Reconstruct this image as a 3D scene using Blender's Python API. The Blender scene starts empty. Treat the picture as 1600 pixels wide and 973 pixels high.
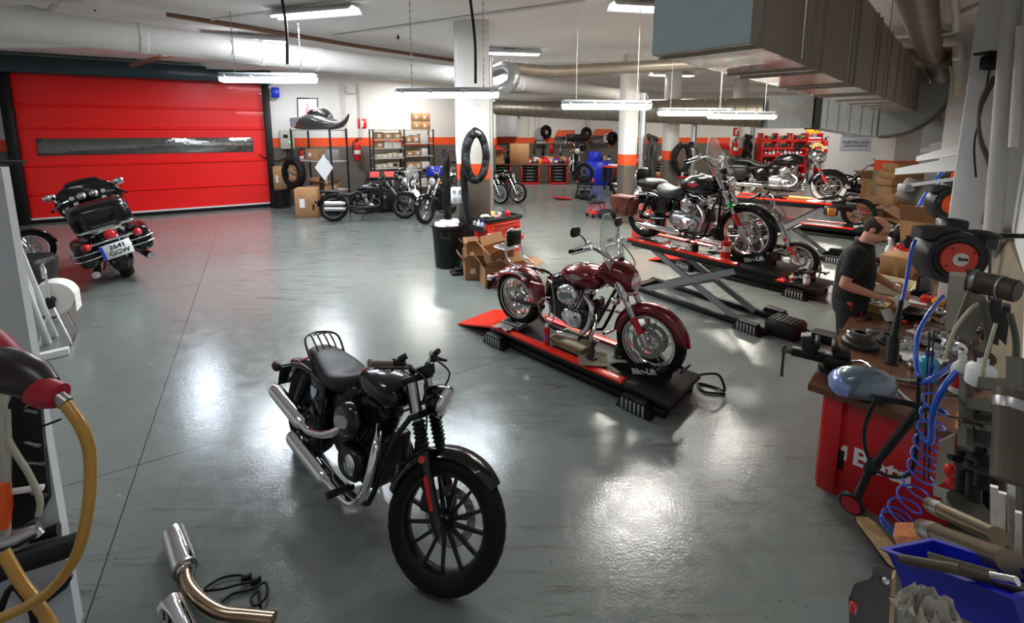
import bpy, math, random
from mathutils import Vector as V, Matrix
from math import sin, cos, pi, radians as R, sqrt
random.seed(11)
rnd = random.uniform
SC = bpy.context.scene; COL = SC.collection
# ---------------------------------------------------------------- camera model (pixel -> point in the room)
FPX, PX, PY, PITCH, H = 700.0, 800.0, 307.0, R(8.2), 2.45
def ray(px, py):
    u = (px-PX)/FPX; v = (PY-py)/FPX
    return V((u, cos(PITCH)+v*sin(PITCH), v*cos(PITCH)-sin(PITCH)))
def at(px, py, d): return V((0, 0, H))+ray(px, py)*d
def gp(px, py, z=0.0):
    r = ray(px, py); return V((0, 0, H))+r*((z-H)/r.z)
def aty(px, py, y):
    r = ray(px, py); return V((0, 0, H))+r*(y/r.y)
Q = .70710678
def WR(s, off, z=0.0): return V((.27+Q*s-Q*off, -.27+Q*s+Q*off, z))     # along / off the right hand wall
# ---------------------------------------------------------------- materials
MATS = {}
def mat(name, col, rough=.5, metal=0.0, spec=.5, coat=0.0, bump=0.0, bs=60.0, var=0.0, vs=8.0, emit=0.0, trans=0.0, alpha=1.0, ecol=None, rvar=0.0, stretch=None, ior=1.45):
    if name in MATS: return MATS[name]
    m = bpy.data.materials.new(name); m.use_nodes = True
    nt = m.node_tree; b = nt.nodes['Principled BSDF']
    I = b.inputs
    c = (*col, 1) if len(col) == 3 else col
    I['Base Color'].default_value = c; I['Roughness'].default_value = rough; I['Metallic'].default_value = metal
    I['Specular IOR Level'].default_value = spec; I['Coat Weight'].default_value = coat; I['Coat Roughness'].default_value = .05
    I['Transmission Weight'].default_value = trans; I['Alpha'].default_value = alpha; I['IOR'].default_value = ior
    if emit: I['Emission Color'].default_value = (*(ecol or col), 1); I['Emission Strength'].default_value = emit
    if bump or var or rvar:
        tc = nt.nodes.new('ShaderNodeTexCoord'); src = tc.outputs['Object']
        if stretch:
            mp = nt.nodes.new('ShaderNodeMapping'); mp.inputs['Scale'].default_value = stretch
            nt.links.new(src, mp.inputs['Vector']); src = mp.outputs['Vector']
    if var or rvar:
        n = nt.nodes.new('ShaderNodeTexNoise'); n.inputs['Scale'].default_value = vs; n.inputs['Detail'].default_value = 5
        nt.links.new(src, n.inputs['Vector'])
    if var:
        mx = nt.nodes.new('ShaderNodeMixRGB'); mx.inputs[1].default_value = tuple(max(0, x*(1-var)) for x in c[:3])+(1,)
        mx.inputs[2].default_value = tuple(min(1, x*(1+var)) for x in c[:3])+(1,)
        nt.links.new(n.outputs['Fac'], mx.inputs[0]); nt.links.new(mx.outputs[0], I['Base Color'])
    if rvar:
        ma = nt.nodes.new('ShaderNodeMath'); ma.operation = 'MULTIPLY_ADD'; ma.inputs[1].default_value = rvar; ma.inputs[2].default_value = rough-rvar*.5
        nt.links.new(n.outputs['Fac'], ma.inputs[0]); nt.links.new(ma.outputs[0], I['Roughness'])
    if bump:
        n2 = nt.nodes.new('ShaderNodeTexNoise'); n2.inputs['Scale'].default_value = bs; n2.inputs['Detail'].default_value = 3
        nt.links.new(src, n2.inputs['Vector'])
        bp = nt.nodes.new('ShaderNodeBump'); bp.inputs['Strength'].default_value = bump; bp.inputs['Distance'].default_value = .01
        nt.links.new(n2.outputs['Fac'], bp.inputs['Height']); nt.links.new(bp.outputs[0], I['Normal'])
    MATS[name] = m; return m
BLACK = mat('black gloss paint', (.003, .003, .0035), .2, spec=.3, coat=.55)
SATIN = mat('black satin metal', (.006, .006, .0065), .38, spec=.35, coat=.1)
WRINK = mat('black wrinkle engine paint', (.015, .015, .016), .42, bump=.25, bs=300)
RUBBER = mat('tyre rubber', (.006, .0057, .0054), .6, spec=.22, bump=.2, bs=160)
HOSE = mat('black rubber hose', (.008, .008, .008), .5, spec=.3)
CHROME = mat('chrome', (.78, .78, .8), .07, 1)
ALU = mat('cast aluminium', (.55, .55, .55), .32, 1, bump=.1, bs=90)
STEEL = mat('worn steel', (.34, .33, .32), .35, 1, var=.3)
DARKST = mat('dark oily steel', (.09, .085, .08), .4, .8, var=.4)
IRON = mat('brown dusty iron', (.075, .06, .042), .5, .5, var=.4, bump=.15)
LEATHER = mat('black leather', (.008, .0078, .008), .34, spec=.4, bump=.25, bs=220)
BROWNL = mat('brown leather', (.12, .03, .018), .42, bump=.3, bs=120, var=.3)
BURG = mat('burgundy candy paint', (.15, .002, .008), .2, .4, coat=.8)
WHITEP = mat('white gloss paint', (.78, .8, .8), .25, coat=.8)
LIFTRED = mat('lift red paint', (.72, .022, .008), .32, coat=.3, rvar=.2, vs=14)
BENCHRED = mat('bench red paint', (.5, .006, .01), .4, coat=.2)
ORANGE = mat('orange plastic', (.85, .1, .012), .4)
REDPL = mat('red plastic', (.55, .01, .01), .35)
REDLENS = mat('red lens', (.5, .005, .008), .12, coat=1)
AMBER = mat('amber lens', (.85, .3, .01), .15, coat=1)
GLASSC = mat('lamp glass', (.85, .87, .9), .05, .6)
CLEAR = mat('clear acrylic', (.62, .67, .64), .04, alpha=.3, coat=1)
CARD = mat('cardboard', (.36, .19, .085), .85, var=.18, vs=5)
CARDIN = mat('cardboard inside', (.27, .14, .065), .9, var=.15)
TAPE = mat('packing tape', (.55, .42, .22), .3)
PAPER = mat('white paper', (.75, .75, .73), .7)
LABELM = mat('grey printed label', (.55, .55, .56), .6)
WHITEPL = mat('white plastic', (.72, .73, .72), .4)
GREYPL = mat('grey plastic', (.3, .31, .32), .45)
BLUEPL = mat('blue plastic', (.01, .035, .55), .3)
BLUEH = mat('blue polyurethane hose', (.005, .07, .5), .22, coat=.6)
YELLOW = mat('yellow plastic', (.8, .62, .16), .4)
CREAM = mat('cream plastic', (.72, .66, .42), .4)
GALV = mat('galvanised sheet', (.5, .52, .53), .34, .85, var=.18, vs=30, rvar=.15)
GALVD = mat('dusty galvanised sheet', (.3, .26, .21), .42, .6, var=.2, vs=6)
PIPEW = mat('white painted pipe', (.66, .64, .6), .5, var=.08)
WOODB = mat('brown worktop wood', (.13, .05, .026), .3, var=.3, vs=6, stretch=(1, 9, 1), coat=.3)
PLYW = mat('worn plywood', (.5, .34, .16), .6, var=.4, vs=7, stretch=(1, 8, 1))
SKIN = mat('skin', (.64, .28, .18), .5, var=.06)
CLOTHB = mat('black work cloth', (.011, .0115, .013), .85, bump=.3, bs=90)
HAIRM = mat('short brown hair', (.045, .026, .016), .8, bump=.6, bs=300)
TRACE = mat('black flat plastic', (.01, .01, .01), .5, spec=.3)
HOLESHADE = mat('painted hole shade', (.006, .006, .006), .8)
YHOSE = mat('yellow air hose', (.4, .2, .02), .3, coat=.5)
DARKR = mat('dark red grip', (.3, .008, .02), .4)
ORB = mat('dark magazine print', (.16, .07, .05), .5, var=.6, vs=40)
# ---------------------------------------------------------------- mesh builder
def frame(ax):
    a = V(ax).normalized(); t = V((0, 0, 1)) if abs(a.z) < .9 else V((1, 0, 0))
    u = a.cross(t).normalized(); return a, u, a.cross(u).normalized()
def spl(pts, k=6, closed=False):
    p = [V(x) for x in pts]; n = len(p); out = []
    if n < 3 or k < 2: return p
    for i in range(n if closed else n-1):
        a, b, c, d = (p[(i-1) % n], p[i], p[(i+1) % n], p[(i+2) % n]) if closed else (p[max(i-1, 0)], p[i], p[i+1], p[min(i+2, n-1)])
        for j in range(k):
            t = j/k
            out.append(.5*((2*b)+(c-a)*t+(2*a-5*b+4*c-d)*t*t+(3*b-a-3*c+d)*t**3))
    if not closed: out.append(p[-1])
    return out
class MB:
    def __init__(s): s.v = []; s.f = []; s.mi = []; s.m = 0
    def add(s, vs, fs, T=None):
        o = len(s.v)
        s.v += [(T @ V(x)) for x in vs] if T is not None else [V(x) for x in vs]
        s.f += [tuple(i+o for i in f) for f in fs]; s.mi += [s.m]*len(fs); return s
    def box(s, c, d, bev=0.0, T=None, rz=0.0):
        x, y, z = d[0]/2, d[1]/2, d[2]/2; c = V(c)
        M0 = Matrix.Translation(c) @ Matrix.Rotation(rz, 4, 'Z')
        if T is not None: M0 = T @ M0
        b = min(bev, x*.98, y*.98, z*.98)
        if b <= 0:
            vs = [(i*x, j*y, k*z) for i in (-1, 1) for j in (-1, 1) for k in (-1, 1)]
            return s.add(vs, [(0, 1, 3, 2), (4, 6, 7, 5), (0, 4, 5, 1), (2, 3, 7, 6), (0, 2, 6, 4), (1, 5, 7, 3)], M0)
        vs = []; ix = {}
        for i in (-1, 1):
            for j in (-1, 1):
                for k in (-1, 1):
                    for a, q in enumerate(((i*x, j*(y-b), k*(z-b)), (i*(x-b), j*y, k*(z-b)), (i*(x-b), j*(y-b), k*z))):
                        ix[i, j, k, a] = len(vs); vs.append(q)
        fs = []
        def q(*l): fs.append(tuple(ix[t] for t in l))
        for i in (-1, 1):
            l = [(i, -1, -1, 0), (i, 1, -1, 0), (i, 1, 1, 0), (i, -1, 1, 0)]; q(*(l if i > 0 else l[::-1]))
            l = [(-1, i, -1, 1), (-1, i, 1, 1), (1, i, 1, 1), (1, i, -1, 1)]; q(*(l if i > 0 else l[::-1]))
            l = [(-1, -1, i, 2), (1, -1, i, 2), (1, 1, i, 2), (-1, 1, i, 2)]; q(*(l if i > 0 else l[::-1]))
        for i in (-1, 1):
            for j in (-1, 1):
                l = [(i, j, -1, 0), (i, j, -1, 1), (i, j, 1, 1), (i, j, 1, 0)]; q(*(l if i*j > 0 else l[::-1]))
                l = [(i, -1, j, 0), (i, 1, j, 0), (i, 1, j, 2), (i, -1, j, 2)]; q(*(l if i*j > 0 else l[::-1]))
                l = [(-1, i, j, 1), (-1, i, j, 2), (1, i, j, 2), (1, i, j, 1)]; q(*(l if i*j > 0 else l[::-1]))
        for i in (-1, 1):
            for j in (-1, 1):
                for k in (-1, 1):
                    l = [(i, j, k, 0), (i, j, k, 1), (i, j, k, 2)]; q(*(l if i*j*k > 0 else l[::-1]))
        return s.add(vs, fs, M0)
    def lathe(s, prof, o=(0, 0, 0), ax=(0, 0, 1), n=24, closed=False, arc=None):
        a, u, w = frame(ax); o = V(o); vs = []; m = len(prof)
        for i in range(n):
            t = 2*pi*i/n; e = u*cos(t)+w*sin(t)
            vs += [o+a*h+e*r for r, h in prof]
        fs = []
        for i in range(n):
            j = (i+1) % n
            for k in range(m if closed else m-1):
                l = (k+1) % m; fs.append((i*m+k, j*m+k, j*m+l, i*m+l))
        if not closed:
            if prof[0][0] > 1e-5: fs.append(tuple(i*m for i in range(n))[::-1])
            if prof[-1][0] > 1e-5: fs.append(tuple(i*m+m-1 for i in range(n)))
        return s.add(vs, fs)
    def cyl(s, p0, p1, r0, r1=None, n=14):
        p0 = V(p0); p1 = V(p1); r1 = r0 if r1 is None else r1
        return s.lathe([(r0, 0), (r1, (p1-p0).length)], p0, p1-p0, n)
    def tube(s, pts, r, n=8, closed=False, k=0, flat=None):
        p = spl(pts, k, closed) if k else [V(x) for x in pts]
        m = len(p); rs = r if isinstance(r, (list, tuple)) else None
        tg = [((p[(i+1) % m]-p[i-1]) if closed else (p[min(i+1, m-1)]-p[max(i-1, 0)])) for i in range(m)]
        tg = [t.normalized() if t.length > 1e-9 else V((1, 0, 0)) for t in tg]
        a, u, w = frame(tg[0]); vs = []
        for i in range(m):
            if i:
                u = u-tg[i]*u.dot(tg[i]); u.normalize()
            w = tg[i].cross(u)
            if rs: 
                f = i/(m-1)*(len(rs)-1); q = min(int(f), len(rs)-2); rr = rs[q]+(rs[q+1]-rs[q])*(f-q)
            else: rr = r
            for j in range(n):
                t = 2*pi*j/n; vs.append(p[i]+(u*cos(t)+w*sin(t))*rr)
        fs = [(i*n+j, i*n+(j+1) % n, ((i+1) % m)*n+(j+1) % n, ((i+1) % m)*n+j) for i in range(m if closed else m-1) for j in range(n)]
        if not closed: fs += [tuple(range(n))[::-1], tuple((m-1)*n+j for j in range(n))]
        return s.add(vs, fs)
    def ell(s, c, r, n=16, m=10, T=None, pw=1.0, rz=0.0):
        def sg(x): return math.copysign(abs(x)**pw, x)
        vs = [(0, 0, -r[2])]
        for i in range(1, m):
            f = -pi/2+pi*i/m
            for j in range(n):
                t = 2*pi*j/n; vs.append((sg(cos(f))*sg(cos(t))*r[0], sg(cos(f))*sg(sin(t))*r[1], sg(sin(f))*r[2]))
        vs.append((0, 0, r[2])); L = len(vs)-1
        fs = [(0, 1+(j+1) % n, 1+j) for j in range(n)]
        for i in range(m-2): fs += [(1+i*n+j, 1+i*n+(j+1) % n, 1+(i+1)*n+(j+1) % n, 1+(i+1)*n+j) for j in range(n)]
        fs += [(1+(m-2)*n+j, 1+(m-2)*n+(j+1) % n, L) for j in range(n)]
        M0 = Matrix.Translation(V(c)) @ Matrix.Rotation(rz, 4, 'Z')
        return s.add(vs, fs, M0 if T is None else T @ M0)
    def loft(s, rings, cap=True, closed=False):
        n = len(rings[0]); m = len(rings); vs = [x for r in rings for x in r]
        fs = [(i*n+j, i*n+(j+1) % n, ((i+1) % m)*n+(j+1) % n, ((i+1) % m)*n+j) for i in range(m if closed else m-1) for j in range(n)]
        if cap and not closed: fs += [tuple(range(n))[::-1], tuple((m-1)*n+j for j in range(n))]
        return s.add(vs, fs)
    def prism(s, poly, o, u, w, dep, bev=0.0):
        u = V(u); w = V(w); nn = u.cross(w).normalized(); o = V(o)
        if bev:
            cx = sum(p[0] for p in poly)/len(poly); cy = sum(p[1] for p in poly)/len(poly)
            mx = max(max(abs(p[0]-cx), abs(p[1]-cy)) for p in poly); k = 1-bev/mx
            sh = [((p[0]-cx)*k+cx, (p[1]-cy)*k+cy) for p in poly]
            L = [(sh, -dep/2), (poly, -dep/2+bev), (poly, dep/2-bev), (sh, dep/2)]
        else: L = [(poly, -dep/2), (poly, dep/2)]
        return s.loft([[o+u*x+w*y+nn*h for x, y in P] for P, h in L])
    def xf(s, T): s.v = [T @ x for x in s.v]; return s
    def mir(s, ax=1):
        o = len(s.v); vs = [x.copy() for x in s.v]
        for x in vs: x[ax] = -x[ax]
        s.f += [tuple(i+o for i in f[::-1]) for f in s.f]; s.mi += s.mi[:]; s.v += vs; return s
def ell2(a, b, n=20, pw=1.0, cx=0, cy=0):
    g = lambda x: math.copysign(abs(x)**pw, x)
    return [(cx+a*g(cos(2*pi*i/n)), cy+b*g(sin(2*pi*i/n))) for i in range(n)]
def obj(name, mb, m, parent=None, W=False, kind=None, sharp=.87):
    me = bpy.data.meshes.new(name)
    if W and parent is not None:
        Mi = wm(parent).inverted(); vs = [Mi @ x for x in mb.v]
    else: vs = mb.v
    me.from_pydata([tuple(x) for x in vs], [], mb.f)
    for q in (m if isinstance(m, (list, tuple)) else [m]): me.materials.append(q)
    me.polygons.foreach_set('material_index', mb.mi); me.polygons.foreach_set('use_smooth', [True]*len(mb.f))
    me.update()
    try: me.set_sharp_from_angle(angle=sharp)
    except Exception: pass
    o = bpy.data.objects.new(name, me); COL.objects.link(o)
    if parent is not None: o.parent = parent
    if kind: o['kind'] = kind
    return o
def wm(o):
    m = o.matrix_basis.copy(); p = o.parent
    while p is not None: m = p.matrix_basis @ m; p = p.parent
    return m
def tag(o, label, cat, group=None, kind=None):
    o['label'] = label; o['category'] = cat
    if group: o['group'] = group
    if kind: o['kind'] = kind
    return o
def thing(name, label, cat, loc=(0, 0, 0), rz=0.0, group=None, sc=1.0):
    o = bpy.data.objects.new(name, None); COL.objects.link(o); o.empty_display_size = .1
    o.location = loc; o.rotation_euler = (0, 0, rz); o.scale = (sc,)*3
    return tag(o, label, cat, group)
def solo(name, mb, m, label, cat, group=None, kind=None, loc=None, rz=0.0, W=True):
    """one mesh that is a whole thing; world-space geometry gets its origin moved to its base"""
    if W and loc is None:
        xs = [[v[i] for v in mb.v] for i in range(3)]
        c = V(((min(xs[0])+max(xs[0]))/2, (min(xs[1])+max(xs[1]))/2, min(xs[2])))
        mb.v = [v-c for v in mb.v]; loc = c
    o = obj(name, mb, m); o.location = loc or (0, 0, 0); o.rotation_euler = (0, 0, rz)
    return tag(o, label, cat, group, kind)
def struct(name, mb, m, parent=None):
    o = obj(name, mb, m, parent)
    if parent is None: o['kind'] = 'structure'
    return o
def dup(root, loc, rz, label=None, group=None):
    def cp(o, par):
        c = o.copy(); COL.objects.link(c); c.parent = par
        for ch in list(o.children): cp(ch, c)
        return c
    r = cp(root, None); r.location = loc; r.rotation_euler[2] = rz
    if label: r['label'] = label
    if group: r['group'] = group
    return r
def text(name, body, size, m, parent, loc, xdir, up, ext=.0015, align='CENTER', W=True, bold=0.0):
    c = bpy.data.curves.new(name, 'FONT'); c.body = body; c.size = size; c.extrude = ext; c.align_x = align; c.align_y = 'CENTER'; c.offset = bold
    c.materials.append(m); o = bpy.data.objects.new(name, c); COL.objects.link(o)
    x = V(xdir).normalized(); z = x.cross(V(up)).normalized(); y = z.cross(x)
    T = Matrix((x, y, z)).transposed().to_4x4(); T.translation = V(loc)
    if parent is not None:
        if W: T = wm(parent).inverted() @ T
    me = bpy.data.meshes.new_from_object(o); n = bpy.data.objects.new(name, me); COL.objects.link(n); bpy.data.objects.remove(o)
    n.name = name; n.parent = parent; n.matrix_basis = T; return n
# ---------------------------------------------------------------- camera, world, view
cam = bpy.data.cameras.new('camera'); co = bpy.data.objects.new('camera', cam); COL.objects.link(co)
co.location = (0, 0, H); co.rotation_euler = (pi/2-PITCH, 0, 0)
cam.sensor_fit = 'HORIZONTAL'; cam.sensor_width = 36; cam.lens = FPX/1600*36; cam.shift_y = -(486.5-PY)/1600; cam.clip_start = .05
SC.camera = co
SC.view_settings.view_transform = 'Standard'; SC.view_settings.look = 'None'; SC.view_settings.exposure = 0.12; SC.view_settings.gamma = 1; SC.view_settings.use_curve_mapping = False
w = bpy.data.worlds.new('world'); SC.world = w; w.use_nodes = True
w.node_tree.nodes['Background'].inputs[0].default_value = (.75, .82, 1, 1); w.node_tree.nodes['Background'].inputs[1].default_value = .05
SC.cycles.use_denoising = True
SC.cycles.max_bounces = 8; SC.cycles.sample_clamp_indirect = 4.0
# ---------------------------------------------------------------- floor
def floor_mat():
    m = bpy.data.materials.new('grey epoxy floor'); m.use_nodes = True; nt = m.node_tree; N = nt.nodes; L = nt.links
    b = N['Principled BSDF']; tc = N.new('ShaderNodeTexCoord'); O = tc.outputs['Object']
    def noise(sc, det, rough=.6, vec=O, dist=0.0):
        n = N.new('ShaderNodeTexNoise'); n.inputs['Scale'].default_value = sc; n.inputs['Detail'].default_value = det; n.inputs['Roughness'].default_value = rough; n.inputs['Distortion'].default_value = dist
        L.new(vec, n.inputs['Vector']); return n.outputs['Fac']
    def ramp(s, stops):
        r = N.new('ShaderNodeValToRGB'); e = r.color_ramp.elements
        while len(e) < len(stops): e.new(.5)
        for q, (p, c) in zip(e, stops): q.position = p; q.color = (c, c, c, 1) if isinstance(c, float) else (*c, 1)
        L.new(s, r.inputs[0]); return r.outputs[0]
    def mix(f, a, c, t='MIX'):
        x = N.new('ShaderNodeMixRGB'); x.blend_type = t
        for i, q in ((0, f), (1, a), (2, c)):
            if isinstance(q, (float, tuple)): x.inputs[i].default_value = q if isinstance(q, float) else (*q, 1)
            else: L.new(q, x.inputs[i])
        return x.outputs[0]
    base = mix(noise(.5, 4), (.13, .152, .14), (.175, .193, .176))
    base = mix(ramp(noise(9, 6, .7), [(.35, .0), (.8, .35)]), base, (.22, .225, .2))
    mp = N.new('ShaderNodeMapping'); mp.inputs['Rotation'].default_value = (0, 0, R(-42)); mp.inputs['Scale'].default_value = (.6, 5, 1); L.new(O, mp.inputs['Vector'])
    scuff = mix(ramp(noise(2.2, 8, .75, mp.outputs[0], .6), [(.52, 0.0), (.63, .8)]), 0.0 and base or base, (.075, .066, .05))
    patch = ramp(noise(.35, 3), [(.44, 0.0), (.6, 1.0)])
    base = mix(patch, base, scuff)
    base = mix(ramp(noise(38, 3, .6), [(.665, 0.0), (.71, .85)]), base, (.05, .045, .035))
    br = N.new('ShaderNodeTexBrick'); br.offset = 0; br.inputs['Scale'].default_value = 1; br.inputs['Mortar Size'].default_value = .004; br.inputs['Brick Width'].default_value = 60; br.inputs['Row Height'].default_value = 4.6
    m2 = N.new('ShaderNodeMapping'); m2.inputs['Rotation'].default_value = (0, 0, R(-30)); m2.inputs['Location'].default_value = (.9, .6, 0); L.new(O, m2.inputs['Vector']); L.new(m2.outputs[0], br.inputs['Vector'])
    base = mix(br.outputs['Fac'], base, (.035, .032, .028)); L.new(base, b.inputs['Base Color'])
    L.new(ramp(noise(5, 7, .7), [(.3, .1), (.75, .3)]), b.inputs['Roughness'])
    b.inputs['Specular IOR Level'].default_value = .62
    bp = N.new('ShaderNodeBump'); bp.inputs['Strength'].default_value = .1; bp.inputs['Distance'].default_value = .02
    L.new(mix(.5, noise(14, 5, .6), noise(60, 3)), bp.inputs['Height']); L.new(bp.outputs[0], b.inputs['Normal'])
    return m
f = MB(); f.box((3, 11, -.1), (48, 36, .2)); struct('floor', f, floor_mat())
CZ = 4.45
CEIL = mat('painted ceiling', (.76, .74, .71), .8, bump=.1, bs=5, var=.06, vs=2)
c = MB(); c.box((3, 11, CZ+.1), (48, 36, .2)); struct('ceiling', c, CEIL)
# ---------------------------------------------------------------- walls (white above, orange stripe, taupe below)
def wall_mat(name, z0, z1, low=(.125, .105, .085), up=(.74, .73, .69)):
    m = bpy.data.materials.new(name); m.use_nodes = True; nt = m.node_tree; N = nt.nodes; L = nt.links; b = N['Principled BSDF']
    tc = N.new('ShaderNodeTexCoord'); sx = N.new('ShaderNodeSeparateXYZ'); L.new(tc.outputs['Object'], sx.inputs[0])
    n = N.new('ShaderNodeTexNoise'); n.inputs['Scale'].default_value = 3; n.inputs['Detail'].default_value = 5; L.new(tc.outputs['Object'], n.inputs['Vector'])
    def gt(v):
        q = N.new('ShaderNodeMath'); q.operation = 'GREATER_THAN'; q.inputs[1].default_value = v; L.new(sx.outputs[2], q.inputs[0]); return q.outputs[0]
    def mix(f, a, c, t='MIX'):
        x = N.new('ShaderNodeMixRGB'); x.blend_type = t
        for i, q in ((0, f), (1, a), (2, c)):
            if isinstance(q, (float, tuple)): x.inputs[i].default_value = q if isinstance(q, float) else (*q, 1)
            else: L.new(q, x.inputs[i])
        return x.outputs[0]
    lo = mix(n.outputs['Fac'], tuple(x*.82 for x in low), tuple(x*1.15 for x in low))
    hi = mix(n.outputs['Fac'], tuple(x*.94 for x in up), up)
    c = mix(gt(z0), lo, (.85, .085, .012)); c = mix(gt(z1), c, hi); L.new(c, b.inputs['Base Color']); b.inputs['Roughness'].default_value = .6
    return m
WM = wall_mat('left wall paint', 1.95, 2.25); WB_ = wall_mat('back wall paint', 1.88, 2.17); WC = wall_mat('column paint', 1.57, 1.86, low=(.115, .098, .08))
WWHITE = mat('white wall paint', (.7, .7, .69), .6, var=.06, vs=2)
A = gp(45, 350); B = gp(427, 322); LD = (B-A).normalized(); LN = V((-LD.y, LD.x, 0))       # door wall direction, outward normal
LA = math.atan2(LD.y, LD.x)
def L_(s, off=0.0, z=0.0): p = A+LD*s-LN*off; return V((p.x, p.y, z))                        # along / off the door wall
DW = (B-A).length; DH = 3.95
def wseg(mb, p0, p1, z0, z1, th=.2, side=1):
    d = (V(p1)-V(p0)); n = V((-d.y, d.x, 0)).normalized()*th*side
    P = [(V(p0).x, V(p0).y), (V(p1).x, V(p1).y), (V(p1).x+n.x, V(p1).y+n.y), (V(p0).x+n.x, V(p0).y+n.y)]
    mb.loft([[V((x, y, z)) for x, y in P] for z in (z0, z1)])
EL = DW+8.35                                                                                 # the door wall ends behind the first column
w = MB(); wseg(w, L_(DW+.05), L_(EL), 0, CZ); wseg(w, L_(-3), L_(-.05), 0, CZ); wseg(w, L_(-.05), L_(DW+.05), DH+.1, CZ)
struct('wall_left', w, WM)
YB = 23.3; e = L_(EL)
w = MB(); wseg(w, e, (e.x, YB+.2, 0), 0, CZ, side=1); wseg(w, (e.x-.2, YB, 0), (25.2, YB, 0), 0, CZ); struct('wall_back', w, WB_)
w = MB(); wseg(w, WR(35.5, 0), WR(-2.5, 0), 0, CZ, side=1); struct('wall_right', w, WWHITE)
w = MB(); p = L_(-3); q = WR(-2.5, 0); wseg(w, p, (-5, -2.4, 0), 0, CZ, side=-1); wseg(w, (-5, -2.4, 0), q, 0, CZ, side=-1); struct('wall_front', w, WWHITE)
def column(n, px, d, wd, dp, rz, off=0.0, top=CZ, zb=0, m=WC, nm='column_'):
    p = at(px, 300, d); mb = MB(); mb.box((p.x, p.y+dp/2, (zb+top)/2), (wd, dp, top-zb), .01, rz=rz); return struct(nm+str(n), mb, m)
column(1, 737, 8.45, .6, .5, R(12)); column(2, 981, 12.0, .37, .4, R(12)); column(3, 1047, 14.3, .36, .4, R(12)); column(4, 1150, 17.5, .36, .36, R(12))
WC2 = wall_mat('far pillar paint', 1.32, 1.62, low=(.3, .24, .17)); column(5, 1408, 13.2, .86, .6, R(8), m=WC2)
mb = MB(); a = WR(6.3, .2); mb.box((a.x, a.y, CZ/2), (.75, .42, CZ), .01, rz=R(45)); struct('column_6', mb, WWHITE)
mb = MB(); a = WR(13.5, .35); mb.box((a.x, a.y, CZ/2), (.8, .7, CZ), .01, rz=R(45)); struct('column_7', mb, WWHITE)
for i, s in enumerate((2.9, 7.5, 13)):                                                       # shallow ceiling beams
    mb = MB(); p0 = V((-14, 3+s*1.5, 0)); p1 = V((16, 3+s*1.5-4, 0)); wseg(mb, p0, p1, CZ-.16, CZ+.02, .45); struct('beam_%d' % (i+1), mb, CEIL)
# ---------------------------------------------------------------- the red roller door
CURT = mat('red door curtain', (.8, .008, .006), .38, coat=.15, bump=.35, bs=2.2, stretch=(1, 1, 1.6))
STRIP = mat('smoky window with painted glints', (.2, .2, .19), .07, .75, bump=1.0, bs=11, coat=1, var=.5, vs=5)  # uneven lighter and darker tone painted in for sparkling reflections
dr = bpy.data.objects.new('door_1', None); COL.objects.link(dr); dr['kind'] = 'structure'; dr.location = L_(0); dr.rotation_euler = (0, 0, LA)
sl = [0, .62, 1.28, 1.62, 2.42, 2.95, 3.45, DH]
def curtain():
    mb = MB(); rr = []
    zs = [(.1, 0)]
    for z in (.78, 1.55, 2.55, 3.15): zs += [(z-.04, 0), (z-.015, -.035), (z+.015, -.035), (z+.04, 0)]
    zs += [(DH, 0)]
    for z, y in zs: rr.append([V((.05, y, z)), V((DW-.05, y, z)), V((DW-.05, y+.03, z)), V((.05, y+.03, z))])
    return mb.loft(rr)
obj('door_curtain', curtain(), CURT, dr)
mb = MB(); mb.box((DW*.495, -.012, 2.05), (DW*.86, .03, .46), .01); obj('door_vision_strip', mb, STRIP, dr)
mb = MB()
for x in (-.02, DW+.02): mb.box((x, -.1, DH/2), (.2, .24, DH), .015)
obj('door_guide', mb, TRACE, dr)
mb = MB(); mb.box((DW/2, -.22, DH+.2), (DW+.4, .55, .42), .03); obj('door_header', mb, mat('dark door header', (.02, .045, .05), .3), dr)
mb = MB(); mb.box((DW/2, -.02, .05), (DW-.1, .09, .1)); obj('door_bottom_bar', mb, RUBBER, dr)
mb = MB(); mb.box((DW/2, -.03, .125), (DW-.1, .05, .045)); obj('door_bottom_trim', mb, WHITEPL, dr)
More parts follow.
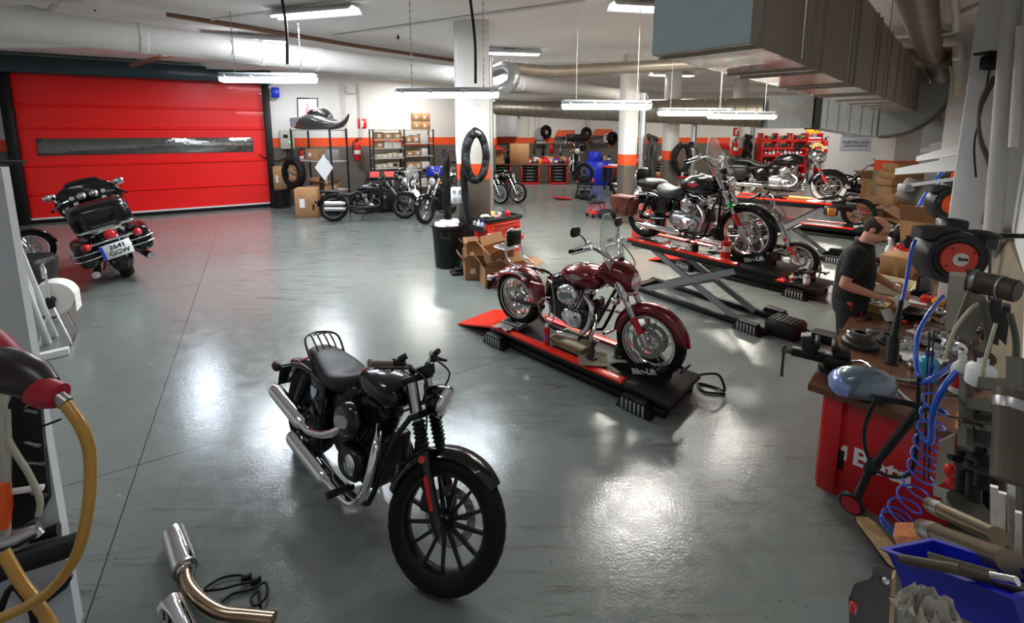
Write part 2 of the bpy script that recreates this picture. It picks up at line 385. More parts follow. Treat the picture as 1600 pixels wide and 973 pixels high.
# ---------------------------------------------------------------- lamps
TUBE_C = mat('cool lit diffuser', (.9, .95, 1), .4, emit=34, ecol=(.82, .92, 1)); TUBE_N = mat('neutral lit diffuser', (1, .98, .9), .4, emit=38, ecol=(1, .97, .84))
TUBE_B = mat('blue white lit tube', (.9, .92, 1), .4, emit=13, ecol=(.8, .86, 1))
def arealight(p, rz, ln, wd, pw, col, name='tube_or_fill_light'):
    l = bpy.data.lights.new(name, 'AREA'); l.shape = 'RECTANGLE'; l.size = ln; l.size_y = wd; l.energy = pw; l.color = col
    o = bpy.data.objects.new(name, l); COL.objects.link(o); o.location = p; o.rotation_euler = (0, 0, rz); return o
LROT = R(-28)
def lamp_hung(px, py, d, label, cool, ch, pw=80, rz=LROT):
    p = at(px, py, d); t = thing('fluorescent_lamp', label, 'lamp', p, rz, 'hung fluorescent lamps')
    mb = MB(); mb.box((0, 0, .045), (1.58, .2, .07), .02); mb.box((0, 0, .01), (1.6, .23, .02), .008); obj('lamp_housing', mb, mat('grey lamp housing', (.42, .45, .46), .45), t)
    mb = MB(); mb.loft([[V((x*k, y*k2, z)) for x, y in ((-.78, -.09), (.78, -.09), (.78, .09), (-.78, .09))] for z, k, k2 in ((0, 1, 1), (-.05, 1, .95), (-.075, .97, .7))]); obj('lamp_diffuser', mb, TUBE_C if cool else TUBE_N, t)
    for x in (-.68, -.25, .25, .68):
        for y in (-.115, .115): mb = MB(); mb.box((x, y, .012), (.05, .012, .05), .004); obj('clip', mb, WHITEPL, t)
    for x in (-.55, .55):
        mb = MB(); hh = CZ-p.z-.08
        if ch:
            for k in range(int(hh/.05)): mb.lathe([(.011, -.003), (.011, .003), (.016, .003), (.016, -.003)], (x, 0, .1+k*.05), (1, 0, 0) if k % 2 else (0, 1, 0), 8, closed=True)
        mb.cyl((x, 0, .08), (x, 0, .08+hh), .004, n=6); obj('chain' if ch else 'wire', mb, STEEL if ch else PAPER, t)
    arealight(p-V((0, 0, .1)), rz, 1.5, .18, pw*.55, (.84, .93, 1) if cool else (1, .96, .84))
    return t
lamp_hung(420, 122, 7.7, 'hanging fluorescent lamp on chains before the red door', 1, 1, 105, R(4))
lamp_hung(700, 145, 6.9, 'hanging fluorescent lamp in front of the first orange-banded column', 1, 1, 95, R(0))
lamp_hung(948, 164, 7.8, 'hanging fluorescent lamp in front of the second column, under the long spiral duct', 0, 0, 95, R(8))
lamp_hung(1086, 175, 9.2, 'hanging fluorescent lamp left half of the overlapping pair by the square duct', 0, 0, 110, R(10))
lamp_hung(1160, 180, 9.4, 'hanging fluorescent lamp right end of the overlapping pair beside the square duct', 0, 0, 120, R(14))
def lamp_ceiling(px, py, d, label, rz, pw=70, col=(.86, .9, 1)):
    p = at(px, py, d); p.z = CZ-.16 if p.z > 4.0 else p.z
    t = thing('ceiling_tube_lamp', label, 'lamp', p, rz, 'reflector tube lamps on the ceiling')
    mb = MB(); mb.prism([(-.2, 0), (-.1, .09), (.1, .09), (.2, 0), (.19, -.005), (.09, .075), (-.09, .075), (-.19, -.005)], (0, 0, .02), (0, 1, 0), (0, 0, 1), 1.55); obj('reflector', mb, WHITEP, t)
    for y in (-.075, .075):
        mb = MB(); mb.cyl((-.74, y, .025), (.74, y, .025), .019, n=10); obj('tube', mb, TUBE_B, t)
    mb = MB(); mb.box((0, 0, .125), (.3, .1, .05), .01); obj('bracket', mb, GREYPL, t)
    arealight(p-V((0, 0, .03)), rz, 1.45, .3, pw, col); return t
lamp_ceiling(490, 28, 7.2, 'twin-tube lamp on the ceiling above the white pipe, brightest near the black cable', R(-15), 130)
lamp_ceiling(268, 77, 10.3, 'twin-tube lamp above the middle of the red door', R(125), 130, (.75, .85, 1))
lamp_ceiling(500, 101, 12.9, 'twin-tube lamp by the corner where red door meets white wall', R(-35), 90)
lamp_ceiling(655, 121, 15.2, 'twin-tube lamp above the boxes shelf', R(-15), 110, (1, .95, .88))
lamp_ceiling(795, 84, 10.8, 'long twin-tube lamp behind the first column', R(10), 110)
lamp_ceiling(1050, 131, 15, 'twin-tube lamp behind the front corner of the big duct', R(10), 110, (1, .95, .85))
lamp_ceiling(385, 64, 9.2, 'twin-tube lamp hidden behind the thick white pipe', R(20), 110)
lamp_ceiling(1030, 8, 6.9, 'twin-tube lamp hidden behind the front face of the big duct', R(10), 110, (1, .95, .87))
lamp_ceiling(1165, 50, 8.9, 'twin-tube lamp hidden behind the side of the big duct', R(10), 110, (1, .95, .87))
lamp_ceiling(1300, 150, 17, 'twin-tube lamp over the back lifts above the curved duct', R(10), 160, (1, .96, .88))
for i, (x, y) in enumerate(((1, 19.5), (8, 20), (15, 20.5), (-5.5, 13.2), (-3.5, 2.2), (.3, .4))):  # bare lights without fixtures; the two near ones added to light the foreground
    p = V((x, y, CZ-.16)); 
    lamp_ceiling(*[PX+FPX*x/((y*cos(PITCH))-(p.z-H)*sin(PITCH)), 0, 1], '', 0) if 0 else arealight(p, 0, 1.5, .3, 150 if y > 5 else (34 if x < -1 else 14), (1, .96, .9) if y > 5 else (.9, .95, 1))
# ---------------------------------------------------------------- motorcycles
def sloft(secs, n=20, k=4, pw=1.0, mb=None, ax='x'):
    """secs: (x, centre z, half width, half height[, centre y]) rings in the y-z plane, splined"""
    S = [list(q)+[0.0]*(5-len(q)) for q in secs]
    P = [spl([V((q[0], q[1], q[4])) for q in S], k), spl([V((q[2], q[3], 0)) for q in S], k)]
    mb = mb or MB(); rings = []
    for a, b in zip(*P):
        rings.append([V((a.x, y, z)) for y, z in ell2(max(b.x, .002), max(b.y, .002), n, pw, a.z, a.y)])
    return mb.loft(rings)
def arcfender(c, r, a0, a1, hw, drop, th=.006, n=18, mb=None, flare=0.0, pw=.6):
    """mudguard: a C-shaped section swept round the wheel centre c (x, z); angles in degrees from +x, anticlockwise"""
    mb = mb or MB(); prof = []
    for s in range(9):
        t = -1+2*s/8; y = hw*math.copysign(abs(t)**.85, t); e = abs(t)
        prof.append((y, -drop*max(0, (e**3))))
    rings = []
    for i in range(n+1):
        f = i/n; a = R(a0+(a1-a0)*f); tip = 1-.35*max(0, 1-f*9)-.2*max(0, 1-(1-f)*9)
        rr = r+flare*(max(0, 1-f*4)**2)
        e = V((cos(a), 0, sin(a))); o = V((c[0], 0, c[1]))
        outer = [o+e*(rr+d*(1.0))+V((0, y*tip, 0)) for y, d in prof]; inner = [o+e*(rr-th+d)+V((0, y*tip*.97, 0)) for y, d in prof[::-1]]
        rings.append(outer+inner)
    return mb.loft(rings)
def wheel(par, name, c, R_, rimr, w, style, rm, T=None, discs=(1,), dm=None, stripe=None, det=2, tire_m=None, hubm=None):
    n = 48 if det > 1 else (32 if det else 20); hw = w/2; s = R_-rimr
    mb = MB()
    mb.lathe([(rimr+.01, -hw*.76), (rimr-.012, -hw*.72), (rimr-.022, -hw*.4), (rimr-.022, hw*.4), (rimr-.012, hw*.72), (rimr+.01, hw*.76), (rimr+.003, hw*.6), (rimr+.003, -hw*.6)], ax=(0, 1, 0), n=n, closed=True)
    hm = hubm or rm
    def bar(r0, r1, a0, a1, y0, y1, w0, w1, t):
        p0 = V((cos(a0)*r0, y0, sin(a0)*r0)); p1 = V((cos(a1)*r1, y1, sin(a1)*r1)); d = (p1-p0).normalized(); q = d.cross(V((0, 1, 0))).normalized()
        mb.loft([[p+q*a*ww+V((0, b*t, 0)) for a, b in ((-1, -1), (1, -1), (1.0, .4), (.45, 1), (-.45, 1), (-1, .4))] for p, ww in ((p0, w0), (p1, w1))])
    if style[0] == 'cast':
        k = style[1]
        for i in range(k): a = 2*pi*i/k+.1; bar(.03, rimr-.012, a, a, 0, 0, .011 if k > 8 else .022, .008 if k > 8 else .016, .012)
    elif style[0] == 'twin':
        k = style[1]
        for i in range(k):
            a = 2*pi*i/k+.3
            for q in (-1, 1): bar(.03, rimr-.012, a+q*.1, a+q*.19, .012, .012, .014, .009, .014)
    elif style[0] == 'solid':
        mb.lathe([(.03, hw*.5), (rimr*.55, hw*.42), (rimr-.02, hw*.62), (rimr-.02, -hw*.62), (rimr*.55, -hw*.42), (.03, -hw*.5)], ax=(0, 1, 0), n=n, closed=True)
    mb.lathe([(.012, -hw*.85), (.034, -hw*.8), (.044, -hw*.3), (.038, 0), (.044, hw*.3), (.034, hw*.8), (.012, hw*.85)], ax=(0, 1, 0), n=18)
    o = obj(name, mb, rm, par); o.matrix_basis = (T or Matrix()) @ Matrix.Translation(V(c))
    t = MB(); t.lathe([(rimr, -hw*.72), (rimr+.28*s, -hw*.97), (rimr+.6*s, -hw), (R_-.17*s, -hw*.84), (R_-.05*s, -hw*.48), (R_, 0), (R_-.05*s, hw*.48), (R_-.17*s, hw*.84), (rimr+.6*s, hw), (rimr+.28*s, hw*.97), (rimr, hw*.72)], ax=(0, 1, 0), n=n, closed=True)
    if det > 1:                                                   # tread grooves
        for i in range(36):
            for q in (-1, 1):
                a = 2*pi*(i+.25*q)/36; b = a+.1
                t.tube([V((cos(x)*r, q*y, sin(x)*r)) for x, r, y in ((a, R_-.0005, hw*.08), ((a+b)/2, R_-.05*s+.0015, hw*.45), (b, R_-.16*s+.001, hw*.82))], .0022, 4)
    obj('tyre', t, tire_m or RUBBER, o)
    if style[0] == 'wire':
        sp = MB(); k = 40
        for i in range(k):
            a = 2*pi*i/k; q = 1 if i % 2 else -1; b = a+(.55 if (i//2) % 2 else -.55)
            sp.cyl((cos(b)*.04, q*hw*.45, sin(b)*.04), (cos(a)*(rimr-.01), q*hw*.1, sin(a)*(rimr-.01)), .0024, n=5)
        obj('wire_spokes', sp, CHROME, o)
    if style[0] == 'solid' and style[1]:
        h = MB()
        for i in range(style[1]):
            a = 2*pi*i/style[1]
            for q in (-1, 1): h.cyl((cos(a)*rimr*.68, q*hw*.5, sin(a)*rimr*.68), (cos(a)*rimr*.68, q*hw*.58, sin(a)*rimr*.68), rimr*.15, n=14)
        obj('wheel_slot_shade', h, HOLESHADE, o)  # dark discs set on the wheel paint the shade of its holes
    if stripe:
        sm = MB()
        for q in (-1, 1): sm.lathe([(rimr+stripe[0]*s, q*hw*.985), (rimr+stripe[0]*s, q*hw*1.012), (rimr+stripe[1]*s, q*hw*1.012), (rimr+stripe[1]*s, q*hw*.985)], ax=(0, 1, 0), n=n, closed=True)
        obj('white_wall', sm, mat('white sidewall', (.6, .58, .53), .6), o)
    for q in discs:
        d = MB(); y = q*hw*1.05; br = min(.146, rimr*.72)
        d.lathe([(br*.68, y-.003), (br, y-.003), (br, y+.003), (br*.68, y+.003)], ax=(0, 1, 0), n=28, closed=True)
        for i in range(5):
            a = 2*pi*i/5; d.box((cos(a)*br*.48, y, sin(a)*br*.48), (br*.5, .006, .022), T=Matrix.Translation((0, 0, 0)) if 0 else None) if 0 else d.cyl((cos(a)*.03, y, sin(a)*.03), (cos(a+.25)*br*.74, y, sin(a+.25)*br*.74), .008, n=6)
        if det > 1:
            d.m = 1
            for i in range(30):
                a = 2*pi*i/30; r = br*(.76 if i % 2 else .9); d.cyl((cos(a)*r, y-.0036, sin(a)*r), (cos(a)*r, y+.0036, sin(a)*r), .0045, n=8)
        obj('brake_disc', d, [dm or STEEL, PAPER if det > 1 and dm is None else HOLESHADE], o)
    ax = MB(); ax.cyl((0, -hw*1.35, 0), (0, hw*1.35, 0), .012, n=10); ax.cyl((0, -hw*1.5, 0), (0, -hw*1.3, 0), .02, n=6); ax.cyl((0, hw*1.3, 0), (0, hw*1.5, 0), .02, n=6); obj('axle', ax, STEEL, o)
    return o
def finned(mb, p0, d, L, r, k, fw=.03, n=18):
    prof = [(r, 0)]
    for i in range(k):
        z = L*(i+.35)/k; t = L/k*.22; prof += [(r, z-t*1.6), (r+fw, z-t), (r+fw, z+t), (r, z+t*1.6)]
    prof.append((r, L)); mb.lathe(prof, p0, d, n)
def bike(P, label, loc, rz, lean=0.0, sc=1.0, cat='motorcycle', group=None):
    g = lambda k, d=None: P.get(k, d)
    t = thing('motorcycle', label, cat, loc, rz, group, sc); t.rotation_euler[0] = R(lean); det = g('det', 1)
    wb = g('wb', 1.51); rf = g('rf', .33); rr = g('rr', .322); rake = R(g('rake', 30)); s = V((-sin(rake), 0, cos(rake))); fwd = V((cos(rake), 0, sin(rake)))
    A_ = V((wb, 0, rf)); off = g('off', .05); fy = g('fy', .1); FL = g('fl', .72); c = A_-fwd*off
    T = Matrix.Translation(c) @ Matrix.Rotation(R(g('steer', 0)), 4, s) @ Matrix.Translation(-c)
    paint = g('paint', BLACK); fr = g('frame', SATIN); ek = g('eng', SATIN); ch = g('chrome', CHROME); tr = g('trim', CHROME); forkm = g('forkm', ALU)
    def pt(name, mb, m, par=None, st=False):
        o = obj(name, mb, m, par or t)
        if st and par is None: o.matrix_basis = T
        return o
    # wheels
    wheel(t, 'front_wheel', A_, rf, g('rimf', .245), g('tf', .1), g('sf', ('cast', 13)), g('rimm', SATIN), T, g('df', (1,)), g('dm'), g('stripe'), det)
    wheel(t, 'rear_wheel', (0, 0, rr), rr, g('rimr', .21), g('trw', .15), g('sr', g('sf', ('cast', 13))), g('rimm2', g('rimm', SATIN)), None, g('dr', (1,)), g('dm'), g('stripe'), det)
    # fork
    mb = MB()
    for y in (-fy, fy):
        p = A_+V((0, y, 0)); mb.tube([p-s*.03+fwd*.0, p+s*.02, p+s*.1, p+s*g('sl', .38)], [.02, .03, .027, .028], 12); mb.cyl(p-V((0, .02, 0)), p+V((0, .02, 0)), .02, n=10)
    fk = pt('fork_slider', mb, g('sliderm', forkm), st=True)
    mb = MB()
    for y in (-fy, fy): p = A_+V((0, y, 0)); mb.cyl(p+s*g('sl', .38), p+s*FL, .0235, n=12)
    pt('fork_tube', mb, g('tubem', CHROME), fk)
    if g('gaiter'):
        for y in (-fy, fy):
            mb = MB(); p = A_+V((0, y, 0))+s*g('gz', .37); pr = []
            for i in range(7): pr += [(.028, i*.022), (.04, i*.022+.011)]
            mb.lathe(pr+[(.028, .155)], p, s, 16); pt('fork_gaiter', mb, HOSE, fk)
    if g('cover'):
        for y in (-fy, fy):
            mb = MB(); p = A_+V((0, y, 0)); mb.lathe([(.03, 0), (.042, .03), (.042, .26), (.036, .3)], p+s*(FL-.34), s, 16); pt('fork_cover', mb, g('coverm', CHROME), fk)
    mb = MB()
    for q in (FL-.01, FL-.2): mb.prism([(-fy-.035, -.03), (fy+.035, -.03), (fy+.035, .035), (0, .06), (-fy-.035, .035)], A_+s*q-fwd*.01, (0, 1, 0), fwd, .035, .008)
    pt('triple_clamp', mb, g('clampm', SATIN), st=True)
    if g('ref'):
        mb = MB(); mb.cyl(A_+s*.33+V((0, -fy-.027, 0)), A_+s*.33+V((0, -fy-.04, 0)), .018); pt('reflector', mb, REDLENS, fk)
        mb = MB(); p = A_+s*.17+V((0, -fy-.03, 0)); mb.prism([(-.01, -.08), (.01, -.08), (.012, .08), (-.012, .08)], p, fwd, s, .006); pt('red_tape', mb, mat('red tag', (.5, .01, .012), .5), fk)
    if g('tapes'):
        mb = MB(); mb.cyl(A_+s*.36+V((0, -fy, 0)), A_+s*.41+V((0, -fy, 0)), .031); pt('marker_band', mb, g('tapes'), fk)
        mb = MB(); mb.cyl(A_+s*.1+V((0, -fy, 0)), A_+s*.26+V((0, -fy, 0)), .0295); pt('red_tag_strip', mb, mat('red tag', (.5, .01, .012), .5), fk)
    mb = MB(); mb.box(A_+V((-.1, -fy*.75*g('cal', 1), .1)), (.07, .05, .12), .015); pt('brake_caliper', mb, g('clampm', SATIN), st=True)
    # frame
    neck = A_+s*(FL-.1)-fwd*off*1.2; ex = g('ex', wb*.52); sy = .13
    mb = MB(); r = .017
    mb.tube([neck+s*.08, neck-s*.12], .035, 12); mb.tube([neck, neck+V((-.25, 0, -.02)), V((ex-.3, 0, g('sz', .66)-.04)), V((ex-.42, 0, .45))], .026, 10, k=4)
    for y in (-1, 1):
        mb.tube([neck-s*.08, V((neck.x-.02, y*sy*.7, .6)), V((ex+.27, y*sy, .3)), V((ex+.17, y*sy, .19)), V((ex-.2, y*sy, .17)), V((ex-.4, y*sy, .24)), V((ex-.42, y*sy, .5)), V((ex-.5, y*sy, .66)), V((-.02, y*sy, g('rz_', .66)))], r, 8, k=4)
    pt('frame', mb, fr)
    mb = MB()
    for y in (-1, 1): mb.tube([V((0, y*sy, rr)), V((.15, y*sy, rr+.005)), V((ex-.38, y*sy*.9, .36))], [.026, .024, .03], 8)
    pt('swingarm', mb, fr)
    if g('shock', True):
        for y in (-1, 1):
            mb = MB(); a = V((.03, y*(sy+.035), rr+.02)); b = V((.17, y*(sy+.035), .66)); d = (b-a); u = d.normalized(); mb.cyl(a, b, .014, n=10); L_s = d.length
            mb.lathe([(.02, 0), (.03, .02), (.03, .05)], a, u, 12); mb.lathe([(.03, L_s*.72), (.034, L_s*.74), (.034, L_s*.93), (.02, L_s)], a, u, 12)
            for i in range(9): z = .06+i*L_s*.072; mb.lathe([(.022, z), (.031, z+.006), (.022, z+.012)], a, u, 12)
            pt('shock_absorber', mb, g('shockm', SATIN))
    # engine
    ez = g('ez', .37); es = g('es', 1.0); va = R(g('va', 22.5))
    mb = MB(); sloft([(ex-.33, ez+.02, .05, .07), (ex-.31, ez+.02, .1, .11), (ex-.1, ez-.01, .115, .13), (ex+.1, ez-.02, .115, .14), (ex+.19, ez-.02, .09, .1), (ex+.22, ez-.02, .04, .05)], 18, 3, .7, mb)
    mb.box((ex-.2, 0, ez+.1), (.2, .2, .09), .02); E = pt('engine', mb, ek)
    for q in (-1, 1):
        d = V((sin(va)*q, 0, cos(va))); b = V((ex+q*.045, 0, ez+.09)); mb = MB(); finned(mb, b, d, .17*es, .062, 9, .026, 20); o = pt('cylinder', mb, g('cylm', ek), E)
        mb = MB(); p = b+d*.17*es; finned(mb, p, d, .06, .066, 3, .024, 20)
        Mx = Matrix.Translation(p+d*.085) @ Matrix.Rotation(va*q, 4, 'Y'); mb.box((0, 0, 0), (.14, .15, .06), .02, T=Mx); mb.box((0, 0, .035), (.11, .12, .03), .012, T=Mx); pt('rocker_cover', mb, g('rockm', ek), E)
        if det:
            for h in (-1, 1):
                mb = MB(); mb.cyl(V((ex+q*.02+h*.018*1, -.095, ez+.05)), p+V((h*.025, -.07, .03)), .011, n=8); pt('pushrod_tube', mb, g('pushm', tr), E)
    mb = MB(); mb.prism(ell2(.13, .1, 20, .8), (ex+.02, -.135, ez-.01), (1, 0, 0), (0, 0, 1), .07, .02); o = pt('cam_cover', mb, g('covm', ek), E)
    mb = MB(); mb.lathe([(.058, 0), (.06, .01), (.05, .016), (0, .018)], (ex+.06, -.168, ez-.0), (0, -1, 0), 20); pt('timer_cover', mb, g('timm', tr), o)
    mb = MB(); mb.prism([(-.38, -.06), (-.33, -.11), (.05, -.13), (.15, -.08), (.18, .02), (.14, .1), (.03, .12), (-.3, .08), (-.37, .03)], (ex+.02, .15, ez-.02), (1, 0, 0), (0, 0, 1), .1, .03)
    o = pt('primary_cover', mb, g('primm', ek), E)
    mb = MB(); mb.lathe([(.075, 0), (.078, .008), (.065, .016), (0, .02)], (ex+.1, .2, ez-.02), (0, 1, 0), 22); mb.lathe([(.06, 0), (.05, .012), (0, .014)], (ex-.22, .2, ez-.02), (0, 1, 0), 22); pt('derby_cover', mb, g('primm', ek), o)
    ac = g('air', 'oval')
    if ac:
        mb = MB(); cx, cz = ex-.02, ez+.24*es
        if ac == 'oval': mb.prism(ell2(.12, .1, 28, .8), (cx, -.17, cz), (1, 0, .3), (-.3, 0, 1), .1, .035); 
        elif ac == 'big': mb.prism(ell2(.14, .1, 28, .75), (cx, -.17, cz), (1, 0, 0), (0, 0, 1), .09, .03)
        else: mb.lathe([(.085, 0), (.095, .02), (.09, .05), (.06, .065), (0, .07)], (cx, -.12, cz), (0, -1, 0), 28)
        o = pt('air_cleaner', mb, g('airm', tr), E)
        mb = MB(); 
        if ac == 'oval': mb.prism(ell2(.075, .036, 20, .7), (cx, -.2225, cz), (1, 0, .3), (-.3, 0, 1), .008)
        elif ac == 'big': mb.prism(ell2(.085, .05, 20, .7), (cx, -.218, cz), (1, 0, 0), (0, 0, 1), .008)
        else: mb.lathe([(.045, 0), (.045, .004), (0, .005)], (cx, -.188, cz), (0, -1, 0), 18)
        pt('air_cleaner_badge', mb, g('badgem', ALU), o)
    mb = MB(); mb.box((ex-.27, 0, ez+.2), (.17, .22, .2), .035); pt('oil_tank', mb, g('oilm', fr))
    mb = MB(); mb.box((ex-.02, 0, ez+.3), (.34, .13, .1), .03); mb.box((ex-.2, 0, ez+.32), (.2, .2, .12), .03); mb.box((ex+.24, 0, ez+.12), (.06, .2, .2), .02); pt('engine_ancillaries', mb, g('oilm', fr), E)
    # exhaust
    er = g('er', .026)
    for i, (path, mp, mr) in enumerate(g('exh', (([(ex-.1, -.1, ez+.27), (ex-.17, -.17, ez+.2), (ex-.22, -.2, ez+.08), (ex-.36, -.21, ez+.045)], [(ex-.34, -.21, ez+.045), (-.12, -.22, ez+.06)], .045), ([(ex+.14, -.08, ez+.25), (ex+.24, -.14, ez+.2), (ex+.25, -.18, ez+.02), (ex+.17, -.2, ez-.11), (ex+.02, -.21, ez-.14)], [(ex-.05, -.21, ez-.14), (.06, -.22, ez-.1)], .045)))):
        mb = MB(); mb.tube(path, er, 12, k=5); o = pt('exhaust_pipe', mb, g('exm', ch))
        a, b = V(mp[0]), V(mp[1]); L = (b-a).length; mb = MB(); mb.lathe([(er, 0), (mr*.95, .05), (mr, .08), (mr, L-.05), (mr*.96, L-.02), (mr*.86, L), (mr*.6, L), (mr*.6, L-.05)], a, b-a, 20); pt('muffler', mb, g('mufm', ch), o)
    # tank, seat
    x0, x1 = g('tx', (ex-.19, neck.x-.02)); tz = g('tz', .8); th = g('th', .105); tw = g('tw', .125); L = x1-x0
    prof = g('tprof', ((0, .25, -.3, .25), (.06, .5, -.16, .5), (.22, .78, -.02, .8), (.45, .97, .05, .97), (.65, 1, .08, 1), (.84, .9, .06, .86), (.95, .66, 0, .55), (1, .3, -.04, .22)))
    mb = MB(); sloft([(x0+L*a, tz+th*c_, tw*b, th*d_) for a, b, c_, d_ in prof], 24, 4, .82, mb); tk = pt('fuel_tank', mb, paint)
    mb = MB(); cx = x0+L*.55; mb.lathe([(.034, 0), (.036, .012), (.03, .02), (0, .022)], (cx, g('capy', 0), tz+th*1.03), (0, 0, 1), 18); pt('fuel_cap', mb, g('capm', tr), tk)
    if g('tbadge'):
        for y in (-1, 1):
            mb = MB(); mb.prism([(-.09, 0), (-.03, .028), (.03, .03), (.1, .012), (.05, -.006), (.02, -.025), (-.04, -.018)], (x0+L*.5, y*(tw*.985), tz+th*.12), (1, 0, 0), (0, 0, 1), .02); pt('tank_badge', mb, g('tbadge'), tk)
    if g('tstripe'):
        mb = MB(); mb.box((x0+L*.45, 0, tz+th*1.0), (L*.6, .07, .02), .008); pt('tank_console', mb, g('tstripe'), tk)
    for sname, secs, m in g('seats', (('seat', ((.02, .69, .06, .02), (.06, .7, .1, .04), (.2, .705, .115, .05), (.3, .69, .14, .06), (.42, .675, .15, .06), (.52, .69, .125, .065), (.62, .73, .09, .06), (.68, .76, .05, .04)), LEATHER),)):
        mb = MB(); sloft(secs, 20, 4, .75, mb); pt(sname, mb, m)
    # mudguards
    ff = g('ff', (15, 130, .035, .07, .03))
    if ff:
        mb = MB(); arcfender((wb, rf), rf+ff[2], ff[0], ff[1], ff[3], ff[4], mb=mb, flare=g('fflare', 0)); o = pt('front_mudguard', mb, g('ffm', paint), st=True)
        if g('fftrim'):
            mb = MB(); arcfender((wb, rf), rf+ff[2]+.004, ff[0]-1, ff[0]+12, ff[3]*1.05, ff[4], mb=mb, n=5, flare=g('fflare', 0)); pt('mudguard_tip', mb, tr, o)
    fR = g('fR', (30, 165, .05, .1, .05))
    if fR:
        mb = MB(); arcfender((0, rr), rr+fR[2], fR[0], fR[1], fR[3], fR[4], mb=mb, n=22); pt('rear_mudguard', mb, paint)
        if g('strut', True):
            mb = MB()
            for y in (-1, 1): mb.tube([V((.24, y*(fR[3]+.02), rr+.3)), V((.05, y*(fR[3]+.02), rr+fR[2]+.29)), V((-.18, y*(fR[3]+.015), rr+fR[2]+.24))], .016, 8, k=4)
            pt('mudguard_strut', mb, g('strutm', SATIN))
    if g('tail', True):
        a = R(fR[1]-12 if fR else 150); p = V((cos(a)*(rr+.06), 0, rr+sin(a)*(rr+.06))); mb = MB(); mb.box(p+V((-.02, 0, .02)), (.07, .1, .05), .02); o = pt('tail_lamp', mb, SATIN)
        mb = MB(); mb.box(p+V((-.055, 0, .02)), (.02, .085, .04), .008); pt('tail_lens', mb, REDLENS, o)
        if g('rsig', True):
            for y in (-1, 1):
                mb = MB(); q = p+V((.01, y*.17, .03)); mb.cyl(p+V((.01, y*.03, .03)), q, .008, n=8); mb.ell(q, (.045, .034, .034), 14, 8); o2 = pt('turn_signal', mb, g('sigm', SATIN)); mb = MB(); mb.lathe([(.028, 0), (.02, .01), (0, .013)], q+V((-.038, 0, 0)), (-1, 0, 0), 14); pt('signal_lens', mb, REDLENS, o2)
        if g('plate', True):
            mb = MB(); mb.box(p+V((-.1, 0, -.1)), (.008, .2, .14), .003); pt('number_plate', mb, PAPER if g('plate') == 'w' else SATIN)
    # handlebar (drawn for the rider's left, mirrored)
    top = A_+s*FL; hb = g('hb', ((0, .07, .02), (-.0, .1, .05), (-.06, .3, .07), (-.16, .38, .06))); hx = [top+V((a-.02, b, c_)) for a, b, c_ in hb]
    mb = MB(); pts = [V((p.x, -p.y, p.z)) for p in hx[::-1]]+hx; mb.tube(pts, .0135, 10, k=5)
    for y in (-.05, .05): mb.cyl(top+V((-.02, y, -.02)), top+V((-.02, y, hb[0][2]+.01)), .017, n=10)
    hbm = pt('handlebar', mb, g('hbm', ch), st=True); dirn = (hx[-1]-hx[-2]).normalized()
    for y in (-1, 1):
        F_ = Matrix.Scale(y, 4, (0, 1, 0)) if y < 0 else Matrix()
        e = hx[-1]; a = e-dirn*.135
        mb = MB(); mb.lathe([(.018, 0), (.019, .02), (.017, .06), (.02, .12), (.022, .135), (0, .14)], a, dirn, 12)
        if y < 0: mb.v = [F_ @ q for q in mb.v]; mb.f = [q[::-1] for q in mb.f]
        pt('grip', mb, g('gripm', HOSE), hbm)
        mb = MB(); b = e-dirn*.17; mb.cyl(b-dirn*.035, b+dirn*.03, .026, n=12); mb.cyl(b+V((0, 0, .02)), b+V((.03, -.02, .05)), .018, n=10)
        mb.tube([b+V((.03, 0, 0)), b+V((.075, .03, -.0)), b+dirn*.1+V((.07, .0, -.005)), b+dirn*.19+V((.055, 0, -.01))], [.012, .009, .007, .008], 8, k=3)
        if y < 0: mb.v = [F_ @ q for q in mb.v]; mb.f = [q[::-1] for q in mb.f]
        pt('control_lever', mb, g('levm', SATIN), hbm)
        if (y > 0 and g('mirL', True)) or (y < 0 and g('mirR', True)):
            mb = MB(); mo = V(g('mo', (-.02, .12, .15))); q = b+mo; mb.tube([b+V((0, 0, .02)), b+mo*.5+V((.02, 0, .02)), q], .007, 8, k=3); rr_ = V(g('mr', (.014, .068, .042))); mb.ell(q+V((0, .03, .015)), rr_, 18, 10, pw=.75)
            if y < 0: mb.v = [F_ @ x for x in mb.v]; mb.f = [x[::-1] for x in mb.f]
            o = pt('mirror', mb, g('mirm', SATIN), hbm); mb = MB(); mb.ell(q+V((-.009, .03, .015)), (.008, rr_.y*.88, rr_.z*.85), 18, 8, pw=.75)
            if y < 0: mb.v = [F_ @ x for x in mb.v]; mb.f = [x[::-1] for x in mb.f]
            pt('mirror_glass', mb, CHROME, o)
    if det:
        mb = MB()
        for y in (-1, 1): mb.tube([hx[-1]-V((dirn.x*.2, dirn.y*.2, dirn.z*.2)) if y > 0 else V(((hx[-1]-dirn*.2).x, -(hx[-1]-dirn*.2).y, (hx[-1]-dirn*.2).z)), top+V((.12, y*.16, .03)), top+V((.1, y*.08, -.1)), top+V((-.05, y*.06, -.22))], .006, 6, k=5)
        mb.tube([top+V((.1, -.12, .0)), A_+s*.5+V((.06, -.12, 0)), A_+s*.25+V((-.04, -.13, 0)), A_+V((-.1, -.1, .12))], .005, 6, k=5); pt('control_cable', mb, HOSE, hbm)
    # headlamp and clocks
    hr = g('hr', .075)
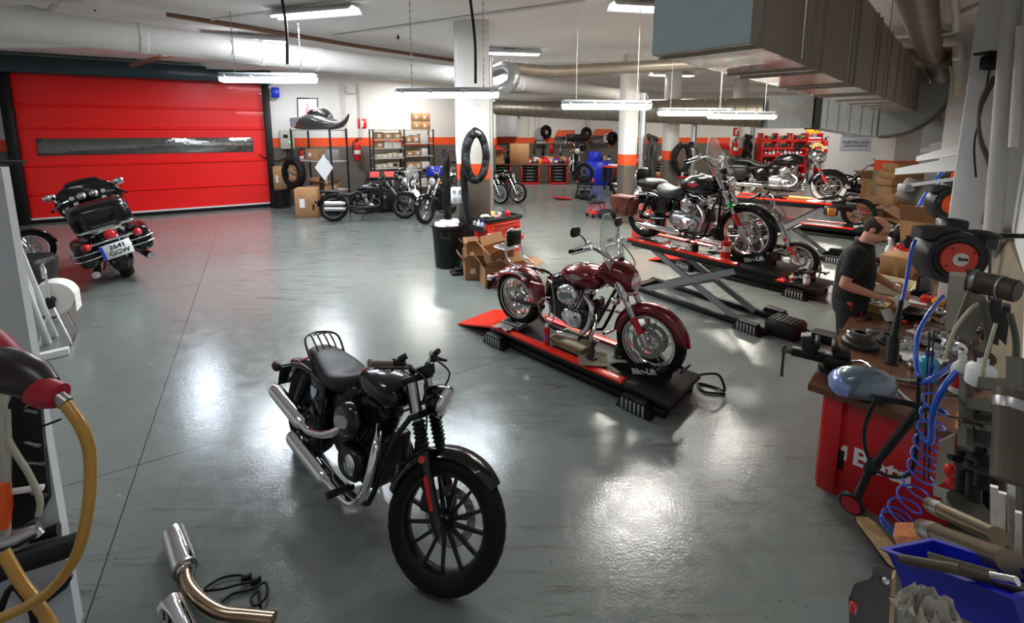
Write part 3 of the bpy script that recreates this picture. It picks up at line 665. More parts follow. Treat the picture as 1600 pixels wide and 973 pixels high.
    if hr:
        hc = top-s*g('hz', .11)+V((g('hxo', .1), 0, 0)); mb = MB(); mb.lathe([(.0, -.115), (hr*.55, -.1), (hr*.9, -.05), (hr*1.03, 0), (hr*1.05, .012), (hr*.98, .018)], hc, (1, 0, -.06), 28); hl = pt('headlamp', mb, g('hlm', SATIN), st=True)
        mb = MB(); mb.lathe([(hr*.97, .012), (hr*.8, .03), (hr*.4, .04), (0, .043)], hc, (1, 0, -.06), 28); pt('headlamp_lens', mb, GLASSC, hl)
        mb = MB(); mb.lathe([(hr*.97, .008), (hr*1.07, .012), (hr*1.04, .024), (hr*.95, .02)], hc, (1, 0, -.06), 28, closed=True); pt('headlamp_ring', mb, tr, hl)
    if g('speedo', True):
        q = top+V((.03, 0, .055)); n_ = V((-.55, 0, .8)); mb = MB(); mb.lathe([(.02, -.06), (.045, -.04), (.052, 0), (.053, .008), (.047, .01)], q, n_, 22); o = pt('speedometer', mb, g('spm', SATIN), st=True); mb = MB(); mb.lathe([(.046, .007), (0, .008)], q, n_, 20); pt('dial', mb, mat('dial face', (.25, .24, .22), .3), o)
    if g('fsig', True):
        for y in (-1, 1):
            q = top+V(g('fso', (.05, .19, -.13))); q.y *= y; mb = MB(); mb.cyl(V((q.x-.05, y*fy, q.z)), q, .008, n=8); mb.ell(q, (.045, .034, .034), 14, 8); o = pt('turn_signal', mb, g('sigm', SATIN), st=True); mb = MB(); mb.lathe([(.028, 0), (.02, .01), (0, .013)], q+V((.038, 0, 0)), (1, 0, 0), 14); pt('signal_lens', mb, g('fsl', AMBER), o)
    # pegs / boards, stand
    if g('pegs', True):
        for y in (-1, 1):
            mb = MB(); q = V((ex+g('pgx', .02), y*.17, .27)); mb.cyl(q, q+V((0, y*.15, .01)), .016, n=8); mb.cyl(q+V((0, y*.03, .01)), q+V((0, y*.16, .012)), .021, n=10); pt('foot_peg', mb, g('pegm', SATIN))
    if g('boards'):
        for y in (-1, 1): mb = MB(); mb.prism([(-.16, -.05), (.16, -.04), (.18, 0), (.16, .05), (-.14, .05), (-.17, 0)], (ex+.2, y*.25, .24), (1, 0, 0), (0, 1, 0), .025, .008); pt('footboard', mb, tr)
    if g('stand', True):
        mb = MB(); mb.tube([V((ex-.05, .13, .2)), V((ex-.16, .2, .08)), V((ex-.22, .27, .012))], .012, 8); mb.box((ex-.24, .28, .012), (.07, .05, .014), .005); pt('kickstand', mb, SATIN)
    for fn in g('extra', ()): fn(t, pt, dict(top=top, s=s, fwd=fwd, A=A_, wb=wb, rf=rf, rr=rr, ex=ex, ez=ez, T=T, fy=fy, neck=neck, tr=tr, paint=paint))
    return t
# ---- fittings for some of the machines
def sheet(mb, rows, th=.004):
    """thin curved sheet from rows of points"""
    n = len(rows[0]); rings = []
    for r in rows:
        rings.append([V(p) for p in r]+[V(p)+V((-th, 0, 0)) for p in r[::-1]])
    return mb.loft(rings)
def windscreen(h=.42, wd=.24, x0=.1, z0=-.02, lean=.45, bracket=True):
    def f(t, pt, k):
        o = k['top']+V((x0, 0, z0)); mb = MB(); rows = []
        for j in range(9):
            v = j/8; ww = wd*(.62+.38*sin(pi*min(1, v*1.1+.12)))*(1-.55*max(0, v-.75)/.25*max(0, v-.75)/.25)
            rows.append([o+V((-lean*h*v-.35*ww*(1-cos(a*1.15)), ww*sin(a*1.15)/sin(1.15), h*v)) for a in [-1+2*i/12 for i in range(13)]])
        ws = pt('windscreen', sheet(mb, rows), CLEAR, st=True)
        mb = MB(); mb.tube([r[0] for r in rows]+[rows[-1][i] for i in range(1, 12)]+[r[-1] for r in rows[::-1]], .0045, 6); pt('windscreen_edge', mb, mat('clear edge', (.7, .74, .72), .15, alpha=.75), ws)
        if bracket:
            mb = MB()
            for y in (-1, 1): mb.tube([k['top']-k['s']*.25+V((.02, y*(k['fy']+.02), 0)), o+V((-.02, y*wd*.5, .03)), o+V((-lean*h*.45-.06, y*wd*.55, h*.42))], .009, 8, k=4)
            mb.box(o+V((-.02-lean*h*.2, 0, h*.2)), (.012, wd*1.3, .02), .004); mb.box(o+V((-.03-lean*h*.42, 0, h*.42)), (.012, wd*1.3, .02), .004); pt('windscreen_bracket', mb, CHROME, ws)
    return f
def saddlebag(kind='hard', sides=(-1, 1), m=None, x=-.12, z=.56, y=.27):
    def f(t, pt, k):
        for q in sides:
            mb = MB()
            if kind == 'hard': sloft([(x-.3, z+.0, .05, .1, q*y), (x-.28, z-.01, .09, .15, q*y), (x-.1, z-.01, .115, .175, q*y), (x+.15, z, .115, .17, q*y), (x+.3, z+.02, .1, .14, q*y), (x+.34, z+.03, .04, .08, q*y)], 20, 3, .6, mb)
            else: sloft([(x-.24, z+.02, .05, .08, q*y), (x-.22, z, .08, .13, q*y), (x-.05, z-.02, .095, .16, q*y), (x+.12, z, .085, .14, q*y), (x+.18, z+.05, .04, .07, q*y)], 20, 3, .62, mb)
            o = pt('saddlebag', mb, m or LEATHER)
            mb = MB()
            if kind == 'hard':
                sloft([(x-.31, z+.1, .05, .05, q*y), (x-.28, z+.12, .095, .055, q*y), (x, z+.125, .12, .06, q*y), (x+.3, z+.12, .1, .05, q*y), (x+.34, z+.1, .04, .03, q*y)], 16, 3, .6, mb); pt('saddlebag_lid', mb, m or LEATHER, o)
                for i in (-.17, .02):
                    mb = MB(); mb.lathe([(.022, 0), (.034, .004), (.03, .012), (.014, .014)], (x+i, q*(y+.115), z+.01), (0, q, 0), 16); pt('bag_clasp', mb, CHROME, o)
            else:
                mb.prism([(-.22, .1), (.15, .1), (.13, -.04), (.02, -.1), (-.2, -.1), (-.25, .0)], (x-.02, q*(y+.085), z+.03), (1, 0, 0), (0, 0, 1), .022, .008); mb.box((x-.03, q*y, z+.135), (.36, .17, .02), .008); pt('bag_flap', mb, m or LEATHER, o)
                for i in (-.13, .05):
                    mb = MB(); mb.box((x+i, q*(y+.1), z-.08), (.025, .012, .16), .004); pt('bag_strap', mb, m or LEATHER, o)
    return f
def sissy(h=.32, x=-.12, pad=True, rack=False, z=.72):
    def f(t, pt, k):
        mb = MB(); w_ = .13; mb.tube([V((x+.2, -w_, z-.06)), V((x+.02, -w_, z+.02)), V((x-.03, -w_*.85, z+h*.7)), V((x-.05, 0, z+h)), V((x-.03, w_*.85, z+h*.7)), V((x+.02, w_, z+.02)), V((x+.2, w_, z-.06))], .011, 10, k=6)
        o = pt('sissy_bar', mb, CHROME)
        if pad: mb = MB(); mb.box((x+.0, 0, z+h*.72), (.05, .24, .2), .024); pt('backrest_pad', mb, LEATHER, o)
        if rack:
            mb = MB()
            for y in (-.1, -.05, 0, .05, .1): mb.tube([V((x-.02, y, z+.1)), V((x-.2, y, z+.11)), V((x-.27, y*.8, z+.1))], .006, 6)
            mb.tube([V((x-.02, -.1, z+.1)), V((x-.24, -.1, z+.11)), V((x-.28, 0, z+.1)), V((x-.24, .1, z+.11)), V((x-.02, .1, z+.1))], .008, 8, k=4); pt('luggage_rack', mb, CHROME, o)
    return f
def seatrack(m=SATIN):
    def f(t, pt, k):
        mb = MB()
        for y in (-.07, -.025, .025, .07): mb.tube([V((.16, y*.9, .74)), V((.08, y, .8)), V((-.04, y, .86)), V((-.1, y*.8, .84))], .006, 8, k=4)
        mb.tube([V((.22, -.14, .66)), V((.12, -.13, .74)), V((-.02, -.12, .85)), V((-.1, 0, .86)), V((-.02, .12, .85)), V((.12, .13, .74)), V((.22, .14, .66))], .008, 8, k=5)
        mb.tube([V((.09, -.12, .77)), V((.09, .12, .77))], .006, 8); pt('luggage_rack', mb, m)
    return f
def crashbar(m=CHROME, z0=.2, z1=.55, w_=.3):
    def f(t, pt, k):
        mb = MB(); x = k['ex']+.3
        for y in (-1, 1): mb.tube([V((x-.02, y*.1, z1)), V((x+.06, y*w_*.8, z1-.04)), V((x+.05, y*w_, (z0+z1)/2)), V((x, y*w_*.75, z0+.02)), V((x-.05, y*.1, z0))], .016, 10, k=6)
        pt('crash_bar', mb, m)
    return f
def sideplate(m, x=.28, z=.56, w_=.11, h=.11, y=.155):
    def f(t, pt, k):
        for q in (-1, 1):
            mb = MB(); mb.prism([(-w_, -h), (w_*.6, -h), (w_, -h*.2), (w_*.8, h), (-w_*.8, h), (-w_*1.1, 0)], (x, q*y, z), (1, 0, 0), (0, 0, 1), .035, .014); pt('side_cover', mb, m)
    return f
def put(P, label, front, head, z=0.0, sc=1.0, lean=0.0, group=None):
    """front: ground point under the front wheel; head: heading in degrees"""
    a = R(head); wb = P.get('wb', 1.51)*sc
    return bike(P, label, (front[0]-cos(a)*wb, front[1]-sin(a)*wb, z), a, lean, sc, group=group)
# 1 black bobber in the foreground
def eagle(t, pt, k):
    mb = MB(); mb.box((.33, -.158, .6), (.07, .006, .03), .003); 
    mb = MB(); mb.prism([(-.045, .03), (.045, .03), (.035, -.01), (0, -.04), (-.035, -.01)], (.31, -.178, .6), (1, 0, 0), (0, 0, 1), .006); pt('cover_badge', mb, mat('pale badge', (.55, .62, .75), .3, .5))
put(dict(det=2, tf=.115, rimf=.238, trw=.15, gaiter=True, gz=.36, sl=.36, fl=.74, ref=True, steer=26, tubem=ALU, sliderm=BLACK, tx=(.61, 1.09), tz=.815, th=.1, tw=.135, exh=(
    ([(.7, -.11, .62), (.74, -.2, .56), (.62, -.225, .47), (.42, -.225, .4), (.33, -.225, .4)], [(.34, -.225, .4), (-.16, -.235, .455)], .048),
    ([(.95, -.08, .62), (1.06, -.16, .56), (1.07, -.2, .36), (1.0, -.215, .24), (.86, -.22, .215), (.72, -.22, .22)], [(.73, -.22, .22), (.2, -.235, .275)], .048)), er=.025,
    airm=BLACK, badgem=ALU, pushm=SATIN, timm=CHROME, trim=CHROME, hlm=BLACK, hbm=SATIN, gripm=mat('ribbed pale grip', (.2, .15, .13), .45, .3), hb=((0, .07, .03), (0, .12, .06), (-.05, .28, .075), (-.1, .37, .07)), mirL=False, mirR=False,
    ff=(48, 172, .03, .075, .04), fR=(38, 160, .045, .1, .05), fsig=False, hr=.085, hz=.1, hxo=.13, pgx=.12,
    seats=(('seat', ((-.06, .74, .05, .03), (0, .745, .1, .045), (.12, .74, .12, .055), (.26, .72, .15, .06), (.4, .70, .165, .06), (.52, .715, .14, .07), (.63, .76, .09, .06), (.67, .77, .05, .04)), LEATHER),),
    extra=(seatrack(), sideplate(BLACK, .3, .56, .13, .12, .15), eagle)), 'matt black motorcycle with chrome twin exhausts on its kickstand in the open floor', (-.42, 2.12), -42, 0, 1.04, -11)
# 2 burgundy tourer on the low lift
def quarter(t, pt, k):
    o = k['top']-k['s']*.12; mb = MB(); sloft([(o.x+.15, o.z-.03, .085, .085), (o.x+.135, o.z-.025, .11, .108), (o.x+.06, o.z+.0, .145, .14), (o.x-.04, o.z+.03, .175, .145), (o.x-.12, o.z+.05, .19, .11), (o.x-.15, o.z+.06, .19, .08)], 24, 4, .85, mb)
    f = pt('fairing', mb, k['paint'], st=True)
    mb = MB(); mb.lathe([(.088, 0), (.094, .01), (.088, .02)], o+V((.14, 0, -.03)), (1, 0, 0), 28); q = pt('headlamp_ring', mb, CHROME, f)
    mb = MB(); mb.lathe([(.085, .012), (.06, .04), (.03, .05), (0, .052)], o+V((.14, 0, -.03)), (1, 0, 0), 28); pt('headlamp_lens', mb, GLASSC, f)
def gearcover(t, pt, k):
    mb = MB(); P_ = [V((.52+.085*cos(a)*(1+.12*sin(5*a)), -.172, .38+.1*sin(a)*(1+.1*cos(4*a)))) for a in [2*pi*i/24 for i in range(24)]]; mb.tube(P_, .009, 6, closed=True); mb.tube([V((.53, -.172, .27)), V((.62, -.175, .24)), V((.66, -.175, .4)), V((.62, -.175, .66)), V((.56, -.16, .7))], .007, 6, k=5); pt('gasket_edge', mb, ALU)
put(dict(det=2, wb=1.66, rf=.33, rr=.33, rimf=.235, rimr=.225, tf=.13, trw=.17, sf=('twin', 5), sr=('twin', 5), rimm=CHROME, paint=BURG, frame=BLACK, eng=mat('black engine enamel', (.02, .02, .02), .35), cylm=STEEL, rockm=CHROME, covm=CHROME, air='oval', airm=CHROME, badgem=STEEL, stripe=(.06, .16), rake=31, fl=.76, sl=.46, cover=True, steer=6, off=.05, fy=.115,
    ex=.84, tx=(.64, 1.17), tz=.79, th=.125, tw=.165, tbadge=STEEL, seats=(('seat', ((.5, .66, .04, .02), (.56, .665, .09, .03), (.64, .69, .09, .03), (.68, .7, .04, .02)), SATIN),), ff=(6, 176, .035, .085, .09), fR=(28, 168, .05, .13, .08), shock=False, strutm=CHROME, exh=(([(.98, -.1, .62), (1.12, -.17, .55), (1.1, -.19, .36), (1.02, -.19, .26)], [(1.0, -.2, .2), (.72, -.2, .17)], .032),), hr=0, hb=((0, .06, .03), (-.0, .11, .1), (-.12, .3, .2), (-.27, .41, .14)), levm=CHROME, mirm=SATIN, mirR=True, mirL=True, mo=(-.05, .1, .14), mr=(.018, .085, .05), fso=(.09, .17, -.3), sigm=CHROME, fsl=REDLENS, tapes=CHROME, boards=False, pegs=False, stand=False, clampm=CHROME, dr=(-1, 1), df=(-1, 1), speedo=True,
    extra=(quarter, windscreen(.5, .22, .06, -.02, .36), sissy(.34, -.1, True, True, .78), sideplate(BURG, .4, .5, .12, .13, .15), gearcover, crashbar(CHROME, .18, .45, .27))), 'burgundy motorcycle with small fairing and chrome engine on the low red-edged lift', (1.29, 3.95), -44, .19, 1.0)
# 3 black motorcycle with brown bag on the raised scissor lift
put(dict(det=2, wb=1.53, rf=.345, rr=.322, rimf=.27, tf=.1, sf=('wire', 40), sr=('wire', 40), rimm=CHROME, rimm2=CHROME, eng=mat('silver engine', (.42, .42, .42), .35, .9), cylm=ALU, rockm=CHROME, covm=ALU, primm=ALU, air='round', airm=CHROME, rake=30, fl=.8, sl=.42, tapes=mat('green tape', (.01, .75, .03), .4), forkm=ALU, steer=3, tx=(.56, 1.14), tz=.87, th=.14, tw=.16, tbadge=mat('red tank lettering', (.5, .02, .05), .4), hlm=CHROME, hr=.08, frame=BLACK, ff=(12, 178, .03, .07, .05), fflare=.02, fR=(35, 160, .05, .1, .05), mirL=False, fsig=False, exh=(([(.9, -.1, .62), (1.04, -.17, .5), (1.0, -.2, .3)], [(.75, -.22, .23), (.0, -.22, .25)], .042),),
    hb=((0, .07, .06), (-.02, .12, .2), (-.12, .3, .22), (-.26, .39, .16)), hbm=CHROME, levm=CHROME,
    seats=(('seat', ((.24, .78, .07, .05), (.28, .78, .15, .08), (.4, .735, .18, .085), (.52, .735, .17, .085), (.62, .775, .13, .08), (.7, .82, .07, .05)), mat('grey worn leather', (.07, .07, .075), .35, bump=.2, bs=200)), ('pillion_seat', ((-.14, .83, .06, .03), (-.1, .83, .12, .07), (.06, .83, .135, .08), (.24, .82, .15, .08), (.31, .79, .1, .05)), LEATHER)),
    extra=(windscreen(.5, .24, .08, -.02, .42), saddlebag('soft', (-1,), BROWNL, -.14, .5, .27), sissy(.3, -.1, True, False, .74), sideplate(BLACK, .36, .56, .14, .12, .15))), 'black motorcycle with clear windscreen and one brown saddlebag on the raised grey scissor lift', (3.03, 5.65), -55, .8, 1.04)
# 4 big black tourer by the red door, seen from behind
def tourer_rear(t, pt, k):
    mb = MB(); sloft([(-.5, .95, .14, .1), (-.47, .97, .29, .18), (-.3, .99, .32, .2), (-.06, .99, .31, .19), (.0, .97, .2, .12)], 24, 3, .5, mb); o = pt('top_box', mb, BLACK)
    mb = MB(); sloft([(-.53, .86, .2, .015), (-.5, .86, .305, .018), (-.05, .86, .305, .018)], 24, 3, .5, mb); pt('top_box_seam', mb, CHROME, o)
    mb = MB(); mb.box((-.02, 0, 1.05), (.07, .44, .22), .03); pt('backrest_pad', mb, LEATHER, o)
    text('box_lettering', 'HARLEY-DAVIDSON', .035, STEEL, o, t.matrix_basis @ V((-.508, 0, .9)), t.matrix_basis.to_3x3() @ V((0, -1, 0)), t.matrix_basis.to_3x3() @ V((0, 0, 1)))
    mb = MB(); mb.box((-.52, 0, .68), (.03, .56, .035), .01); o = pt('rear_light_bar', mb, CHROME)
    for y in (-.27, .27):
        mb = MB(); mb.lathe([(.05, 0), (.05, .03), (.03, .05), (0, .055)], (-.53, y, .68), (-1, 0, 0), 20); pt('rear_turn_lamp', mb, REDLENS, o)
    mb = MB(); mb.box((-.52, 0, .75), (.08, .13, .12), .03); pt('rear_lamp', mb, REDLENS, o)
    mb = MB(); mb.box((-.5, 0, .83), (.04, .3, .06), .01); pt('lamp_bracket', mb, CHROME, o)
    for z in (.5, .58):
        for q in (-1, 1):
            mb = MB(); mb.tube([V((-.47, q*.16, z)), V((-.5, q*.3, z)), V((-.44, q*.42, z)), V((-.28, q*.44, z))], .011, 8, k=4); pt('bag_guard_rail', mb, CHROME)
    mb = MB(); mb.box((-.56, 0, .54), (.012, .32, .2), .006); o = pt('licence_plate', mb, WHITEPL)
    mb = MB(); mb.box((-.567, .145, .54), (.004, .028, .19)); pt('plate_blue_band', mb, BLUEPL, o)
    M3 = t.matrix_basis.to_3x3()
    for b, z in (('2641', .585), ('GGW', .5)): text('plate_characters', b, .105, TRACE, o, t.matrix_basis @ V((-.569, -.018, z)), M3 @ V((0, -1, 0)), M3 @ V((0, 0, 1)), bold=.001)
    mb = MB(); mb.tube([V((-.4, -.3, 1.0)), V((-.47, -.34, 1.45))], .004, 6); pt('antenna', mb, SATIN)
def batwing(t, pt, k):
    o = k['top']+V((.02, 0, .02)); mb = MB(); secs = [(o.x+.24, o.z-.04, .1, .1), (o.x+.22, o.z-.02, .18, .18), (o.x+.13, o.z+.02, .29, .27), (o.x+.0, o.z+.05, .37, .31), (o.x-.08, o.z+.06, .4, .29), (o.x-.1, o.z+.06, .385, .27)]
    sloft(secs, 28, 4, .8, mb); f = pt('fairing', mb, BLACK, st=True)
    mb = MB(); sloft([(o.x+.12, o.z+.28, .18, .02), (o.x+.03, o.z+.33, .22, .06), (o.x-.06, o.z+.35, .2, .05)], 20, 3, .8, mb); pt('wind_deflector', mb, BLACK, f)
    for y, z, r in ((-.075, .15, .05), (.075, .15, .05), (-.19, .15, .03), (.19, .15, .03), (-.17, .05, .03), (.17, .05, .03), (-.29, -.02, .055), (.29, -.02, .055)):
        mb = MB(); mb.lathe([(r, -.01), (r*1.1, .01), (r, .015)], o+V((-.1, y, z)), (-1, 0, .15), 20); g_ = pt('gauge_ring', mb, CHROME if r > .03 else ALU, f); mb = MB(); mb.lathe([(r*.95, .012), (0, .014)], o+V((-.1, y, z)), (-1, 0, .15), 20); pt('gauge_dial', mb, mat('pale dial', (.35, .34, .32), .3), g_)
    mb = MB(); mb.box(o+V((-.11, 0, -.03)), (.03, .2, .06), .01); pt('radio', mb, ALU, f)
    mb = MB(); mb.box(o+V((-.1, 0, -.12)), (.06, .24, .05), .02); pt('dash_trim', mb, CHROME, f)
    mb = MB(); sloft([(k['ex']+.34, .5, .1, .2), (k['ex']+.38, .5, .3, .28), (k['ex']+.42, .5, .34, .26), (k['ex']+.44, .5, .26, .2)], 20, 3, .6, mb); pt('leg_guard_fairing', mb, BLACK)
tour = dict(det=1, wb=1.62, rf=.32, rr=.32, rimf=.22, rimr=.2, tf=.13, trw=.16, sf=('cast', 9), rimm=SATIN, eng=SATIN, rake=26, fl=.72, tx=(.62, 1.14), tz=.8, th=.13, tw=.16, hr=0, ff=(-5, 175, .035, .085, .1), fR=(20, 200, .05, .13, .08), shock=False, seats=(('seat', ((-.02, .8, .1, .04), (.04, .8, .16, .06), (.25, .78, .17, .07), (.36, .72, .18, .06), (.5, .7, .18, .06), (.6, .74, .12, .06), (.66, .78, .06, .03)), LEATHER),), hb=((0, .07, .05), (-.03, .2, .14), (-.16, .36, .13), (-.3, .44, .08)), mirm=CHROME, mo=(.02, .02, .12), mr=(.02, .075, .05), rsig=False, plate=False, tail=False, fsig=False, speedo=False, exh=(([(.7, -.15, .4), (.6, -.2, .3), (.45, -.22, .28)], [(.44, -.22, .28), (-.55, -.3, .3)], .052), ([(.7, .15, .4), (.6, .2, .3), (.45, .22, .28)], [(.44, .22, .28), (-.55, .3, .3)], .052)), boards=True, pegs=False,
    extra=(saddlebag('hard', (-1, 1), BLACK, -.14, .54, .3), batwing, tourer_rear, crashbar(CHROME, .2, .5, .32)))
bike(tour, 'big black touring motorcycle with top box and number plate parked by the red door', (-6.6, 7.45, 0), R(136), -14, 1.18)
# 5 long low black power cruiser side-on
def radiator(t, pt, k):
    mb = MB(); sloft([(1.14, .46, .12, .13), (1.18, .47, .17, .2), (1.26, .47, .16, .2), (1.28, .46, .1, .14)], 18, 3, .6, mb); pt('radiator_cowl', mb, BLACK)
    for q in (-1, 1):
        mb = MB(); mb.prism([(-.16, -.03), (.2, .06), (.3, .03), (.26, -.04), (.05, -.09), (-.14, -.08)], (.98, q*.15, .72), (1, 0, 0), (0, 0, 1), .05, .015); pt('airbox_cover', mb, BLACK)
        for x, an in ((.72, 1), (.98, -1)):
            mb = MB()
            for i in range(4): mb.box((x+an*i*.012+i*.02-.03, q*.14, .62), (.012, .05, .1), .003)
            pt('cylinder_fins', mb, ALU)
put(dict(wb=1.70, rf=.33, rr=.335, rimf=.235, rimr=.23, tf=.13, trw=.22, sf=('cast', 9), sr=('solid', 5), rimm=SATIN, rimm2=SATIN, rake=35, fl=.8, sl=.36, forkm=BLACK, tubem=STEEL, va=30, ex=.84, es=.9, air=None, eng=SATIN, tx=(.55, 1.15), tz=.78, th=.12, tw=.15, seats=(('seat', ((-.3, .73, .05, .03), (-.22, .74, .1, .04), (-.05, .74, .12, .05), (.1, .72, .13, .06), (.22, .67, .15, .05), (.4, .65, .16, .05), (.5, .68, .12, .05), (.58, .72, .06, .04)), LEATHER),), fR=(60, 172, .06, .12, .04), hr=.08, mirL=False, mirR=False, exh=(([(.95, -.13, .55), (1.08, -.18, .5), (1.05, -.2, .36), (.6, -.2, .34), (.42, -.2, .38)], [(.3, -.2, .45), (-.18, -.24, .47)], .055), ([(.8, -.13, .4), (.7, -.18, .3), (.42, -.2, .3)], [(.3, -.2, .32), (-.18, -.24, .34)], .055)), exm=SATIN, mufm=ALU, er=.036, stripe=(.0, .05), shock=True, extra=(radiator,)),
    'long low black motorcycle with two stacked silver silencers parked side-on before the shelves', (-3.06, 12.62), 13, 0, 1.12, -4)
# 6 white tourer behind it
put(dict(wb=1.62, paint=WHITEP, rimm=CHROME, sf=('wire', 40), eng=ALU, cover=True, hr=.09, hlm=CHROME, tx=(.6, 1.12), tz=.82, th=.13, tw=.16, ff=(-5, 175, .035, .085, .1), fR=(20, 170, .05, .13, .09), hb=((0, .07, .06), (-.02, .14, .16), (-.14, .34, .17), (-.26, .42, .1)), sigm=CHROME, extra=(windscreen(.42, .22, .08, 0, .35), sissy(.4, -.05, True, False, .76), saddlebag('hard', (-1, 1), WHITEP)), steer=14), 'white motorcycle with windscreen standing behind the long low black one', (-3.05, 13.5), -62, 0, 1.05, -5)
# 7 black cruiser facing us left of the first column
put(dict(wb=1.6, rf=.35, rimf=.27, tf=.1, sf=('wire', 40), rimm=SATIN, rimm2=SATIN, rake=33, fl=.88, forkm=SATIN, tubem=STEEL, coverm=STEEL, cover=True, hb=((0, .07, .12), (.02, .13, .26), (-.08, .3, .2), (-.2, .38, .12)), hbm=CHROME, hr=.1, eng=SATIN, seats=(('seat', ((-.1, .72, .06, .03), (0, .73, .12, .05), (.2, .71, .14, .05), (.4, .68, .15, .06), (.55, .71, .1, .06), (.62, .75, .05, .03)), LEATHER),), mirR=False, steer=-14), 'black motorcycle with tall chrome bars facing the camera left of the first column', (-2.35, 11.85), -106, 0, 1.12, -6)
# 8, 9 pair with bright wheels behind the first column
pr = dict(wb=1.52, tf=.11, sf=('cast', 5), sr=('cast', 5), rimm=CHROME, rimm2=CHROME, sliderm=CHROME, hr=.07, df=(1, -1), stripe=(.02, .16), eng=SATIN, mirL=False, mirR=False, fsig=False, det=0, ff=None)
put(dict(pr, sf=('solid', 0), rimm=ALU), 'black motorcycle with pale disc front wheel half hidden behind the first column', (-.4, 15.2), -38, 0, 1.1, -3)
put(dict(pr, tz=.78, rake=32), 'black motorcycle with spoked bright wheel right of the first column', (.2, 15.4), -38, 0, 1.1, -3)
# 10 bike on the far lift facing us
put(dict(wb=1.55, rf=.33, tf=.14, sf=('cast', 9), rimm=SATIN, hr=.09, det=0, hb=((0, .07, .06), (-.02, .14, .14), (-.1, .34, .12), (-.2, .42, .08)), hbm=CHROME, ff=None, mo=(0, .1, .12), steer=18, fl=.84), 'black motorcycle facing us on the far lift in front of the red benches', (2.42, 17.0), -97, .62, 1.15)
# 11 road tourer on the rear scissor lift
def nacelle(t, pt, k):
    o = k['top']-k['s']*.1; mb = MB(); sloft([(o.x+.2, o.z+.0, .09, .09), (o.x+.17, o.z, .125, .12), (o.x+.05, o.z+.02, .14, .14), (o.x-.08, o.z+.04, .09, .09)], 20, 3, .9, mb); n = pt('headlamp_nacelle', mb, CHROME, st=True)
    mb = MB(); mb.lathe([(.088, 0), (.06, .03), (0, .04)], o+V((.2, 0, 0)), (1, 0, 0), 22); pt('headlamp_lens', mb, GLASSC, n)
    for y in (-1, 1):
        mb = MB(); q = o+V((.14, y*.2, -.02)); mb.lathe([(.03, -.1), (.06, -.06), (.065, 0), (.05, .02), (0, .03)], q, (1, 0, 0), 18); pt('spot_lamp', mb, CHROME, n)
put(dict(det=1, wb=1.62, rf=.33, rr=.33, rimf=.225, rimr=.22, tf=.13, trw=.15, sf=('cast', 10), rimm=ALU, stripe=(.12, .8), rake=28, fl=.78, cover=True, sliderm=CHROME, hr=0, eng=mat('silver engine', (.42, .42, .42), .35, .9), cylm=ALU, rockm=CHROME, covm=CHROME, air='oval', airm=CHROME, tx=(.6, 1.14), tz=.85, th=.135, tw=.16, tbadge=STEEL, ff=(-5, 178, .035, .085, .12), fftrim=True, fR=(20, 170, .05, .13, .1), tapes=REDPL, seats=(('seat', ((-.25, .8, .06, .03), (-.15, .81, .14, .05), (.1, .8, .15, .06), (.22, .74, .17, .07), (.4, .7, .17, .06), (.54, .74, .12, .06), (.62, .8, .05, .03)), LEATHER),), exh=(([(.95, -.12, .55), (1.06, -.18, .45), (.95, -.2, .3), (.55, -.21, .29)], [(.5, -.22, .28), (-.5, -.28, .32)], .05),), boards=True, pegs=False, hb=((0, .07, .05), (-.03, .15, .14), (-.16, .34, .14), (-.3, .42, .06)), hbm=SATIN, mirL=False, fsig=False, df=(-1,),
    extra=(nacelle, saddlebag('hard', (-1, 1), LEATHER, -.2, .56, .28), crashbar(CHROME, .25, .55, .3), sideplate(BLACK, .36, .54, .13, .12, .17))), 'black motorcycle with leather saddlebags and cream-walled tyres on the rear raised lift', gp(1292, 315, .85)[:2], -34, .85, 1.1)
# 12 stripped machine between the two raised lifts
put(dict(wb=1.6, rf=.32, tf=.1, sf=('wire', 40), rimm=CHROME, rimm2=CHROME, rake=30, fl=.85, sl=.5, forkm=ALU, tubem=GALV, hr=0, speedo=False, fsig=False, det=1, eng=SATIN, tapes=REDPL, hbm=STEEL, ff=None, tz=.74, hb=((0, .06, .1), (-.05, .1, .3), (-.2, .25, .32), (-.3, .34, .26)), mirL=False, mirR=False, clampm=ALU, steer=4), 'stripped black motorcycle with bare silver fork on the low lift behind the raised one', gp(1243, 434, .2)[:2], -50, .2, .9)
# 13.. further back
put(dict(wb=1.6, det=0, rimm=SATIN, sf=('cast', 9), hb=((0, .07, .1), (-.02, .14, .2), (-.1, .34, .2), (-.2, .42, .15)), mirR=False, tapes=mat('green tape', (.01, .75, .03), .4)), 'black motorcycle with green fork tag among boxes behind the rear lift', (12.5, 14.6), -35, .12, 1.1, -4)
put(dict(wb=1.58, det=0, hbm=CHROME, hb=((0, .07, .12), (-.0, .14, .26), (-.1, .34, .24), (-.2, .42, .18)), rimm=CHROME, tubem=CHROME, fl=.85, paint=BLACK, tz=.86), 'dark motorcycle with high bars behind the windscreen of the one on the raised lift', (6.1, 10.9), -48, .3, 1.0)
put(dict(wb=1.58, det=0, rimm=ALU, sf=('cast', 7), seats=(('seat', ((-.1, .72, .06, .03), (.2, .72, .14, .05), (.55, .72, .1, .06)), LEATHER),)), 'black motorcycle half hidden between the second and third columns', (4.95, 15.6), -60, 0, 1.1, -4)
put(dict(wb=1.6, rf=.34, rimf=.25, det=1, sf=('wire', 40), rimm=CHROME, hr=.08, sliderm=CHROME, mirL=False, mirR=False), 'motorcycle cut by the left edge, with chrome-hubbed front wheel beside the red door', gp(52, 418)[:2], 38, 0, 1.0, -6)
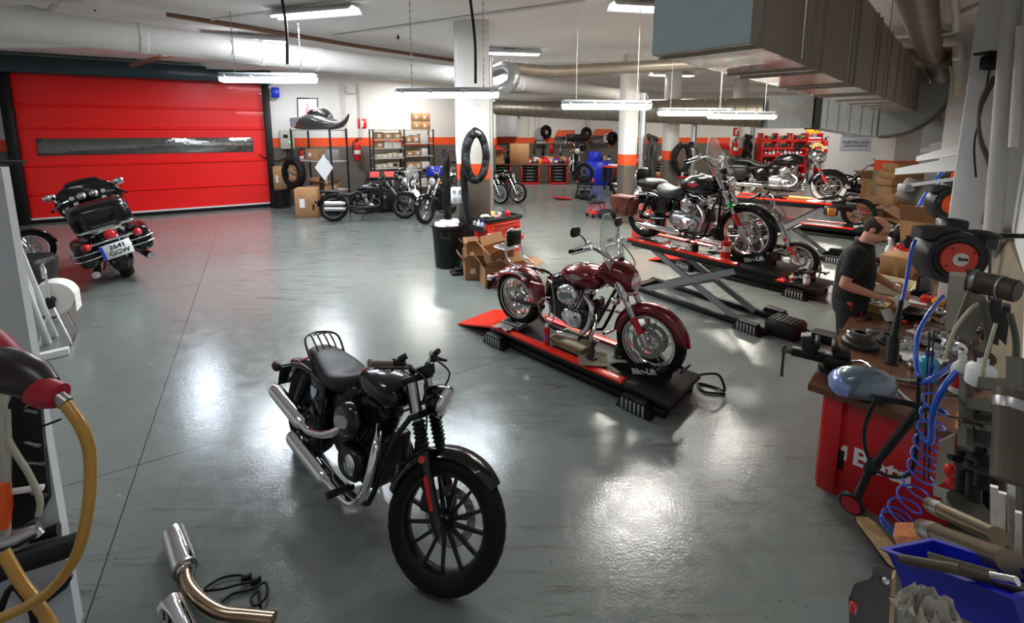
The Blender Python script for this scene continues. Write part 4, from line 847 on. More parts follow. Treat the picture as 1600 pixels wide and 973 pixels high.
# ---------------------------------------------------------------- motorcycle lifts
CHECK = mat('black deck plate', (.02, .02, .021), .4, .3, bump=.5, bs=60, rvar=.3, vs=8)
GREYP = mat('grey arm paint', (.23, .24, .25), .4, .2)
def lift(label, front, head, z=.19, L=2.2, W=.66, raised=False, deck=None, ramp=True, railL=1.72, name_txt=True, basebox=True, rails=(-1, 1)):
    """front: ground point under the middle of the front edge; x runs backwards as negative"""
    t = thing('motorcycle_lift', label, 'motorcycle lift', (front[0], front[1], 0), R(head), 'motorcycle lifts'); dm = deck or CHECK
    M3 = t.matrix_basis
    mb = MB(); mb.box((-L/2, 0, z-.035), (L, W, .05), .008); mb.box((-L/2, 0, z-.085), (L*.96, W*.86, .06), .01); dk = obj('deck', mb, dm, t)
    for y in rails:
        mb = MB(); mb.prism([(-.05, 0), (.05, 0), (.05, .022), (.0, .034), (-.05, .022)], (-L+railL/2+.02, y*(W/2-.035), z-.012), (0, 1, 0), (0, 0, 1), railL); obj('side_rail', mb, LIFTRED, t)
    # front wheel chock
    mb = MB()
    for y in (-1, 1): mb.prism([(-.3, 0), (.24, 0), (.24, .1), (.1, .17), (-.02, .12), (-.22, .05)], (-.42, y*.1, z-.01), (1, 0, 0), (0, 0, 1), .018, .003)
    mb.box((-.2, 0, z+.1), (.03, .24, .14), .008); mb.box((-.45, 0, z), (.5, .2, .012)); ck = obj('wheel_chock', mb, TRACE, t)
    mb = MB(); mb.box((-.16, 0, z+.17), (.05, .4, .05), .01); mb.cyl((-.16, 0, z+.17), (-.02, 0, z+.17), .014, n=8); mb.cyl((-.02, -.09, z+.17), (-.02, .09, z+.17), .012, n=8); obj('clamp_handle', mb, SATIN, ck)
    if name_txt: text('chock_lettering', 'Bike-Lift', .075, PAPER, ck, M3 @ V((-.36, -.1115, z+.055)), M3.to_3x3() @ V((1, 0, .35)), M3.to_3x3() @ V((-.35, 0, 1)), bold=.002)
    # ribbed feet
    zb = .0
    for x in ((-.3, -L+.12) if not raised else (-.25,)):
        for y in (-1, 1):
            mb = MB(); mb.prism([(-.17, 0), (.17, 0), (.17, .02), (.11, .13), (-.11, .13), (-.17, .02)], (x, y*(W/2+.03), 0), (1, 0, 0), (0, 0, 1), .11, .006); ft = obj('foot', mb, TRACE, t)
            mb = MB()
            for i in range(6): mb.box((x-.1+i*.04, y*(W/2+.087), .06), (.02, .012, .1), .004)
            obj('foot_rib', mb, GREYPL, ft)
    mb = MB(); 
    for y in (-1, 1): mb.box((-L/2, y*(W/2-.06), .035), (L*.95, .07, .07), .008)
    for x in (-.12, -L+.12): mb.box((x, 0, .03), (.1, W*.8, .06), .008)
    obj('base_frame', mb, TRACE, t)
    if raised:
        for y in (-1, 1):
            yy = y*(W/2-.1)
            for i, (xa, xb) in enumerate(((-.45, -L+.42), (-L+.35, -.5))):
                mb = MB(); a = V((xa, yy+y*i*.045, .06)); b = V((xb, yy+y*i*.045, z-.1)); d = (b-a); u = d.normalized(); q = u.cross(V((0, 1, 0)))
                mb.loft([[p+q*h+V((0, k, 0)) for h, k in ((-.04, -.02), (.04, -.02), (.04, .02), (-.04, .02))] for p in (a, b)]); obj('scissor_arm', mb, GREYP, t)
        mb = MB(); mb.cyl((-L*.49, -W/2+.05, (z+.0)/2), (-L*.49, W/2-.05, z/2), .025, n=10); mb.cyl((-L*.75, 0, .1), (-L*.4, 0, z*.55), .035, n=10); obj('scissor_axle', mb, STEEL, t)
        if basebox:
            mb = MB(); mb.box((.06, -.08, .1), (.36, .34, .2), .03); cb = obj('pump_cover', mb, TRACE, t)
            mb = MB()
            for i in range(7): mb.box((-.07+i*.045, -.08, .203), (.014, .25, .008))
            obj('cover_rib', mb, SATIN, cb)
            mb = MB(); mb.prism([(-.14, -.1), (.14, -.1), (.14, .1), (-.14, .1)], (.42, .12, .09), (1, 0, .1), (0, 1, 0), .03); mb.box((.42, .12, .04), (.24, .17, .08), .01); mb.tube([V((.3, .1, .04)), V((.24, .05, .1)), V((.15, 0, .12))], .012, 6, k=3); obj('foot_pedal', mb, TRACE, t)
    if ramp == 'side':
        mb = MB(); mb.prism([(-.3, -.35), (.3, -.3), (.3, .3), (-.3, .35)], (.1, -W/2-.5, .05), (1, 0, .08), (0, 1, -.1), .03); obj('ramp', mb, LIFTRED, t)
    elif ramp and not raised:
        mb = MB(); rl = .62
        mb.prism([(0, -W/2), (-rl, -W/2+.02), (-rl, W/2-.02), (0, W/2)], (-L-.01, 0, z-.02), (1, 0, (z-.03)/rl), (0, 1, 0), .02); mb.box((-L+.02, 0, z-.02), (.06, W, .03), .005); obj('ramp', mb, LIFTRED, t)
    return t
def toward(p, head, d, side=0.0): a = R(head); return (p[0]+cos(a)*d-sin(a)*side, p[1]+sin(a)*d+cos(a)*side)
lift('low lift with red ramp under the burgundy motorcycle', (1.56, 3.72), -44, .19)
lift('raised grey-armed scissor lift under the motorcycle with windscreen and brown bag', (3.36, 5.27), -54, .8, raised=True)
pf = gp(1297, 316, 1.1); lift('rear raised scissor lift under the motorcycle with cream-walled tyres', toward(pf, -40, .42), -40, 1.1, raised=True, L=2.1)
pf = gp(1243, 434, .2); lift('low lift between the two raised ones, under the stripped silver-forked motorcycle', toward(pf, -50, .42), -50, .2)
lift('far lift with red ramp in front of the red benches', (2.72, 16.4), -97, .62, raised=True, L=2.0, ramp='side')
lift('low lift beside the rear raised one, holding a lone wheel', (8.35, 9.95), -40, .26)
lift('long low lift among cardboard boxes at the back', (13.0, 14.3), -35, .12, name_txt=False)
def loose_wheel(label, p, rz, lean=0, R_=.32, style=('twin', 5), rm=CHROME, grp=None):
    t = thing('wheel_assembly', label, 'wheel', p, R(rz), grp); t.rotation_euler[0] = R(lean)
    wheel(t, 'wheel_rim', (0, 0, R_), R_, R_*.7, .13, style, rm, None, (1,), None, None, 1); return t
loose_wheel('lone spoked motorcycle wheel held in the chock of a low lift', toward((8.35, 9.95), -40, -.42)+(.26,), -35, 0, .34)
loose_wheel('big loose wheel leaning on the bike on the far lift', (2.62, 16.2, .64), -20, 8, .36, ('cast', 9), SATIN)
# ---------------------------------------------------------------- boxes, cans, bottles
def carton(label, p, d, rz=0, flaps=0, lab=1, group=None, m=None, tilt=(0, 0), fill=None):
    """cardboard box; flaps: 0 taped shut, else opening angle of the flaps in degrees"""
    x, y, z = d; t = thing('cardboard_box', label, 'cardboard box', p, R(rz), group); t.rotation_euler[0] = R(tilt[0]); t.rotation_euler[1] = R(tilt[1]); m = m or CARD
    mb = MB()
    if not flaps:
        mb.box((0, 0, z/2), d, .006); b = obj('box_body', mb, m, t)
        q = MB(); q.box((0, 0, z/2), (x*1.004, min(.05, y*.2), z*1.004)); obj('tape', q, mat('brown packing tape', (.4, .24, .11), .35), b)
    else:
        k = .006
        for sx in (-1, 1): mb.box((sx*(x/2-k/2), 0, z/2), (k, y, z)); mb.box((0, sx*(y/2-k/2), z/2), (x, k, z))
        mb.box((0, 0, k/2), (x, y, k)); b = obj('box_body', mb, m, t)
        for i, (ax, ln, wd) in enumerate(((0, y*.48, x), (1, x*.48, y), (2, y*.48, x), (3, x*.48, y))):
            a = R(flaps+rnd(-22, 22)); q = MB(); c, s_ = cos(a), sin(a)
            T = Matrix.Rotation(ax*pi/2, 4, 'Z') @ Matrix.Translation((0, -(y if ax % 2 == 0 else x)/2, z))
            q.loft([[T @ V(v) for v in ((-wd/2, 0, 0), (wd/2, 0, 0), (wd/2*.98, -ln*c, ln*s_), (-wd/2*.98, -ln*c, ln*s_))], [T @ V(v) for v in ((-wd/2, .005*s_, .005), (wd/2, .005*s_, .005), (wd/2*.98, -ln*c+.005*s_, ln*s_+.005*c), (-wd/2*.98, -ln*c+.005*s_, ln*s_+.005*c))]]); obj('flap', q, CARDIN, b)
        if fill:
            q = MB()
            for i in range(8): q.ell((rnd(-.3, .3)*x, rnd(-.3, .3)*y, z*.86), (x*.16, y*.16, z*.14), 8, 6, rz=rnd(0, 3), pw=.8)
            obj('packing', q, fill, b)
    if lab:
        q = MB(); q.box((-x*.18, -y/2-.001, z*.5), (x*.22, .003, z*.3)); obj('box_label', q, LABELM if lab == 2 else PAPER, b); q = MB(); q.box((x/2+.001, y*.1, z*.45), (.003, y*.25, z*.3)); obj('box_label', q, LABELM if lab == 2 else PAPER, b)
    return t
def can(label, p, h=.2, r=.03, m=REDPL, band=PAPER, cap=WHITEPL, cat='spray can', name='spray_can', group=None):
    t = thing(name, label, cat, p, rnd(0, 6), group)
    mb = MB(); mb.lathe([(r*.96, 0), (r, .005), (r, h*.8), (r*.85, h*.84), (r*.5, h*.87)], n=18); b = obj('can_body', mb, m, t)
    mb = MB(); mb.lathe([(r*1.01, h*.22), (r*1.01, h*.55)], n=18); obj('can_label', mb, band, b)
    mb = MB(); mb.lathe([(r*.62, h*.84), (r*.6, h*.97), (r*.4, h), (0, h)], n=16); obj('can_cap', mb, cap, t); return t
def bottle(label, p, h=.24, r=.04, m=WHITEPL, cap=REDPL, band=None, cat='bottle', name='bottle', spray=False, group=None):
    t = thing(name, label, cat, p, rnd(0, 6), group)
    mb = MB(); mb.lathe([(r*.94, 0), (r, .008), (r, h*.62), (r*.8, h*.74), (r*.38, h*.82), (r*.36, h*.88)], n=18); b = obj('bottle_body', mb, m, t)
    if band: mb = MB(); mb.lathe([(r*1.01, h*.16), (r*1.01, h*.52)], n=18); obj('bottle_label', mb, band, b)
    mb = MB(); mb.lathe([(r*.42, h*.86), (r*.42, h), (0, h)], n=14); c = obj('bottle_cap', mb, cap, t)
    if spray: mb = MB(); mb.box((r*.5, 0, h*1.07), (r*1.8, r*.55, h*.12), .006); mb.tube([V((r*.9, 0, h*1.03)), V((r*1.0, 0, h*.95)), V((r*1.25, 0, h*.9))], .006, 6); obj('spray_trigger', mb, cap, c)
    return t
def rag(label, p, s=.15, m=PAPER, h=.05, group=None):
    mb = MB(); n = 12; rows = []
    for i in range(n): rows.append([V(((i/(n-1)-.5)*s*2+rnd(-.1, .1)*s, (j/(n-1)-.5)*s*1.5+rnd(-.1, .1)*s, rnd(0, h)*(1-abs(i/(n-1)-.5)-abs(j/(n-1)-.5)*.8)+.004)) for j in range(n)])
    vs = [v for r in rows for v in r]+[v-V((0, 0, .004)) for r in rows for v in r]; f = []
    N = n*n
    for i in range(n-1):
        for j in range(n-1): a = i*n+j; f += [(a, a+n, a+n+1, a+1), (N+a, N+a+1, N+a+n+1, N+a+n)]
    mb.add(vs, f); return solo('crumpled_rag', mb, m, label, 'rag', group, loc=tuple(p), rz=rnd(0, 6), W=False)
# things lying on the two near lifts
def onlift(front, head, z, x, y): q = toward(front, head, x, y); return (q[0], q[1], z)
LA_ = ((1.56, 3.72), -44, .19)
can('red and white spray can standing on the low lift beside the burgundy motorcycle', onlift(*LA_, -1.42, -.24), .24, .033, REDPL, mat('purple can print', (.3, .06, .2), .4))
def tray(label, p, rz, d, m, cat='tray', name='plastic_tray', fill=None, nf=30, taper=.86, group=None):
    x, y, h = d; t = thing(name, label, cat, p, R(rz), group); mb = MB(); k = .006
    o = lambda a, z: [V((sx*x/2*a, sy*y/2*a, z)) for sx, sy in ((-1, -1), (1, -1), (1, 1), (-1, 1))]
    rim = [V((sx*(x/2+.012), sy*(y/2+.012), h)) for sx, sy in ((-1, -1), (1, -1), (1, 1), (-1, 1))]
    inn = lambda a, z: [V((sx*(x/2*a-k), sy*(y/2*a-k), z)) for sx, sy in ((-1, -1), (1, -1), (1, 1), (-1, 1))]
    mb.loft([o(taper, 0), o(1, h-.012), rim, inn(1, h), inn(taper, k)]); b = obj('tray_body', mb, m, t)
    if fill:
        q = MB()
        for i in range(nf):
            a = rnd(0, pi); c = V((rnd(-.36, .36)*x, rnd(-.36, .36)*y, rnd(.2, .75)*h)); l = rnd(.02, .06)
            if i % 3: q.cyl(c-V((cos(a)*l, sin(a)*l, rnd(-.01, .01))), c+V((cos(a)*l, sin(a)*l, 0)), rnd(.008, .018), n=8)
            else: q.box(c, (rnd(.03, .07), rnd(.02, .05), rnd(.02, .04)), .004, rz=a)
        b2 = obj('small_parts', q, fill, b); b2['kind'] = 'stuff'
    return t
tray('pale drip tray on the low lift under the burgundy motorcycle', onlift(*LA_, -1.2, -.06), -46, (.42, .3, .08), mat('dirty cream plastic', (.5, .44, .3), .5))
tray('small grey parts tray at the ramp end of the low lift', onlift(*LA_, -1.98, -.14), -40, (.24, .18, .07), GREYPL, fill=STEEL, nf=10)
mb = MB(); mb.prism([(-.15, -.13), (.13, -.16), (.17, .1), (-.12, .15)], (0, 0, .008), (1, 0, 0), (0, 1, 0), .012); solo('oily_cloth', mb, mat('oily rag', (.2, .17, .12), .8, var=.5, vs=12), 'flat oily cloth on the red rail of the low lift', 'rag', loc=onlift((1.56, 3.72), -44, .215, -.87, -.2), W=False)
mb = MB(); mb.cyl((0, 0, 0), (0, 0, .02), .06, n=16); mb.cyl((0, 0, .02), (0, 0, .16), .025, n=12); mb.box((0, 0, .17), (.1, .05, .02), .005); solo('small_jack', mb, DARKST, 'small rusty jack standing on the oily cloth under the burgundy motorcycle', 'jack', loc=onlift(LA_[0], -44, .23, -.87, -.2), W=False)
rag('grey rag lying over the rail at the ramp end of the low lift', onlift((1.56, 3.72), -44, .22, -2.0, -.3), .1, mat('grey cloth', (.35, .33, .3), .9))
mb = MB(); [mb.lathe([(.1, 0), (.11, .012), (.1, .024), (.08, .012)], (0, 0, i*.022), (0, 0, 1), 22, closed=True) for i in range(3)]; solo('strap_coil', mb, HOSE, 'black strap coil on the low lift by the burgundy front wheel', 'strap', loc=onlift(*LA_, -.72, .18), W=False)
mb = MB(); mb.tube([V(p) for p in ((0, .1, .17), (.14, .16, .2), (.2, .18, .06), (.1, .25, .015), (-.05, .2, .015), (.05, .1, .015), (.2, .2, .015))], .012, 8, k=6); solo('air_hose', mb, HOSE, 'black air hose drooping from the front of the low lift', 'hose', loc=(1.72, 3.9, 0), rz=R(-44), W=False)
LB_ = ((3.36, 5.27), -54, .8)
def pump(label, p):
    t = thing('pump_sprayer', label, 'pump sprayer', p, .6); mb = MB(); mb.lathe([(.055, 0), (.06, .01), (.06, .15), (.045, .19), (.03, .2)], n=20); b = obj('sprayer_body', mb, mat('cream bottle', (.72, .62, .48), .4), t)
    mb = MB(); mb.lathe([(.061, .03), (.061, .12)], n=20); obj('sprayer_label', mb, REDPL, b)
    mb = MB(); mb.lathe([(.045, .19), (.05, .2), (.045, .25), (.02, .26), (.014, .3), (.03, .31), (.03, .325), (0, .33)], n=16); mb.tube([V((.03, 0, .23)), V((.1, 0, .24)), V((.12, 0, .2))], .012, 8); mb.tube([V((-.03, 0, .24)), V((-.09, 0, .22)), V((-.1, 0, .15))], .011, 8); obj('pump_head', mb, REDPL, t); return t
pump('red-topped pump sprayer standing on the raised lift by the wire-spoked front wheel', onlift(*LB_, -.66, -.24))
can('black can with red lid on the raised lift rail', onlift((3.36, 5.27), -54, .825, -1.08, -.26), .13, .045, TRACE, TRACE, REDPL, 'can', 'tin_can')
bottle('small orange bottle on the raised lift under the brown-bagged motorcycle', onlift((3.36, 5.27), -54, .8, -1.55, -.2), .13, .04, WHITEPL, ORANGE, ORANGE)
for i, (x, y, s, lb) in enumerate(((-1.75, -.12, .11, 'nearest the rear wheel'), (-1.42, -.29, .09, 'over the rail left of the black can'), (-1.22, -.27, .07, 'over the rail beside the black can'), (-.98, .1, .1, 'by the wire-spoked wheel'))):
    rag('crumpled white paper towel on the raised lift '+lb, onlift((3.36, 5.27), -54, .825, x, y), s, PAPER, .07)
for i, (x, y, a) in enumerate(((-1.3, -.05, .3), (-1.15, -.16, 1.2), (-1.0, -.1, -.4), (-1.35, -.14, 2.0))):
    mb = MB(); mb.cyl((-.1, 0, .012), (.02, 0, .012), .006, n=8); mb.box((.06, 0, .014), (.1, .026, .026), .01); solo('screwdriver', mb, [SATIN, REDPL, TRACE, REDPL][i], ['black screwdriver', 'red screwdriver', 'black long screwdriver', 'second red screwdriver'][i]+' lying on the raised lift deck '+['under the engine', 'by the rail', 'near the front wheel', 'behind the orange bottle'][i], 'screwdriver', loc=onlift(*LB_, x, y), rz=a, W=False)
LC_ = (toward(gp(1243, 434, .2), -50, .42), -50, .2)
bottle('white bottle with red cap on the low lift beneath the silver fork', onlift(*LC_, -.5, -.26), .2, .03, WHITEPL, REDPL, REDPL)
bottle('small white bottle on the low lift beside the red-capped one', onlift(*LC_, -.38, -.27), .14, .025, WHITEPL, AMBER, REDPL)
bottle('grey oil bottle on the low lift at its front end', onlift(*LC_, -.2, -.24), .2, .045, mat('grey oil bottle', (.3, .3, .36), .4), TRACE, PAPER)
LD_ = (toward(gp(1297, 316, 1.1), -40, .42), -40, 1.1)
tray('yellowish drip tray on the rear raised lift', onlift(*LD_, -.95, -.12), -40, (.45, .25, .07), mat('dirty yellow plastic', (.5, .42, .16), .5))
mb = MB(); mb.box((0, 0, .02), (.3, .2, .04), .01); solo('folded_paper', mb, PAPER, 'white folded sheet beside the yellowish tray on the rear raised lift', 'paper', loc=onlift(*LD_, -.62, -.16), rz=.4, W=False)
mb = MB(); mb.box((0, 0, .05), (.6, .16, .1), .02); solo('tool_roll', mb, TRACE, 'black tool roll on the rear raised lift under the saddlebags', 'tool roll', loc=onlift(*LD_, -1.4, -.16), rz=R(-40), W=False)
# ---------------------------------------------------------------- left half: racks, cartons, cart, bin, hoses
def rack(label, o, e1, ln, dp, ht, shelves, n=3, top=None, grp=None):
    """o front-left foot, e1 direction of the long side"""
    e1 = V((e1[0], e1[1], 0)).normalized(); rz = math.atan2(e1.y, e1.x); t = thing('storage_rack', label, 'shelving rack', o, rz, grp)
    for i in range(n):
        for y in (0, dp):
            mb = MB(); x = ln*i/(n-1); mb.box((x, y, ht/2), (.045, .045, ht), .004); obj('upright', mb, TRACE, t)
    for a, b, z in shelves:
        mb = MB(); mb.box(((a+b)/2*ln, dp/2, z-.015), ((b-a)*ln, dp+.04, .03), .004); obj('shelf', mb, mat('grey shelf board', (.38, .37, .36), .5), t)
    def on(x, y, z): return V(o)+e1*x+V((-e1.y, e1.x, 0))*y+V((0, 0, z))
    return t, on, math.degrees(rz)
# the four-post rack with the fairing on top
rA = V((-6.72, 13.75, 0)); rC = V((-5.22, 12.95, 0)); e = rC-rA
t, on, dg = rack('black rack by the red door with a motorcycle fairing on top', rA, e, e.length, .6, 2.55, ((0, 1, 2.52), (0, 1, 1.6), (0, 1, .75), (0, 1, .2)), 2)
def fairing_top(p, rz):
    t = thing('motorcycle_fairing', 'grey-black motorcycle fairing with wings lying on top of the black rack', 'fairing', p, rz, sc=1.25)
    mb = MB(); sloft([(-.75, .1, .05, .03), (-.6, .13, .2, .12), (-.3, .18, .3, .18), (0, .2, .34, .2), (.3, .14, .3, .14), (.55, .12, .16, .08), (.72, .22, .07, .06), (.8, .34, .03, .03)], 20, 4, .8, mb); b = obj('fairing_shell', mb, mat('grey black paint', (.05, .05, .048), .22, coat=.8), t)
    mb = MB(); sloft([(-.28, .24, .12, .1), (-.15, .28, .24, .2), (.1, .3, .26, .2), (.28, .24, .14, .12)], 18, 4, .8, mb); q = obj('instrument_binnacle', mb, SATIN, t)
    for y in (-.08, .08): mb = MB(); mb.lathe([(.05, 0), (.06, .015), (.05, .02)], (.06, y-.14, .46), (.3, -.8, .5), 16); obj('gauge_hole', mb, ALU, q)
    mb = MB(); mb.prism([(-.3, -.1), (.25, -.06), (.2, .1), (-.25, .12)], (-.35, -.25, .18), (1, 0, .1), (0, -.3, 1), .02); obj('pale_panel', mb, GREYPL, t)
fairing_top(on(.95, .3, 2.52), R(-15))
t = thing('framed_picture', 'framed poster of a motorcycle standing at the left end of the black rack', 'picture', on(.22, .45, 2.55), R(10)); t.rotation_euler[0] = R(-8)
mb = MB(); mb.box((0, 0, .48), (.62, .03, .96), .006); fr = obj('picture_frame', mb, TRACE, t); mb = MB(); mb.box((0, -.017, .48), (.54, .006, .86)); obj('print', mb, mat('picture print', (.5, .42, .46), .4, var=.25, vs=3), fr)
mb = MB(); mb.ell((0, -.022, .3), (.16, .006, .1), 14, 8); mb.ell((-.12, -.022, .22), (.09, .006, .09), 14, 8); mb.ell((.13, -.022, .22), (.09, .006, .09), 14, 8); obj('printed_motorcycle', mb, mat('print dark red', (.16, .03, .04), .4), fr)
mb = MB(); mb.ell((.0, -.022, .53), (.07, .006, .16), 14, 8); mb.ell((0, -.022, .74), (.045, .006, .055), 12, 8); obj('printed_rider', mb, mat('print rose', (.42, .16, .16), .4), fr)
carton('brown box on the middle shelf of the black rack', on(.75, .3, 1.6), (.55, .38, .35), dg, group=None)
can('black can with white lid on the middle shelf of the black rack', on(1.2, .12, 1.6), .16, .06, TRACE, TRACE, WHITEPL, 'can', 'tin_can')
mb = MB(); mb.box((0, 0, .16), (.36, .3, .32), .03); solo('grey_machine', mb, GREYPL, 'grey boxy machine standing behind the brown box on the black rack', 'machine', loc=on(1.12, .5, 1.6), rz=R(dg), W=False)
carton('flat open brown box on the low shelf of the black rack', on(1.15, .22, .75), (.6, .4, .16), dg, flaps=15)
mb = MB(); mb.cyl((0, 0, 0), (0, 0, .3), .07, n=14); mb.lathe([(.07, .3), (.03, .36), (.03, .4)], n=12); solo('dark_bottle', mb, TRACE, 'dark round bottle on the low shelf of the black rack', 'bottle', loc=on(1.25, -.0, .78), W=False)
t = thing('tyre_casing', 'big tyre stuffed with brown paper, hung on the end of the black rack', 'tyre', on(.28, -.2, .72), R(dg)); mb = MB(); mb.lathe([(.3, -.09), (.42, -.11), (.48, -.05), (.5, 0), (.48, .05), (.42, .11), (.3, .09)], (0, 0, .5), (0, 1, 0), 36, closed=True); o = obj('tyre_ring', mb, RUBBER, t)
mb = MB(); [mb.ell((rnd(-.14, .14), rnd(-.04, .04), .5+rnd(-.2, .2)), (.13, .06, .1), 8, 6, pw=.8) for i in range(9)]; obj('paper_stuffing', mb, CARDIN, t)
mb = MB(); mb.prism([(-.22, -.3), (.2, -.3), (.22, .3), (-.2, .3)], on(.05, -.15, 1.15), V((e.x, e.y, 0)).normalized(), (0, -.1, 1), .008); solo('hanging_paper', mb, PAPER, 'white paper hanging at the left post of the black rack, beside the tyre', 'paper')
mb = MB(); mb.prism([(-.27, 0), (0, -.36), (.27, 0), (0, .36)], on(1.72, -.28, 1.45), (1, -.1, 0), (0, 0, 1), .012); solo('hanging_sheet', mb, PAPER, 'white square sheet hung cornerwise on the right post of the black rack', 'paper')
carton('tall brown box with white label on the floor left of the long low black motorcycle', (-5.95, 12.95, 0), (.62, .5, .85), 10, lab=1)
mb = MB(); mb.box((0, 0, .45), (.16, .03, .9), .005); solo('white_board_offcut', mb, PAPER, 'white board leaning on the tall brown box', 'board', loc=(-5.6, 13.3, .5), rz=.2, W=False)
t = thing('small_bin', 'black bin with folded cardboard in it under the control box by the door', 'bin', (-7.55, 14.5, 0), 0); mb = MB(); mb.lathe([(.26, 0), (.3, .6), (.31, .62), (.28, .62), (.25, .04), (0, .04)], n=20); obj('bin_body', mb, TRACE, t)
carton('torn brown carton sticking out of the black bin by the door', (-7.55, 14.5, .55), (.34, .26, .8), 20, lab=2)
def wallthing(name, mb, m, label, cat, s, off, z, grp=None):
    p = L_(s, off, z); o = obj(name, mb, m); o.location = p; o.rotation_euler = (0, 0, LA); return tag(o, label, cat, grp)
t = thing('control_box', 'pale door control box with green lamp on the orange stripe', 'control box', L_(DW+.55, .12, 1.95), LA); mb = MB(); mb.box((0, 0, .25), (.42, .2, .62), .02); o = obj('case', mb, mat('pale metal case', (.5, .5, .42), .5), t)
mb = MB(); mb.cyl((.06, -.1, .18), (.06, -.12, .18), .025); obj('green_lamp', mb, mat('green lamp', (.05, .8, .2), .3, emit=2), o); mb = MB(); mb.box((-.05, -.102, .36), (.14, .01, .12), .003); obj('display', mb, TRACE, o)
mb = MB(); [mb.tube([V((x, 0, 0)), V((x, 0, -.3)), V((x-.4-x, 0, -.42)), V((-.8, 0, -.2))], .02, 6, k=4) for x in (0, .08)]; wallthing('control_cable', mb, HOSE, 'dark cables drooping from the door control box', 'cable', DW+.5, .08, 1.93)
def extinguisher(label, p, rz, s=1.0, grp='red fire extinguishers'):
    t = thing('fire_extinguisher', label, 'fire extinguisher', p, rz, grp, s); mb = MB(); mb.lathe([(.07, 0), (.08, .015), (.08, .38), (.06, .44), (.025, .47)], n=18); b = obj('cylinder_body', mb, REDPL, t)
    mb = MB(); mb.lathe([(.081, .16), (.081, .26)], n=18); obj('body_label', mb, PAPER, b)
    mb = MB(); mb.cyl((0, 0, .46), (0, 0, .52), .03, n=10); mb.box((.05, 0, .53), (.14, .03, .02), .005); mb.box((.05, 0, .56), (.12, .03, .014), .004); mb.tube([V((-.03, 0, .5)), V((-.1, 0, .45)), V((-.1, -.03, .15))], .014, 6, k=3); obj('valve_and_hose', mb, TRACE, t); return t
extinguisher('small red fire extinguisher hung below the door control box', L_(DW+.95, .12, 1.42), LA, .9)
extinguisher('red fire extinguisher on the stripe behind the black rack', L_(DW+2.75, .2, 1.45), LA, 1.4)
def sign(name, label, p, rz, w_, h, m, bits=(), cat='sign'):
    t = thing(name, label, cat, p, rz); mb = MB(); mb.box((0, 0, 0), (w_, .012, h), .002); b = obj('sign_board', mb, m, t)
    for bn, bx, bm in bits: mb = MB(); mb.box((bx[0], -.008, bx[1]), (bx[2], .006, bx[3]), .002); obj(bn, mb, bm, b)
    return t
FIRE = mat('fire sign red', (.6, .015, .02), .5); EXT = (('pictogram_body', (.0, -.02, .08, .2), PAPER), ('pictogram_hose', (.07, .06, .05, .03), PAPER))
sign('fire_sign', 'red fire extinguisher sign behind the fairing', L_(DW+3.0, .03, 2.75), LA, .3, .34, FIRE, EXT)
sign('wall_notice', 'white notice hung right of the box shelves on the stripe', L_(DW+6.9, .03, 1.98), LA, .4, .5, PAPER)
mb = MB(); mb.lathe([(.26, 0), (.26, .04), (.2, .05), (0, .05)], (0, 0, 0), (0, -1, 0), 26); wallthing('wall_bell', mb, mat('dark red disc', (.16, .02, .02), .4), 'dark red round bell high on the wall left of the first column', 'bell', DW+7.35, .02, 3.0)
mb = MB(); mb.box((0, 0, 0), (.22, .2, .32), .02); wallthing('door_motor_box', mb, BLUEPL, 'small blue box beside the top corner of the red door', 'box', DW+.3, .2, 3.7)
mb = MB(); [mb.cyl((x, 0, 2.25), (x, 0, CZ-.3), .03, n=8) for x in (0, .55)]; mb.box((.25, 0, 3.9), (.3, .1, .25), .01); wallthing('wall_conduit', mb, PIPEW, 'pair of pale conduits running up the wall behind the framed poster', 'conduit', DW+2.4, .06, 0)
# shelf of small boxes
oB = V((-4.72, 15.35, 0)); t, on2, dg2 = rack('long two-bay shelf full of small cartons against the left wall', oB, LD, 2.15, .5, 2.55, tuple((0, .5, z) for z in (.35, .85, 1.2, 1.55, 1.9, 2.2, 2.53))+tuple((.5, 1, z) for z in (.5, 1.1, 1.6, 2.05, 2.53)), 3)
PC = [mat('pale carton', (.45, .4, .28), .8, var=.1), CARD, mat('tan carton', (.34, .2, .1), .8, var=.15), mat('white carton', (.6, .58, .53), .7)]
SH = 'small cartons on the two-bay shelf'
def box1(p, d, rz, m, label, grp):
    mb = MB(); mb.box((0, 0, d[2]/2), d, .005); o = obj('carton', mb, m); o.location = p; o.rotation_euler = (0, 0, R(rz)); tag(o, label, 'carton', grp); q = MB(); q.box((0, -d[1]/2-.001, d[2]*.5), (d[0]*.4, .003, d[2]*.45)); obj('carton_label', q, LABELM, o); return o
sn = {.35: 'lowest', .85: 'second lowest', 1.2: 'third', 1.55: 'fourth', 1.9: 'fifth', 2.2: 'sixth'}
for z in (.35, .85, 1.2, 1.55, 1.9, 2.2):
    x = .08; i = 0; nn = 3 if z > 1.7 else 5
    while x < .95:
        w_ = (.3 if z > 1.7 else .19)+rnd(-.03, .03)
        if x+w_ > 1.05: break
        box1(on2(x+w_/2, .22+rnd(-.03, .03), z), (w_*.96, .36, (.2 if z > 1.7 else .13)+rnd(0, .06)), dg2, PC[(0 if z < 1.7 else 1) if rnd(0, 1) < .75 else 3], 'carton on the %s shelf of the left bay, one of its row' % sn[z], SH); x += w_; i += 1
